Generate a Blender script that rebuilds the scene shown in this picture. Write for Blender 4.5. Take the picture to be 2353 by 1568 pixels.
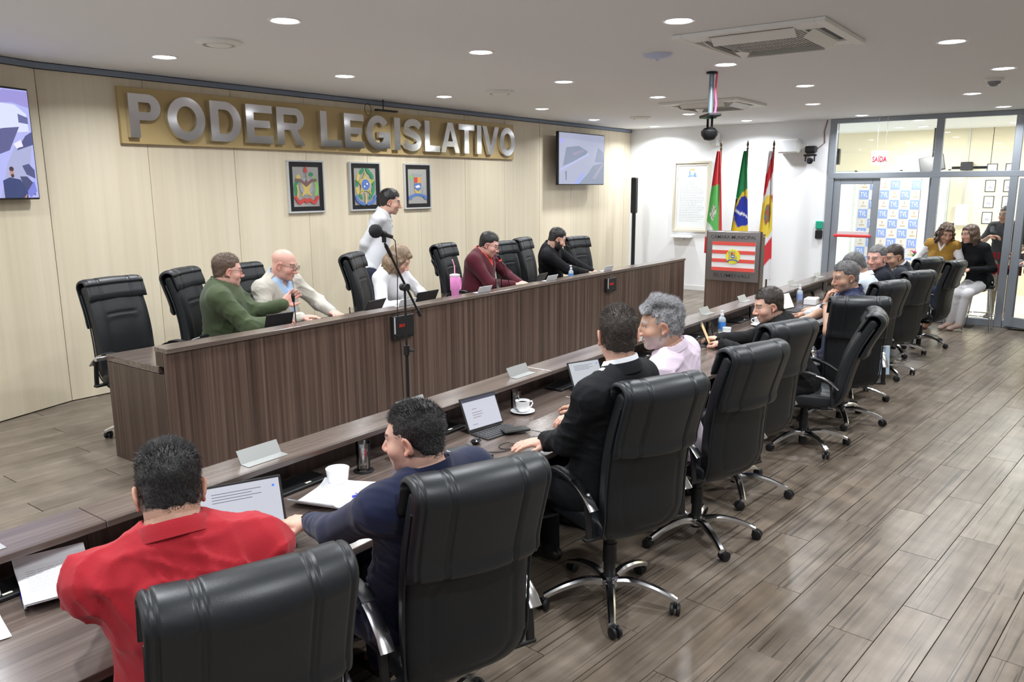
import bpy, bmesh, math, random
import numpy as np
from mathutils import Vector, Matrix, Euler
random.seed(7)
rng = np.random.default_rng(7)
PI = math.pi
for o in list(bpy.data.objects): bpy.data.objects.remove(o)
scn = bpy.context.scene
COL = scn.collection
R = math.radians

# ------------------------------------------------------------------ camera, world, exposure
cam_d = bpy.data.cameras.new('camera'); cam = bpy.data.objects.new('camera', cam_d); COL.objects.link(cam)
scn.camera = cam
cam_d.sensor_fit = 'HORIZONTAL'; cam_d.sensor_width = 36.0; cam_d.lens = 36.0*1805/2353
cam_d.clip_start = 0.05; cam_d.clip_end = 200
CH = 2.05
_pi, _ro, _ya = R(11.09), R(-.28), R(36.62)
_F = Vector((math.cos(_ya)*math.cos(_pi), math.sin(_ya)*math.cos(_pi), -math.sin(_pi)))
_r = Vector((math.sin(_ya), -math.cos(_ya), 0)); _u = _r.cross(_F)
_r2 = _r*math.cos(_ro)+_u*math.sin(_ro); _u2 = -_r*math.sin(_ro)+_u*math.cos(_ro)
cam.matrix_world = Matrix(((_r2.x, _u2.x, -_F.x, 0), (_r2.y, _u2.y, -_F.y, 0), (_r2.z, _u2.z, -_F.z, CH), (0, 0, 0, 1)))
cam_d.dof.use_dof = False

scn.view_settings.view_transform = 'Standard'
scn.view_settings.look = 'None'
scn.view_settings.gamma = 1
scn.view_settings.use_curve_mapping = False
scn.view_settings.exposure = 0.22
world = bpy.data.worlds.new('world'); scn.world = world; world.use_nodes = True
wn = world.node_tree.nodes; wn['Background'].inputs[0].default_value = (0.90, 0.96, 1.0, 1)
wn['Background'].inputs[1].default_value = 1.5
LAMP_W = 23.0        # each ceiling downlight, watts
LENS_E = 14.0

# ------------------------------------------------------------------ materials
MATS = {}
def nmat(name):
    m = bpy.data.materials.new(name); m.use_nodes = True
    nt = m.node_tree; return m, nt, nt.nodes, nt.links, nt.nodes['Principled BSDF']
def mat(name, col, rough=.6, metal=0., bump=0., bscale=60., var=0., spec=.5, emis=None, est=1., coat=0., alpha=1., trans=0., ior=1.45, sheen=0.):
    if name in MATS: return MATS[name]
    m, nt, N, L, b = nmat(name)
    b.inputs['Base Color'].default_value = (*col, 1); b.inputs['Roughness'].default_value = rough
    b.inputs['Metallic'].default_value = metal; b.inputs['Specular IOR Level'].default_value = spec
    b.inputs['IOR'].default_value = ior
    if coat: b.inputs['Coat Weight'].default_value = coat; b.inputs['Coat Roughness'].default_value = .15
    if sheen: b.inputs['Sheen Weight'].default_value = sheen
    if trans: b.inputs['Transmission Weight'].default_value = trans
    if emis is not None:
        b.inputs['Emission Color'].default_value = (*emis, 1); b.inputs['Emission Strength'].default_value = est
    tc = N.new('ShaderNodeTexCoord')
    if var:
        n = N.new('ShaderNodeTexNoise'); n.inputs['Scale'].default_value = bscale*.25; n.inputs['Detail'].default_value = 4
        L.new(tc.outputs['Object'], n.inputs['Vector'])
        mx = N.new('ShaderNodeMix'); mx.data_type = 'RGBA'
        mx.inputs[6].default_value = (*[c*(1-var) for c in col], 1); mx.inputs[7].default_value = (*[min(1, c*(1+var)) for c in col], 1)
        L.new(n.outputs[0], mx.inputs[0]); L.new(mx.outputs[2], b.inputs['Base Color'])
    if bump:
        n2 = N.new('ShaderNodeTexNoise'); n2.inputs['Scale'].default_value = bscale; n2.inputs['Detail'].default_value = 5
        L.new(tc.outputs['Object'], n2.inputs['Vector'])
        bp = N.new('ShaderNodeBump'); bp.inputs['Strength'].default_value = bump; bp.inputs['Distance'].default_value = .004
        L.new(n2.outputs[0], bp.inputs['Height']); L.new(bp.outputs[0], b.inputs['Normal'])
    MATS[name] = m; return m

def wood(name, cols, axis='z', stretch=.5, dens=45., rough=.35, rnd=False, streak=.5, bump=.05, coord='Object', cracks=0.):
    """procedural grain that runs along one axis; cols = dark, mid, light"""
    if name in MATS: return MATS[name]
    m, nt, N, L, b = nmat(name)
    b.inputs['Roughness'].default_value = rough
    tc = N.new('ShaderNodeTexCoord'); mp = N.new('ShaderNodeMapping')
    sc = {'x': (stretch, dens, dens), 'y': (dens, stretch, dens), 'z': (dens, dens, stretch)}[axis]
    mp.inputs['Scale'].default_value = sc
    if rnd:
        oi = N.new('ShaderNodeObjectInfo'); mu = N.new('ShaderNodeVectorMath'); mu.operation = 'MULTIPLY_ADD'
        cb = N.new('ShaderNodeCombineXYZ'); 
        for i in range(3): L.new(oi.outputs['Random'], cb.inputs[i])
        L.new(cb.outputs[0], mu.inputs[0]); mu.inputs[1].default_value = (37.3, 91.7, 53.1); L.new(tc.outputs[coord], mu.inputs[2])
        L.new(mu.outputs[0], mp.inputs['Vector'])
    else: L.new(tc.outputs[coord], mp.inputs['Vector'])
    n1 = N.new('ShaderNodeTexNoise'); n1.inputs['Scale'].default_value = 1; n1.inputs['Detail'].default_value = 6; n1.inputs['Roughness'].default_value = .62
    L.new(mp.outputs[0], n1.inputs['Vector'])
    n2 = N.new('ShaderNodeTexNoise'); n2.inputs['Scale'].default_value = .22; n2.inputs['Detail'].default_value = 3
    L.new(mp.outputs[0], n2.inputs['Vector'])
    ad = N.new('ShaderNodeMath'); ad.operation = 'MULTIPLY_ADD'; ad.inputs[1].default_value = streak; 
    L.new(n1.outputs[0], ad.inputs[0])
    m2 = N.new('ShaderNodeMath'); m2.operation = 'MULTIPLY'; m2.inputs[1].default_value = 1-streak; L.new(n2.outputs[0], m2.inputs[0]); L.new(m2.outputs[0], ad.inputs[2])
    cr = N.new('ShaderNodeValToRGB'); e = cr.color_ramp.elements
    e[0].position = .36; e[0].color = (*cols[0], 1); e[1].position = .64; e[1].color = (*cols[2], 1)
    k = e.new(.5); k.color = (*cols[1], 1)
    L.new(ad.outputs[0], cr.inputs[0]); out = cr.outputs[0]
    if rnd:
        hs = N.new('ShaderNodeHueSaturation'); mr = N.new('ShaderNodeMapRange'); mr.inputs[3].default_value = .92; mr.inputs[4].default_value = 1.07
        L.new(oi.outputs['Random'], mr.inputs[0]); L.new(mr.outputs[0], hs.inputs['Value']); L.new(out, hs.inputs['Color']); out = hs.outputs[0]
    if cracks:
        n3 = N.new('ShaderNodeTexNoise'); n3.inputs['Scale'].default_value = .8; n3.inputs['Detail'].default_value = 2; n3.inputs['Distortion'].default_value = .3
        mp2 = N.new('ShaderNodeMapping'); mp2.inputs['Scale'].default_value = tuple(s*2.6 if s > 2 else s*.75 for s in sc)
        L.new(mp.inputs['Vector'].links[0].from_socket, mp2.inputs['Vector']); L.new(mp2.outputs[0], n3.inputs['Vector'])
        c3 = N.new('ShaderNodeValToRGB'); q = c3.color_ramp.elements; q[0].position = .365; q[0].color = (1-cracks,)*3+(1,); q[1].position = .395; q[1].color = (1, 1, 1, 1)
        L.new(n3.outputs[0], c3.inputs[0])
        mm = N.new('ShaderNodeMix'); mm.data_type = 'RGBA'; mm.blend_type = 'MULTIPLY'; mm.inputs[0].default_value = 1
        L.new(out, mm.inputs[6]); L.new(c3.outputs[0], mm.inputs[7]); out = mm.outputs[2]
        # blotchy wear
        n4 = N.new('ShaderNodeTexNoise'); n4.inputs['Scale'].default_value = 6; n4.inputs['Detail'].default_value = 4
        L.new(mp.inputs['Vector'].links[0].from_socket, n4.inputs['Vector'])
        c4 = N.new('ShaderNodeMapRange'); c4.inputs[1].default_value = .3; c4.inputs[2].default_value = .7; c4.inputs[3].default_value = .74; c4.inputs[4].default_value = 1.16
        L.new(n4.outputs[0], c4.inputs[0])
        h4 = N.new('ShaderNodeHueSaturation'); L.new(c4.outputs[0], h4.inputs['Value']); L.new(out, h4.inputs['Color']); out = h4.outputs[0]
    L.new(out, b.inputs['Base Color'])
    bp = N.new('ShaderNodeBump'); bp.inputs['Strength'].default_value = bump; bp.inputs['Distance'].default_value = .003
    L.new(n1.outputs[0], bp.inputs['Height']); L.new(bp.outputs[0], b.inputs['Normal'])
    MATS[name] = m; return m

def attr_mat(name, rough=.55, bump=.15, bscale=120, sss=0., sheen=0.):
    """base colour from the mesh colour attribute 'col' (skin with lips, brows, stubble)"""
    if name in MATS: return MATS[name]
    m, nt, N, L, b = nmat(name)
    a = N.new('ShaderNodeVertexColor'); a.layer_name = 'col'; L.new(a.outputs[0], b.inputs['Base Color'])
    b.inputs['Roughness'].default_value = rough
    if sss: b.inputs['Subsurface Weight'].default_value = sss; b.inputs['Subsurface Radius'].default_value = (.012, .005, .003)
    tc = N.new('ShaderNodeTexCoord'); n = N.new('ShaderNodeTexNoise'); n.inputs['Scale'].default_value = bscale; n.inputs['Detail'].default_value = 4
    L.new(tc.outputs['Object'], n.inputs['Vector'])
    bp = N.new('ShaderNodeBump'); bp.inputs['Strength'].default_value = bump; bp.inputs['Distance'].default_value = .002
    L.new(n.outputs[0], bp.inputs['Height']); L.new(bp.outputs[0], b.inputs['Normal'])
    MATS[name] = m; return m

def glassmat(name, tint=(.96, .99, .98), rough=0.0, alpha=.10):
    """thin clear pane: mostly transparent with a mirror-like sheen"""
    if name in MATS: return MATS[name]
    m = bpy.data.materials.new(name); m.use_nodes = True; nt = m.node_tree; N = nt.nodes; L = nt.links
    N.remove(N['Principled BSDF'])
    t = N.new('ShaderNodeBsdfTransparent'); t.inputs[0].default_value = (*tint, 1)
    g = N.new('ShaderNodeBsdfGlossy'); g.inputs['Roughness'].default_value = rough+.02
    fr = N.new('ShaderNodeFresnel'); fr.inputs[0].default_value = 1.45
    ma = N.new('ShaderNodeMath'); ma.operation = 'ADD'; ma.inputs[1].default_value = alpha-.04 if alpha > .04 else 0
    L.new(fr.outputs[0], ma.inputs[0])
    mx = N.new('ShaderNodeMixShader'); L.new(ma.outputs[0], mx.inputs[0]); L.new(t.outputs[0], mx.inputs[1]); L.new(g.outputs[0], mx.inputs[2])
    L.new(mx.outputs[0], N['Material Output'].inputs[0])
    MATS[name] = m; return m

# ------------------------------------------------------------------ objects
def tag(o, label=None, cat=None, group=None, kind=None):
    if label: o['label'] = label
    if cat: o['category'] = cat
    if group: o['group'] = group
    if kind: o['kind'] = kind
    return o
def empty(name, loc, rz=0., label=None, cat=None, group=None, kind=None):
    o = bpy.data.objects.new(name, None); COL.objects.link(o); o.empty_display_size = .1
    o.location = loc; o.rotation_euler = (0, 0, rz); return tag(o, label, cat, group, kind)
def link_mesh(name, me, parent=None, loc=None, rot=None):
    o = bpy.data.objects.new(name, me); COL.objects.link(o)
    if parent is not None: o.parent = parent
    if loc is not None: o.location = loc
    if rot is not None: o.rotation_euler = rot
    return o
def np_mesh(name, V, Fq, mats=None, smooth=True, sharp=None, midx=None, col=None, tris=None):
    me = bpy.data.meshes.new(name)
    V = np.asarray(V, dtype=np.float32); nq = len(Fq) if Fq is not None else 0; nt_ = len(tris) if tris is not None else 0
    loops = []; starts = []
    if nq: loops.append(np.asarray(Fq, dtype=np.int32).ravel()); starts.append(np.arange(nq)*4)
    if nt_: loops.append(np.asarray(tris, dtype=np.int32).ravel()); starts.append(nq*4+np.arange(nt_)*3)
    loops = np.concatenate(loops); starts = np.concatenate(starts).astype(np.int32)
    me.vertices.add(len(V)); me.vertices.foreach_set('co', V.ravel())
    me.loops.add(len(loops)); me.loops.foreach_set('vertex_index', loops)
    me.polygons.add(len(starts)); me.polygons.foreach_set('loop_start', starts)
    if midx is not None: me.polygons.foreach_set('material_index', np.asarray(midx, dtype=np.int32))
    me.update(calc_edges=True); me.validate()
    me.polygons.foreach_set('use_smooth', np.full(len(me.polygons), smooth))
    for m in (mats or []): me.materials.append(m)
    if col is not None:
        a = me.color_attributes.new('col', 'FLOAT_COLOR', 'POINT')
        c = np.ones((len(V), 4), dtype=np.float32); c[:, :3] = col; a.data.foreach_set('color', c.ravel())
    if sharp: me.set_sharp_from_angle(angle=R(sharp))
    return me

class MB:
    """collects shapes into one mesh"""
    def __init__(s): s.v = []; s.f = []; s.m = []
    def add(s, V, Fs, mi=0):
        n = len(s.v); s.v.extend([tuple(p) for p in V]); s.f.extend([tuple(i+n for i in f) for f in Fs]); s.m.extend([mi]*len(Fs)); return s
    def box(s, c, d, rot=None, mi=0, bev=0.):
        hx, hy, hz = d[0]/2, d[1]/2, d[2]/2; M = rot if rot is not None else Matrix.Identity(3); c = Vector(c)
        if bev <= 0:
            V = [c+M@Vector((x*hx, y*hy, z*hz)) for x in (-1, 1) for y in (-1, 1) for z in (-1, 1)]
            return s.add(V, [(0, 1, 3, 2), (4, 6, 7, 5), (0, 4, 5, 1), (2, 3, 7, 6), (0, 2, 6, 4), (1, 5, 7, 3)], mi)
        b = min(bev, hx*.9, hy*.9, hz*.9); idx = {}; V = []
        for x in (-1, 1):
            for y in (-1, 1):
                for z in (-1, 1):
                    for a in range(3):
                        p = [x*(hx-b), y*(hy-b), z*(hz-b)]; p[a] = (x, y, z)[a]*(hx, hy, hz)[a]
                        idx[x, y, z, a] = len(V); V.append(c+M@Vector(p))
        Fs = []
        def q(k): return idx[k]
        for a in range(3):
            o1, o2 = [(1, 2), (2, 0), (0, 1)][a]
            for sg in (-1, 1):
                ring = []
                for (u, w) in ((-1, -1), (1, -1), (1, 1), (-1, 1)):
                    k = [0, 0, 0]; k[a] = sg; k[o1] = u; k[o2] = w; ring.append(idx[(*k, a)])
                Fs.append(tuple(ring if sg > 0 else ring[::-1]))
        for a in range(3):
            o1, o2 = [(1, 2), (2, 0), (0, 1)][a]
            for u in (-1, 1):
                for w in (-1, 1):
                    def k(sg, face):
                        t = [0, 0, 0]; t[a] = sg; t[o1] = u; t[o2] = w; return idx[(*t, face)]
                    r = (k(-1, o1), k(1, o1), k(1, o2), k(-1, o2)); Fs.append(r if u*w < 0 else r[::-1])
        for x in (-1, 1):
            for y in (-1, 1):
                for z in (-1, 1):
                    r = (idx[x, y, z, 0], idx[x, y, z, 1], idx[x, y, z, 2]); Fs.append(r if x*y*z > 0 else r[::-1])
        return s.add(V, Fs, mi)
    def cyl(s, a, b, r1, r2=None, n=16, mi=0, cap=True):
        a = Vector(a); b = Vector(b); r2 = r1 if r2 is None else r2; d = (b-a).normalized()
        t = Vector((0, 0, 1)) if abs(d.z) < .9 else Vector((1, 0, 0)); x = d.cross(t).normalized(); y = d.cross(x)
        V = [a+(x*math.cos(2*PI*i/n)+y*math.sin(2*PI*i/n))*r1 for i in range(n)]+[b+(x*math.cos(2*PI*i/n)+y*math.sin(2*PI*i/n))*r2 for i in range(n)]
        Fs = [(i, n+i, n+(i+1) % n, (i+1) % n) for i in range(n)]
        if cap: Fs += [tuple(range(n)), tuple(range(2*n-1, n-1, -1))]
        return s.add(V, Fs, mi)
    def lathe(s, prof, n=24, c=(0, 0, 0), mi=0, M=None):
        c = Vector(c); V = []; Fs = []
        for (r, z) in prof:
            for i in range(n):
                p = Vector((r*math.cos(2*PI*i/n), r*math.sin(2*PI*i/n), z)); V.append(c+(M@p if M is not None else p))
        for j in range(len(prof)-1):
            for i in range(n): Fs.append((j*n+i, j*n+(i+1) % n, (j+1)*n+(i+1) % n, (j+1)*n+i))
        if prof[0][0] > 1e-6: Fs.append(tuple(range(n-1, -1, -1)))
        if prof[-1][0] > 1e-6: k = (len(prof)-1)*n; Fs.append(tuple(range(k, k+n)))
        return s.add(V, Fs, mi)
    def tube(s, pts, r, n=10, mi=0, closed=False):
        P = [Vector(p) for p in pts]; m = len(P); V = []; Fs = []; prev = None
        rr = r if hasattr(r, '__len__') else [r]*m
        for j in range(m):
            if closed: d = (P[(j+1) % m]-P[j-1]).normalized()
            else: d = (P[min(j+1, m-1)]-P[max(j-1, 0)]).normalized()
            if prev is None: t = Vector((0, 0, 1)) if abs(d.z) < .9 else Vector((1, 0, 0)); x = d.cross(t).normalized()
            else: x = (prev-d*prev.dot(d)).normalized()
            prev = x; y = d.cross(x)
            V += [P[j]+(x*math.cos(2*PI*i/n)+y*math.sin(2*PI*i/n))*rr[j] for i in range(n)]
        for j in range(m if closed else m-1):
            k = (j+1) % m
            Fs += [(j*n+i, j*n+(i+1) % n, k*n+(i+1) % n, k*n+i) for i in range(n)]
        if not closed: Fs += [tuple(range(n-1, -1, -1)), tuple(range((m-1)*n, m*n))]
        return s.add(V, Fs, mi)
    def prism(s, poly, o, ux, uy, th, mi=0):
        """polygon in the plane (o, ux, uy) with thickness th along ux x uy"""
        o = Vector(o); ux = Vector(ux); uy = Vector(uy); nrm = ux.cross(uy).normalized(); n = len(poly)
        V = [o+ux*a+uy*b for a, b in poly]+[o+ux*a+uy*b+nrm*th for a, b in poly]
        Fs = [tuple(range(n-1, -1, -1)), tuple(range(n, 2*n))]+[(i, (i+1) % n, n+(i+1) % n, n+i) for i in range(n)]
        return s.add(V, Fs, mi)
    def build(s, name, mats, parent=None, loc=None, rot=None, smooth=True, sharp=35):
        me = bpy.data.meshes.new(name); me.from_pydata([tuple(p) for p in s.v], [], s.f); me.update()
        mats = mats if isinstance(mats, (list, tuple)) else [mats]
        for m in mats: me.materials.append(m)
        me.polygons.foreach_set('material_index', s.m)
        bm = bmesh.new(); bm.from_mesh(me); bmesh.ops.recalc_face_normals(bm, faces=bm.faces); bm.to_mesh(me); bm.free()
        me.polygons.foreach_set('use_smooth', [smooth]*len(me.polygons))
        if smooth and sharp: me.set_sharp_from_angle(angle=R(sharp))
        return link_mesh(name, me, parent, loc, rot)

def catmull(pts, n):
    P = [np.array(p, float) for p in pts]; P = [2*P[0]-P[1]]+P+[2*P[-1]-P[-2]]; out = []
    m = len(P)-3
    for k in range(n):
        t = k/(n-1)*m; i = min(int(t), m-1); u = t-i; a, b, c, d = P[i:i+4]
        out.append(.5*((2*b)+(c-a)*u+(2*a-5*b+4*c-d)*u*u+(3*b-a-3*c+d)*u**3))
    return np.array(out)
def rotz(a): return Matrix.Rotation(a, 3, 'Z')
def copy_tree(o, parent=None):
    c = o.copy(); COL.objects.link(c)
    if parent is not None: c.parent = parent
    for ch in o.children: copy_tree(ch, c)
    return c

def text_mesh(txt, size=1., extrude=.0, offset=0., fit=None):
    """mesh of a word in the built-in font, lower-left at 0,0; fit=(w,h) scales it to a box"""
    cu = bpy.data.curves.new('t', 'FONT'); cu.body = txt; cu.size = size; cu.extrude = extrude; cu.offset = offset; cu.resolution_u = 6
    ob = bpy.data.objects.new('t', cu); COL.objects.link(ob); dg = bpy.context.evaluated_depsgraph_get()
    me = bpy.data.meshes.new_from_object(ob.evaluated_get(dg)); bpy.data.objects.remove(ob)
    n = len(me.vertices); V = np.empty(n*3, np.float32); me.vertices.foreach_get('co', V); V = V.reshape(-1, 3)
    mn = V.min(0); mx = V.max(0); V[:, :2] -= mn[:2]
    if fit: V[:, 0] *= fit[0]/(mx[0]-mn[0]); V[:, 1] *= fit[1]/(mx[1]-mn[1])
    me.vertices.foreach_set('co', V.ravel()); me.update(); return me
def text_on(name, txt, o, ux, uy, w, h, m, parent=None, extrude=.001, offset=0., mirror=False):
    me = text_mesh(txt, 1., 1. if extrude else 0, offset, (w, h)); ux = Vector(ux).normalized(); uy = Vector(uy).normalized(); nz = ux.cross(uy)
    n = len(me.vertices); V = np.empty(n*3, np.float32); me.vertices.foreach_get('co', V); V = V.reshape(-1, 3)
    if mirror: V[:, 0] = w-V[:, 0]
    W = np.outer(V[:, 0], ux)+np.outer(V[:, 1], uy)+np.outer(V[:, 2]*extrude, nz)+np.array(o)
    me.vertices.foreach_set('co', W.astype(np.float32).ravel())
    if mirror: me.flip_normals()
    me.update(); me.name = name; me.materials.clear(); me.materials.append(m)
    return link_mesh(name, me, parent)

def keep(o, parent):
    """parent an object whose mesh is written in room coordinates"""
    o.parent = parent
    M = Matrix.LocRotScale(parent.location, parent.rotation_euler, parent.scale)
    if parent.parent: M = Matrix.LocRotScale(parent.parent.location, parent.parent.rotation_euler, parent.parent.scale)@M
    o.matrix_parent_inverse = M.inverted(); return o
def struct(o): o['kind'] = 'structure'; return o

# ------------------------------------------------------------------ palette
leather = mat('black_leather', (.012, .0145, .0175), rough=.40, bump=.10, bscale=420, spec=.55)
leather_soft = mat('black_leather_back', (.011, .0125, .0145), rough=.48, bump=.12, bscale=420, spec=.45)
chrome = mat('polished_aluminium', (.72, .73, .75), rough=.17, metal=1.)
steel = mat('brushed_steel', (.62, .63, .65), rough=.28, metal=1., bump=.05, bscale=400)
blackp = mat('black_plastic', (.012, .012, .013), rough=.42)
rubber = mat('grey_rubber', (.05, .05, .052), rough=.6)
darkm = mat('dark_metal', (.03, .03, .033), rough=.4, metal=.6)
white_paint = mat('ceiling_paint', (.80, .80, .81), rough=.9, bump=.03, bscale=40)
wallwhite = mat('white_wall_paint', (.86, .875, .90), rough=.8, bump=.03, bscale=50)
offwhite = mat('off_white_plastic', (.80, .80, .77), rough=.5)
alu = mat('grey_anodised_frame', (.30, .33, .37), rough=.45, metal=.35)
porcelain = mat('white_porcelain', (.86, .87, .88), rough=.12, coat=.5)
paper = mat('white_paper', (.88, .89, .92), rough=.85)
ink = mat('dark_ink', (.08, .08, .10), rough=.8)
inkl = mat('faint_ink', (.45, .46, .52), rough=.9)
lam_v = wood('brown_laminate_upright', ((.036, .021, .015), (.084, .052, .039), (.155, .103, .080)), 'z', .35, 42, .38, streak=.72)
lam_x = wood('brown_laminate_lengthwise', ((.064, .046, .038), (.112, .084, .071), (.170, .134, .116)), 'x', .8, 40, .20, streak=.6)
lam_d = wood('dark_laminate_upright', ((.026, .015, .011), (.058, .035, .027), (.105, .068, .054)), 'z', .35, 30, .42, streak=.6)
lam_y = wood('brown_laminate_crosswise', ((.05, .036, .03), (.095, .07, .06), (.15, .12, .105)), 'y', .8, 40, .3, streak=.6)
maple = wood('pale_maple_panel', ((.67, .585, .43), (.73, .645, .485), (.78, .70, .54)), 'z', .25, 14, .42, rnd=True, streak=.5, bump=.01)
plankm = wood('weathered_plank', ((.132, .100, .072), (.188, .149, .113), (.250, .205, .164)), 'x', 1.3, 30, .31, rnd=True, streak=.5, bump=.05, cracks=.55)
plankd = wood('dais_plank', ((.125, .098, .073), (.160, .130, .100), (.195, .160, .130)), 'x', .9, 24, .42, rnd=True, streak=.5, bump=.03, cracks=.15)
gap = mat('dark_joint', (.035, .027, .022), rough=.9)
gold = mat('matt_gold_panel', (.50, .37, .17), rough=.38, metal=.15)
silver = mat('silver_frame', (.74, .76, .78), rough=.3, metal=.5)
clear = glassmat('clear_pane', (.97, .99, .985), 0, .06)
tumbler_glass = glassmat('drinking_glass', (.975, .985, .99), 0, .08)
watermat = glassmat('water', (.95, .97, .98), 0, .08)

XE = 13.36; YW = 7.165; ZC = 3.08; ZD = .20      # end wall, panelled wall, ceiling, dais height

# ------------------------------------------------------------------ main floor, planks laid at a slight angle
ang = R(-5.8); pd = np.array([math.cos(ang), math.sin(ang)]); pn = np.array([-math.sin(ang), math.cos(ang)])
PL, PW = 1.06, .21
bm_ = MB().box((4.2, -1.4, -.06), (18.4, 8.6, .10)); floor = struct(bm_.build('floor', gap, smooth=False))
bm_ = MB().box((0, 0, -.005), (PL-.0035, PW-.0035, .010), bev=.001)
pl_me = bm_.build('plank', plankm, smooth=False); pmesh = pl_me.data; bpy.data.objects.remove(pl_me)
cand = []
for k in range(-24, 24):
    t = .984+.21*k - PW/2
    for m in range(-9, 20):
        s = 3.95-.43*(-k)+PL*m+PL/2 if False else 3.95+.43*(-k)+PL*(m+.5)
        c = pd*s+pn*t
        if -4.0 < c[0] < 13.5 and -3.6 < c[1] < 2.84: cand.append((c[0], c[1]))
def seen(c):
    d = Vector((c[0], c[1], -CH)); return d.dot(_F)
vis = []
for c in cand:
    d = Vector((c[0], c[1], -CH)); z = d.dot(_F)
    if z < .6: vis.append(99.); continue
    px = 1176+1805*d.dot(_r2)/z; py = 784-1805*d.dot(_u2)/z
    vis.append(z if (-250 < px < 2600 and py < 1900) else 50+z)
order = np.argsort(vis); single = [cand[i] for i in order[:290]]; rest = [cand[i] for i in order[290:]]
for i, c in enumerate(single):
    o = link_mesh('plank', pmesh, floor); o.location = (c[0], c[1], -.0002*(i % 5)); o.rotation_euler = (0, 0, ang)
mb = MB()
for c in rest: mb.box((c[0], c[1], -.005), (PL-.005, PW-.005, .010), rot=rotz(ang))
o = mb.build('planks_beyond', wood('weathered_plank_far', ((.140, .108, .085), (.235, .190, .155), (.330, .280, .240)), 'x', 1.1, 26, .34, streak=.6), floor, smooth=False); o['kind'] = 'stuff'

# ------------------------------------------------------------------ dais behind the councillors' table
DY = 2.90
dais = struct(MB().box((6.6, (DY+YW+.5)/2, ZD/2-.012), (13.52, YW+.5-DY, ZD-.016)).build('dais_platform', gap, smooth=False))
dpm = MB().box((0, 0, 0), (1.595, .206, .010), bev=.001).build('plank', plankd, smooth=False); dm = dpm.data; bpy.data.objects.remove(dpm)
row = 0; y = DY+.105
while y < YW+.1:
    x = -.1+(row*.57) % 1.6-1.6
    while x < XE-.1:
        if x+.8 > -.6:
            if x+1.6 <= XE: o = link_mesh('plank', dm, dais); o.location = (x+.8, y, ZD-.006)
            elif x < XE-.02: MB().box(((x+XE)/2, y, ZD-.006), (XE-x-.004, .206, .010)).build('plank', plankd, dais, smooth=False)
        x += 1.6
    y += .21; row += 1
o = MB().box((6.6, DY+.008, ZD/2), (13.4, .012, ZD)).build('dais_edge', lam_x, dais, smooth=False)

# ------------------------------------------------------------------ panelled wall
wall_gap = mat('panel_joint', (.20, .175, .135), rough=.9)
wb = struct(MB().box((8.3, YW+.075, 1.6), (10.6, .10, 3.3)).build('wall_back', wall_gap, smooth=False))
xs = [3.087+.9135*i for i in range(12)]
for i in range(12):
    x0 = xs[i]; x1 = min(xs[i]+.9135, XE+.1) if i < 11 else XE+.02
    if x0 >= XE: break
    if x1 > XE: x1 = XE
    o = MB().box(((x0+x1)/2, YW+.011, (ZD+3.02)/2+.005), (x1-x0-.0045, .022, 3.02-ZD-.006), bev=.0015).build('panel', maple, smooth=False); keep(o, wb)
# the angled bay at the left
a0 = Vector((3.087, YW, 0)); dv = Vector((-.875, -.262, 0)).normalized(); a_n = Vector((dv.y, -dv.x, 0))
if a_n.y > 0: a_n = -a_n
Mz = rotz(math.atan2(-dv.y, -dv.x))
wl = struct(MB().box(a0+dv*2.2-a_n*.075+Vector((0, 0, 1.6)), (4.5, .10, 3.3), rot=Mz).build('wall_left', wall_gap, smooth=False))
for i in range(4):
    c = a0+dv*(.9135*(i+.5))-a_n*.011
    keep(MB().box((c.x, c.y, (ZD+3.02)/2+.005), (.909, .022, 3.02-ZD-.006), rot=Mz, bev=.0015).build('panel', maple, smooth=False), wl)
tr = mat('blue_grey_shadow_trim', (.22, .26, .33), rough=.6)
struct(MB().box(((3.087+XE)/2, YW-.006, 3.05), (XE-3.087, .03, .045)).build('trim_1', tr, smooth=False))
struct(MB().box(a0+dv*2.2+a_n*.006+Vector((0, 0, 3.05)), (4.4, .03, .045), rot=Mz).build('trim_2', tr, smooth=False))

# ------------------------------------------------------------------ ceiling, and the parts of the room shell out of view
struct(MB().box((4.6, 1.2, ZC+.05), (18.6, 13.6, .10)).build('ceiling', white_paint, smooth=False))
struct(MB().box((-4.4, -.5, 1.5), (.1, 12, 3.3)).build('wall_rear', wallwhite, smooth=False))
struct(MB().box((4.4, -5.4, 1.5), (18.2, .1, 3.3)).build('wall_right', wallwhite, smooth=False))

# ------------------------------------------------------------------ white end wall
we = MB()
we.box((XE+.06, (3.60+YW+.3)/2, 1.6), (.12, YW+.3-3.60, 3.25))
struct(we.build('wall_end', wallwhite, smooth=False))
struct(MB().box((XE-.006, (3.6+YW)/2, ZD+.04), (.012, YW-3.6, .08)).build('baseboard_end', mat('white_baseboard', (.78, .78, .78), .5), smooth=False))

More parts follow.
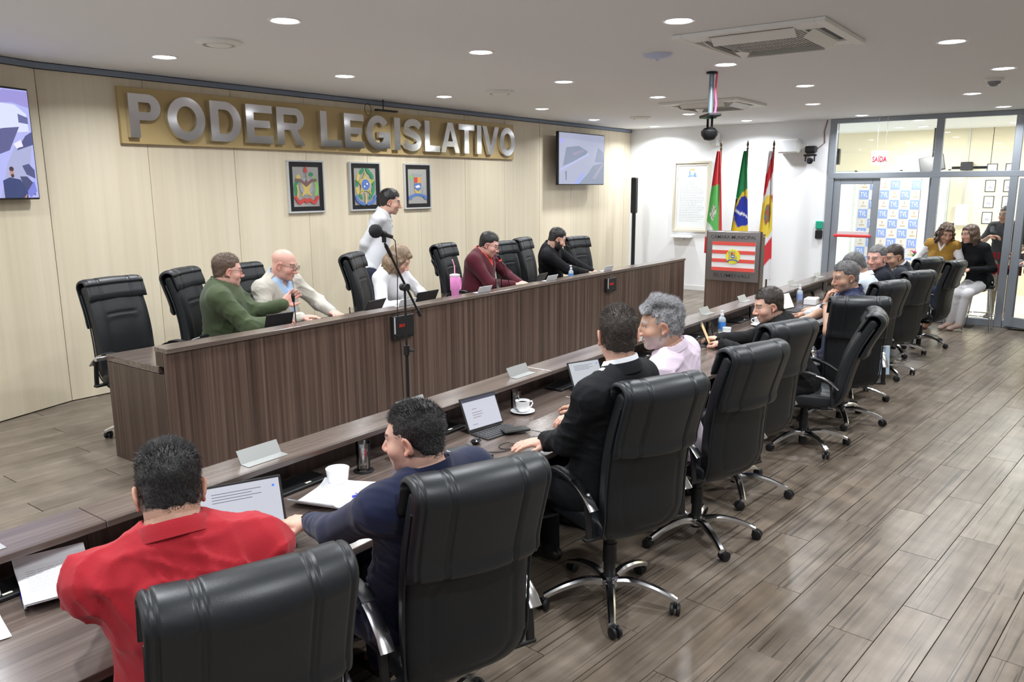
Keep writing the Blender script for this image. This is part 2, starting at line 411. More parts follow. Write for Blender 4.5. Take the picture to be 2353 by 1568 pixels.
# ------------------------------------------------------------------ glazed partition
pf = struct(empty('window_1', (XE, 2.3, 0)))
def wbx(parent, name, c, d, m, **k): return keep(MB().box(c, d, **k).build(name, m, smooth=False), parent)
YA, YB, YC = 3.55, 2.05, 1.06
for (y, w) in ((3.555, .10), (2.05, .10), (1.055, .10), (-1.0, .10), (-3.0, .1), (-5.3, .1)): wbx(pf, 'mullion', (XE+.03, y, 1.52), (.10, w, 3.04), alu, bev=.006)
wbx(pf, 'head_rail', (XE+.03, -.87, 3.045), (.11, 8.95, .07), alu, bev=.006)
wbx(pf, 'transom', (XE+.03, -.87, 2.205), (.104, 8.9, .085), alu, bev=.006)
for (y0, y1) in ((2.0, 1.1), (1.0, -.95), (-1.05, -2.95), (-3.05, -5.25)):
    wbx(pf, 'bottom_rail', (XE+.03, (y0+y1)/2, .055), (.10, y0-y1, .11), alu, bev=.006)
    wbx(pf, 'pane', (XE+.03, (y0+y1)/2, 1.135), (.008, y0-y1, 2.05), clear)
    wbx(pf, 'pane', (XE+.03, (y0+y1)/2, 2.63), (.008, y0-y1, .77), clear)
wbx(pf, 'pane', (XE+.03, 2.80, 2.63), (.008, 1.4, .77), clear)
# closed leaf of the entrance with its red push bar
d1 = struct(empty('door_1', (XE+.03, 3.5, 0)))
wbx(d1, 'stile', (XE+.03, 3.45, 1.08), (.05, .10, 2.16), alu, bev=.005)
wbx(d1, 'stile', (XE+.03, 2.87, 1.08), (.05, .10, 2.16), alu, bev=.005)
wbx(d1, 'top_rail', (XE+.03, 3.16, 2.115), (.05, .48, .09), alu, bev=.005)
wbx(d1, 'bottom_rail', (XE+.03, 3.16, .08), (.05, .48, .16), alu, bev=.005)
wbx(d1, 'middle_rail', (XE+.03, 3.16, 1.30), (.05, .48, .07), mat('pale_grey_rail', (.62, .65, .66), .5), bev=.005)
wbx(d1, 'pane', (XE+.03, 3.16, 1.1), (.008, .48, 1.9), clear)
wbx(d1, 'push_bar', (XE-.03, 3.16, 1.262), (.04, .56, .045), mat('red_push_bar', (.72, .05, .05), .4), bev=.01)
d2 = struct(empty('door_2', (XE+.03, 2.1, 0)))       # second leaf folded back into the lobby
wbx(d2, 'stile', (XE+.10, 2.115, 1.08), (.10, .05, 2.16), alu, bev=.005)
wbx(d2, 'stile', (XE+.68, 2.115, 1.08), (.10, .05, 2.16), alu, bev=.005)
wbx(d2, 'top_rail', (XE+.39, 2.115, 2.115), (.48, .05, .09), alu, bev=.005)
wbx(d2, 'bottom_rail', (XE+.39, 2.115, .08), (.48, .05, .16), alu, bev=.005)
wbx(d2, 'pane', (XE+.39, 2.115, 1.1), (.48, .008, 1.9), clear)
# door that stands open at the right edge
d3 = struct(empty('door_3', (XE-.1, .95, 0)))
Mr = rotz(R(38)); c0 = Vector((XE-.07, .97, 0)); dd = Vector((-math.cos(R(60)), -math.sin(R(60)), 0)); Md = rotz(math.atan2(dd.y, dd.x))
for t, w in ((.06, .12), (.84, .12)): wbx(d3, 'stile', c0+dd*t+Vector((0, 0, 1.09)), (w, .045, 2.10), alu, rot=Md, bev=.004)
for z, h in ((2.09, .10), (.11, .14), (.96, .10)): wbx(d3, 'rail', c0+dd*.45+Vector((0, 0, z)), (.66, .045, h), alu, rot=Md, bev=.004)
wbx(d3, 'pane', c0+dd*.45+Vector((0, 0, 1.1)), (.66, .008, 1.86), clear, rot=Md)
hb = MB().cyl(c0+dd*.80+Vector((-.05, 0, 1.02)), c0+dd*.68+Vector((-.05, 0, 1.02)), .010); keep(hb.build('handle', chrome), d3)
# red lettering stuck on the outside of the glass, so it reads reversed from in here
redv = mat('red_vinyl', (.62, .03, .04), .5)
keep(text_on('lettering', 'MUNICIPAL DE', (XE+.036, 1.90, .985), (0, -1, 0), (0, 0, 1), 1.52, .10, redv, extrude=.0008, offset=.02, mirror=True), pf)
keep(text_on('lettering', 'BLUMENAU', (XE+.036, 1.90, .76), (0, -1, 0), (0, 0, 1), 1.62, .155, redv, extrude=.0008, offset=.035, mirror=True), pf)

# ------------------------------------------------------------------ lobby beyond the glass
cream = mat('cream_wall_paint', (.88, .80, .60), rough=.8)
LX = 17.6
struct(MB().box((15.8, 1.0, -.06), (4.9, 12.6, .10)).build('floor_lobby', mat('pale_lobby_tile', (.74, .72, .66), .25), smooth=False))
struct(MB().box((16.1, 1.0, 3.16), (4.2, 12.6, .10)).build('ceiling_lobby', white_paint, smooth=False))
lw = MB()
lw.box((LX+.05, -1.75, 1.55), (.1, 7.1, 3.2)); lw.box((LX+.05, 4.9, 2.75), (.1, 4.9, .8)); lw.box((LX+.05, 2.12, 1.2), (.1, .64, 2.4)); lw.box((LX+.05, 6.2, 1.2), (.1, 2.3, 2.4))
lw.box((LX+.05, 2.12, 2.75), (.1, .66, .8))
struct(lw.build('wall_lobby', cream, smooth=False))
struct(MB().box((15.6, -5.3, 1.55), (4.1, .1, 3.2)).build('wall_lobby_side', cream, smooth=False))
gw = struct(empty('window_2', (LX, 3.7, 0)))           # daylight beyond, behind sheer white panels
for i in range(4): wbx(gw, 'mullion', (LX+.03, 2.47+i*.86, 1.2), (.05, .05, 2.4), mat('pale_frame', (.7, .72, .7), .5))
wbx(gw, 'transom', (LX+.03, 3.75, 2.36), (.05, 2.6, .06), MATS['pale_frame'])

# lobby contents
bn = empty('press_backdrop', (15.5, 3.1, 0), 0, 'checkered blue and white press backdrop standing in the lobby behind the glass', 'banner')
bfr = MB(); bfr.tube([(15.53, 3.62, 0), (15.53, 3.62, 2.17), (15.53, 2.60, 2.17), (15.53, 2.60, 0)], .012, 8)
keep(bfr.build('frame', chrome), bn)
wbx(bn, 'cloth', (15.5, 3.11, 1.15), (.012, 1.02, 2.02), mat('banner_white', (.80, .77, .75), .7))
bq = mat('banner_blue', (.30, .43, .84), .7); bt = mat('banner_lettering_white', (.9, .9, .93), .7); bo = mat('banner_ochre', (.62, .50, .32), .7)
sq = .17; kq = 0
tme = None
for r_ in range(12):
    for c_ in range(6):
        y = 3.60-sq*(c_+.5); z = 2.14-sq*(r_+.5)
        if z < .2: continue
        if (r_+c_) % 2:
            wbx(bn, 'square', (15.492, y, z), (.006, sq*.92, sq*.92), bq)
            if tme is None:
                t = text_on('lettering', 'TVL', (0, 0, 0), (0, -1, 0), (0, 0, 1), .12, .09, bt, extrude=.001, offset=.01); tme = t.data; bpy.data.objects.remove(t)
            o = link_mesh('lettering', tme); o.location = (15.487, y+.06, z-.045); keep(o, bn)
        else:
            m_ = MB(); m_.box((15.493, y, z+.025), (.003, .02, .05)); m_.box((15.493, y, z-.035), (.003, .085, .018)); keep(m_.build('crest_print', bo, smooth=False), bn)
# bright sheer panels in front of the windows
sheer = mat('sheer_white_fabric', (.92, .93, .93), .8, trans=0.)
m, nt, N, L, b = nmat('sheer_panel'); N.remove(b)
t_ = N.new('ShaderNodeBsdfTransparent'); t_.inputs[0].default_value = (.95, 1, .97, 1); d_ = N.new('ShaderNodeBsdfTranslucent'); d_.inputs[0].default_value = (.92, .97, .94, 1)
mx = N.new('ShaderNodeMixShader'); mx.inputs[0].default_value = .5; L.new(t_.outputs[0], mx.inputs[1]); L.new(d_.outputs[0], mx.inputs[2]); L.new(mx.outputs[0], N['Material Output'].inputs[0])
for i in range(3):
    wbx(gw, 'window_pane', (LX+.03, 2.90+i*.86, 1.2), (.01, .80, 2.3), m)
pl = empty('plant_pedestal', (15.1, 2.53, 0), 0, 'cream square pedestal in the lobby beside the press backdrop', 'pedestal')
wbx(pl, 'body', (15.1, 2.53, .36), (.24, .24, .72), mat('cream_board', (.80, .76, .62), .6), bev=.004); wbx(pl, 'top', (15.1, 2.53, .735), (.28, .28, .03), MATS['cream_board'], bev=.004)
fp = empty('potted_flowers', (15.1, 2.53, .75), 0, 'small pot of pink flowers with green leaves on the cream pedestal', 'flowers')
m_ = MB().lathe([(.035, 0), (.05, .07), (.052, .075), (.04, .075)], 16); m_.build('pot', porcelain, fp)
g = MB(); fl = MB()
for i in range(26):
    a = random.uniform(0, 2*PI); e = random.uniform(.3, 1.2); l = random.uniform(.06, .13); d = Vector((math.cos(a)*math.cos(e), math.sin(a)*math.cos(e), math.sin(e))); s = d.cross(Vector((0, 0, 1))).normalized()*.014
    p0 = Vector((0, 0, .07)); g.add([p0, p0+d*l*.5+s, p0+d*l, p0+d*l*.5-s], [(0, 1, 2, 3)])
for i in range(9):
    a = random.uniform(0, 2*PI); r0 = random.uniform(0, .06); p = Vector((math.cos(a)*r0, math.sin(a)*r0, random.uniform(.13, .19)))
    fl.lathe([(0, -.012), (.016, -.004), (.022, .006), (.008, .012), (0, .010)], 8, p)
g.build('leaves', mat('leaf_green', (.10, .30, .06), .5), fp, smooth=False); fl.build('blossoms', mat('pink_blossom', (.75, .12, .30), .6), fp)
cb = empty('wall_cabinet', (LX-.06, 2.18, 1.3), 0, 'white electrical cabinet on the lobby wall', 'cabinet')
wbx(cb, 'body', (LX-.07, 2.18, 1.48), (.14, .22, .40), mat('white_cabinet', (.85, .86, .88), .4), bev=.006); wbx(cb, 'door', (LX-.145, 2.18, 1.48), (.012, .20, .37), MATS['white_cabinet'], bev=.003)
keep(MB().cyl((LX-.02, 2.18, 1.68), (LX-.02, 2.18, 3.1), .012, n=8).build('conduit', silver), cb)
black_fr = mat('thin_black_frame', (.03, .03, .035), .5)
for r_ in range(4):
    for c_ in range(6):
        y = 1.76-.30*c_; z = 2.33-.30*r_
        if z < 1.2: continue
        f = empty('certificate_frame', (LX-.005, y, z), 0, 'thin-framed certificate on the cream lobby wall, %s row, %s from the left' % (('top', 'second', 'third', 'fourth')[r_], ('first', 'second', 'third', 'fourth', 'fifth', 'sixth')[c_]), 'picture', 'certificates on the lobby wall')
        m_ = MB()
        for (cy, cz, sy, sz) in ((0, .105, .17, .012), (0, -.105, .17, .012), (.08, 0, .012, .21), (-.08, 0, .012, .21)): m_.box((0, cy, cz), (.02, sy, sz))
        m_.build('frame', black_fr, f, smooth=False); MB().box((.0, 0, 0), (.008, .15, .20)).build('sheet', paper, f, smooth=False)
        m_ = MB(); m_.box((-.006, 0, -.03), (.002, .07, .05)); m_.box((-.006, 0, .05), (.002, .09, .008)); m_.build('print', inkl, f, smooth=False)
sp = empty('loudspeaker', (LX-.1, 2.17, 2.3), 0, 'small black box loudspeaker high on the lobby wall above the white cabinet', 'speaker')
wbx(sp, 'cabinet', (LX-.12, 2.17, 2.40), (.16, .20, .16), blackp, bev=.01); wbx(sp, 'grille', (LX-.205, 2.17, 2.40), (.008, .17, .13), darkm)
sp = empty('loudspeaker', (14.0, 3.66, 2.37), 0, 'black upright wall speaker behind the glass beside the upper left pane', 'speaker')
keep(MB().cyl((14.02, 3.66, 2.6), (14.02, 3.66, 3.115), .012, n=8).build('drop_rod', darkm), sp); wbx(sp, 'cabinet', (14.0, 3.66, 2.52), (.10, .12, .26), blackp, bev=.01); wbx(sp, 'grille', (13.945, 3.66, 2.52), (.006, .09, .22), darkm)
struct(MB().box((15.5, 3.88, 1.55), (4.2, .12, 3.2)).build('wall_lobby_left', cream, smooth=False)) if False else None
tv2 = empty('monitor', (16.9, 2.6, 2.6), 0, 'dark tilted monitor hanging under the lobby ceiling', 'monitor')
Mt = Euler((R(-14), R(20), R(0))).to_matrix()
keep(MB().box((16.9, 2.68, 2.44), (.05, .42, .32), rot=Mt, bev=.01).build('screen', blackp), tv2)
keep(MB().cyl((16.93, 2.68, 2.5), (16.93, 2.68, 3.1), .015, n=8).build('mount', darkm), tv2)
ex = empty('hanging_exit_sign', (13.1, 2.80, 2.36), 0, 'white hanging exit sign with red lettering SAIDA in front of the upper glass', 'sign')
wbx(ex, 'plate', (13.1, 2.795, 2.455), (.006, .235, .215), mat('white_acrylic', (.88, .88, .9), .3), bev=.002)
keep(text_on('lettering', 'SAÍDA', (13.095, 2.895, 2.40), (0, -1, 0), (0, 0, 1), .20, .10, mat('exit_red', (.75, .02, .06), .5), extrude=.0008, offset=.008), ex)
for y in (2.84, 2.72): keep(MB().cyl((13.1, y, 2.56), (13.1, y, ZC+.01), .0025, n=6).build('hanging_wire', silver), ex)

# ------------------------------------------------------------------ gilded sign on the panelled wall
sg = empty('wall_sign', (6.7, YW, 2.45), 0, 'gold sign board with big steel letters PODER LEGISLATIVO high on the panelled wall', 'sign')
wbx(sg, 'gold_board', (6.695, YW-.022, 2.70), (5.90, .044, .495), gold, bev=.002)
stl = mat('letter_steel', (.72, .73, .77), rough=.11, metal=1.)
LT = [('P', 3.80, 4.10), ('O', 4.163, 4.55), ('D', 4.607, 4.95), ('E', 5.011, 5.329), ('R', 5.384, 5.743), ('L', 5.966, 6.268), ('E', 6.313, 6.614), ('G', 6.655, 7.04), ('I', 7.112, 7.215), ('S', 7.273, 7.602), ('L', 7.658, 7.945), ('A', 7.965, 8.345), ('T', 8.325, 8.66), ('I', 8.715, 8.815), ('V', 8.835, 9.215), ('O', 9.24, 9.60)]
for ch, x0, x1 in LT:
    w = x1-x0; h = .40 if ch in 'OGS' else .385; z0 = 2.505-(.008 if ch in 'OGS' else 0)
    t = .092
    def arc(cx, cz, rx, rz, a0, a1, n=24): return [(cx+rx*math.cos(R(a0+(a1-a0)*i/n)), cz+rz*math.sin(R(a0+(a1-a0)*i/n))) for i in range(n+1)]
    polys = []
    if ch == 'I': polys = [[(0, 0), (w, 0), (w, h), (0, h)]]
    elif ch == 'L': polys = [[(0, 0), (w, 0), (w, t*.85), (t, t*.85), (t, h), (0, h)]]
    elif ch == 'E': polys = [[(0, 0), (w, 0), (w, t*.85), (t, t*.85), (t, h*.41), (w*.9, h*.41), (w*.9, h*.41+t*.8), (t, h*.41+t*.8), (t, h-t*.85), (w, h-t*.85), (w, h), (0, h)]]
    elif ch == 'T': polys = [[(w/2-t/2, 0), (w/2+t/2, 0), (w/2+t/2, h-t*.85), (w, h-t*.85), (w, h), (0, h), (0, h-t*.85), (w/2-t/2, h-t*.85)]]
    elif ch == 'V': polys = [[(w/2-t*.52, 0), (w/2+t*.52, 0), (w, h), (w-t*1.05, h), (w/2, t*1.3), (t*1.05, h), (0, h)]]
    m_ = MB(); o_ = (x0, YW-.047, z0); ux = (1, 0, 0); uy = (0, 0, 1); TH = .055
    if polys:
        for p in polys: m_.prism(p, o_, ux, uy, TH)
    else:
        # ring shapes drawn as strips of quads between an outer and an inner outline
        def strip(A, B, closed=False):
            n = len(A); V = []
            for th in (0, TH):
                V += [(x0+a, YW-.047-th, z0+b) for a, b in A]+[(x0+a, YW-.047-th, z0+b) for a, b in B]
            Fs = []
            for i in range(n if closed else n-1):
                j = (i+1) % n
                Fs += [(2*n+i, 2*n+j, 3*n+j, 3*n+i), (i, n+i, n+j, j), (i, j, 2*n+j, 2*n+i), (n+i, 3*n+i, 3*n+j, n+j)]
            if not closed: Fs += [(0, 2*n, 3*n, n), (n-1, 2*n-1, 4*n-1, 3*n-1)]
            m_.add(V, Fs)
        if ch == 'O': strip(arc(w/2, h/2, w/2, h/2, 0, 352.5, 47), arc(w/2, h/2, w/2-t, h/2-t*.9, 0, 352.5, 47), True)
        if ch == 'G':
            strip(arc(w/2, h/2, w/2, h/2, 38, 360, 44), arc(w/2, h/2, w/2-t, h/2-t*.9, 38, 360, 44))
            m_.prism([(w*.52, h*.36), (w, h*.36), (w, h*.53), (w*.52, h*.53)], o_, ux, uy, TH-.0015); m_.prism([(w-t, 0.02), (w-.002, 0.02), (w-.002, h*.4), (w-t, h*.4)], o_, ux, uy, TH-.003)
        if ch in 'PR':
            zc = h*.70; rz = h*.30
            m_.prism([(0, 0), (t, 0), (t, h), (0, h)], o_, ux, uy, TH-.0006)
            A = [(.002, h-.0005)]+arc(w-rz, zc, rz, rz, 90, -90, 20)+[(.002, zc-rz)]; B = [(.002, h-t*.8)]+arc(w-rz, zc, rz-t, rz-t*.8, 90, -90, 20)+[(.002, zc-rz+t*.8)]
            strip(A, B)
            if ch == 'R': m_.prism([(w-t*1.15, 0), (w, 0), (w*.72, h*.44), (w*.45, h*.44)], o_, ux, uy, TH-.0012)
        if ch == 'D':
            A = [(.002, h-.0005)]+arc(w-h*.46, h/2, h*.46, h/2-.0005, 90, -90, 24)+[(.002, .0005)]; B = [(.002, h-t*.85)]+arc(w-h*.46, h/2, h*.46-t, h/2-t*.85, 90, -90, 24)+[(.002, t*.85)]
            strip(A, B); m_.prism([(0, 0), (t, 0), (t, h), (0, h)], o_, ux, uy, TH-.0006)
        if ch == 'S':
            P = [(w*.90, h*.76), (w*.74, h*.86), (w*.5, h*.885), (w*.25, h*.83), (w*.16, h*.70), (w*.28, h*.575), (w*.5, h*.52), (w*.72, h*.45), (w*.84, h*.31), (w*.74, h*.17), (w*.5, h*.115), (w*.25, h*.14), (w*.08, h*.27)]
            C = catmull(P, 44); T = np.gradient(C, axis=0); T /= np.linalg.norm(T, axis=1)[:, None]; Nn = np.stack([-T[:, 1], T[:, 0]], 1)*t*.46
            strip([tuple(p) for p in C+Nn], [tuple(p) for p in C-Nn])
        if ch == 'A': pass
    if ch == 'A':
        m_.prism([(0, 0), (t, 0), (w/2+t*.05, h*.80), (w/2+t*.55, h), (w/2-t*.55, h)], o_, ux, uy, TH); m_.prism([(w-t, 0), (w, 0), (w/2+t*.55, h), (w/2-t*.1, h), (w/2-t*.05, h*.80)], o_, ux, uy, TH-.001)
        m_.prism([(w*.2, h*.20), (w*.8, h*.20), (w*.74, h*.38), (w*.26, h*.38)], o_, ux, uy, TH-.002)
    keep(m_.build('letter', stl, smooth=True, sharp=30), sg)

# ------------------------------------------------------------------ three framed crests
C_ = dict(red=mat('print_red', (.55, .07, .06), .5), green=mat('print_green', (.05, .25, .12), .5), yel=mat('print_yellow', (.62, .47, .14), .5), blue=mat('print_blue', (.10, .19, .48), .5), brown=mat('print_brown', (.20, .12, .10), .5), lblue=mat('print_light_blue', (.25, .45, .75), .5), wh=mat('print_white', (.85, .85, .85), .5), gr=mat('print_grey', (.35, .38, .42), .5), lg=mat('print_leaf', (.25, .50, .15), .5), org=mat('print_orange', (.80, .35, .10), .5))
def ell(cx, cz, rx, rz, rot=0, n=20):
    c, s = math.cos(R(rot)), math.sin(R(rot)); return [(cx+rx*math.cos(2*PI*i/n)*c-rz*math.sin(2*PI*i/n)*s, cz+rx*math.cos(2*PI*i/n)*s+rz*math.sin(2*PI*i/n)*c) for i in range(n)]
def star(cx, cz, r, r2, n=5, a0=90): return [(cx+(r if i % 2 == 0 else r2)*math.cos(R(a0+180*i/n)), cz+(r if i % 2 == 0 else r2)*math.sin(R(a0+180*i/n))) for i in range(2*n)]
def crest(parent, shapes, o, ux, uy, s=1.):
    """flat emblem pieces, each a thin plate a little in front of the last"""
    o = Vector(o); ux = Vector(ux); uy = Vector(uy); nz = ux.cross(uy).normalized()
    for k, (cn, poly) in enumerate(shapes): keep(MB().prism([(a*s, b*s) for a, b in poly], o+nz*(.0006*k), ux, uy, .0012).build('emblem_piece', C_[cn], smooth=False), parent)
def band(pts, w):
    C = catmull(pts, 20); T = np.gradient(C, axis=0); T /= np.linalg.norm(T, axis=1)[:, None]; Nn = np.stack([-T[:, 1], T[:, 0]], 1)*w/2
    return [tuple(p) for p in C+Nn]+[tuple(p) for p in (C-Nn)[::-1]]
br = []
for sd in (-1, 1):
    for i, a in enumerate((-50, -22, 8, 38, 66)):
        br.append(('yel' if sd < 0 and i % 2 else 'green', ell(sd*.128*math.cos(R(a)), .02+.165*math.sin(R(a)), .024, .050, sd*(a*.75) if sd > 0 else -a*.75)))
br += [('yel', star(0, .03, .155, .066)), ('green', star(0, .03, .125, .052)), ('yel', star(0, .03, .105, .05)), ('yel', ell(0, .02, .074, .074)), ('blue', ell(0, .02, .064, .064)), ('yel', band([(0, -.20), (0, -.12), (0, -.07)], .02)),
       ('blue', band([(-.155, -.10), (-.12, -.165), (-.05, -.195), (-.012, -.195)], .035)), ('blue', band([(.155, -.10), (.12, -.165), (.05, -.195), (.012, -.195)], .035)), ('wh', ell(.02, .03, .012, .012)), ('wh', ell(-.02, .0, .01, .01))]
sc_ = [('green', band([(-.13, -.10), (-.14, 0), (-.10, .09)], .045)), ('lg', band([(.13, -.10), (.145, 0), (.11, .10)], .045)), ('yel', ell(-.10, .10, .028, .026)), ('green', ell(.07, .13, .03, .022)), ('yel', band([(-.125, -.13), (-.11, -.05), (-.12, .02)], .02)),
       ('gr', ell(0, .0, .085, .09)), ('brown', band([(-.14, .07), (-.08, .065), (-.02, .03), (0, .0)], .032)), ('brown', band([(.14, .07), (.08, .065), (.02, .03), (0, .0)], .032)), ('yel', star(0, -.035, .105, .032, 4, 45)), ('brown', ell(0, .045, .016, .03)),
       ('brown', band([(.01, .05), (.0, .12), (-.005, .17)], .006)), ('red', [(-.028, .15), (.020, .15), (.014, .19), (-.004, .215), (-.02, .19)]), ('red', band([(-.155, -.10), (-.13, -.135), (-.10, -.17), (-.06, -.15), (-.03, -.135), (0, -.165)], .036)), ('red', band([(.155, -.10), (.13, -.135), (.10, -.17), (.06, -.15), (.03, -.135), (0, -.165)], .036))]
bl = [('gr', [(-.125, -.10), (-.10, -.10), (-.10, .09), (-.125, .09)]), ('gr', [(.085, -.10), (.115, -.10), (.115, 0), (.085, 0)]), ('lg', ell(-.112, .11, .03, .03)), ('gr', [(-.07, .12), (-.07, .145), (-.05, .145), (-.05, .135), (-.02, .135), (-.02, .15), (.02, .15), (.02, .135), (.05, .135), (.05, .145), (.07, .145), (.07, .12)]),
      ('yel', [(-.062, .11), (.062, .11), (.062, -.03), (.035, -.085), (0, -.11), (-.035, -.085), (-.062, -.03)]), ('red', [(-.06, .11), (-.002, .11), (-.002, .045), (-.06, .045)]), ('org', [(.002, .11), (.06, .11), (.06, .045), (.002, .045)]), ('blue', [(-.06, .04), (.06, .04), (.06, -.025), (.01, -.06), (-.06, -.025)]), ('wh', [(-.05, .0), (.02, .02), (.05, -.01), (-.02, -.02)]),
      ('blue', band([(-.16, -.135), (-.11, -.12), (-.05, -.105), (0, -.10), (.05, -.105), (.11, -.12), (.16, -.135)], .030)), ('blue', [(-.165, -.165), (-.11, -.155), (-.10, -.12), (-.155, -.12)]), ('blue', [(.165, -.165), (.11, -.155), (.10, -.12), (.155, -.12)])]
plate = mat('brushed_plate', (.70, .70, .70), rough=.28, metal=.75)
for (x0, x1, shp, lb) in ((5.54, 6.045, sc_, 'framed state crest with red ribbon and spread eagle, left of the three'), (6.43, 6.925, br, 'framed national crest with green wreath and yellow star, middle of the three'), (7.34, 7.835, bl, 'framed town crest with shield and blue ribbon, right of the three')):
    f = empty('framed_crest', ((x0+x1)/2, YW, 1.78), 0, lb, 'picture', 'framed crests under the gold sign'); xc = (x0+x1)/2; zc = 2.065; W_ = x1-x0; H_ = .575
    m_ = MB()
    for (cx, cz, sx, sz) in ((0, H_/2-.010, W_, .020), (0, -H_/2+.010, W_, .020), (-W_/2+.010, 0, .020, H_-.040), (W_/2-.010, 0, .020, H_-.040)): m_.box((xc+cx, YW-.0175, zc+cz), (sx, .035, sz), bev=.004)
    keep(m_.build('frame', silver), f)
    m_ = MB(); a = W_/2-.020; b_ = H_/2-.020; t = .050
    for (cx, cz, sx, sz) in ((0, b_-t/2, 2*a, t), (0, -b_+t/2, 2*a, t), (-a+t/2, 0, t, 2*b_-2*t), (a-t/2, 0, t, 2*b_-2*t)): m_.box((xc+cx, YW-.012, zc+cz), (sx, .020, sz))
    keep(m_.build('mat_border', blackp, smooth=False), f)
    wbx(f, 'backing_plate', (xc, YW-.008, zc), (2*a-2*t, .014, 2*b_-2*t), plate)
    crest(f, shp, (xc, YW-.0155, zc), (1, 0, 0), (0, 0, 1), 1.04)

# ------------------------------------------------------------------ television screens
def emat(name, c, e=1.0):
    return mat(name, (.01, .01, .01), rough=.25, emis=c, est=e)
def screen_pic(parent, o, ux, uy, W, H, bg, shapes, e=1.0):
    o = Vector(o); ux = Vector(ux).normalized(); uy = Vector(uy).normalized(); nz = ux.cross(uy)
    groups = {}
    groups[bg] = MB().prism([(0, 0), (W, 0), (W, H), (0, H)], o, ux, uy, .001)
    for k, (c, poly) in enumerate(shapes): groups.setdefault(c, MB()).prism([(min(max(a, 0), 1)*W, min(max(b, 0), 1)*H) for a, b in poly], o+nz*(.0012+.0003*k), ux, uy, .0003)
    for c, m_ in groups.items():
        keep(m_.build('screen_picture', emat('screen_%d_%d_%d_%d' % (c[0]*99, c[1]*99, c[2]*99, e*10), c, e), smooth=False), parent)
tvr = empty('wall_television', (11.5, YW, 2.1), 0, 'wall television showing a bluish chamber view, on the panelled wall near the far corner', 'television')
Mtv = rotz(R(0))
wbx(tvr, 'body', (11.34, YW-.17, 2.495), (1.44, .05, .83), blackp, bev=.008)
keep(MB().box((11.35, YW-.08, 2.5), (.3, .14, .3)).build('bracket', darkm), tvr)
rg = [((.34, .36, .50), [(0, .9), (1, .85), (1, 1), (0, 1)]), ((.20, .24, .34), [(.08, .35), (.55, .55), (.62, .66), (.42, .76), (.15, .72)]), ((.42, .46, .72), [(0, .24), (.03, .30), (.62, .62), (.66, .60)]),
      ((.24, .28, .38), [(.42, 0), (.62, .20), (.75, .38), (1, .45), (1, 0)]), ((.30, .38, .78), [(.32, 0), (.42, 0), (.56, .20), (.50, .22)]), ((.24, .28, .40), [(.78, .45), (.86, .75), (.98, .66), (1, .45)]), ((.34, .32, .44), [(.72, .12), (.95, .42), (1, .42), (.80, .10)]), ((.36, .36, .85), [(.02, .80), (.09, .80), (.09, .88), (.02, .88)]), ((.15, .17, .28), [(.13, .25), (.16, .26), (.16, .08), (.14, .08)]), ((.28, .26, .38), [(.28, .62), (.5, .70), (.55, .66), (.3, .56)])]
screen_pic(tvr, (10.64, YW-.197, 2.095), (1, 0, 0), (0, 0, 1), 1.40, .80, (.38, .40, .54), rg, .9)
tvl = empty('wall_television', (2.2, 6.9, 2.0), 0, 'wall television at the left edge showing the meeting room and a man in dark shirt', 'television')
ctr = a0+dv*.86+a_n*.09
o_ = ctr+Vector((0, 0, 1.985)); uxl = -dv
tw = 1.5; 
c_ = a0+dv*(.17+tw/2)+a_n*.07+Vector((0, 0, 2.405))
keep(MB().box(c_, (tw+.03, .05, .87), rot=Mz, bev=.008).build('body', blackp), tvl)
keep(MB().box(c_-a_n*.045, (.3, .05, .3), rot=Mz).build('bracket', darkm), tvl)
def rel(px, py): return (1-(68-px)/68*.16, (458-py)/247)
ls = [((.30, .27, .62), [(.5, .80), (.86, .99), (1, .99), (1, .84), (.90, .88)]), ((.62, .66, .98), [(.5, .9), (.92, .86), (.98, .78), (.985, .62), (.86, .60), (.5, .62)]), ((.12, .13, .30), [(.93, .78), (.985, .75), (.985, .69), (.93, .70)]),
      ((.10, .10, .25), [(.5, .50), (.84, .64), (.93, .66), (.86, .44), (.80, .40), (.5, .30)]), ((.36, .38, .60), [(.84, .32), (.90, .50), (.97, .58), (.99, .50), (.96, .20), (.90, .0), (.78, .0)]), ((.07, .08, .22), [(.90, .44), (.96, .58), (1, .62), (1, .5)]),
      ((.75, .72, .85), [(.885, .50), (.93, .54), (.94, .48), (.90, .46)]), ((.07, .08, .20), [(.92, .30), (.96, .32), (.99, .26), (.99, .18), (.94, .22)]), ((.05, .06, .16), [(.90, .20), (.94, .20), (.985, .12), (.98, .02), (.92, .08)]), ((.18, .20, .62), [(.93, .05), (.98, .16), (.99, .06), (.95, 0)]),
      ((.03, .05, .16), [(.80, 0), (.80, .16), (.84, .19), (.90, .17), (.935, .06), (.935, 0)]), ((.45, .24, .20), ell(.855, .235, .012, .045)), ((.05, .03, .04), ell(.855, .268, .013, .022)), ((.06, .03, .04), ell(.857, .205, .009, .018)), ((.45, .24, .20), [(.91, .0), (.93, .04), (.925, .0)])]
screen_pic(tvl, c_+dv*(tw/2)+a_n*.0265+Vector((0, 0, -.42)), uxl, (0, 0, 1), tw, .84, (.40, .42, .80), ls, 1.0)

# small black antenna bracket above the sign
an = empty('ceiling_antenna', (6.7, YW-.1, 3.0), 0, 'small black antenna bracket with looped cable above the gold sign', 'antenna')
keep(MB().box((6.95, YW-.14, 2.955), (.34, .06, .02), bev=.004).build('bar', blackp), an)
keep(MB().cyl((6.9, YW-.14, 2.96), (6.9, YW-.14, ZC+.01), .006, n=8).build('stem', blackp), an)
keep(MB().tube([(6.66+.05*math.cos(t), YW-.13, 2.95+.07*math.sin(t)) for t in np.linspace(0, 2*PI, 20)], .003, 6).build('cable', blackp), an)

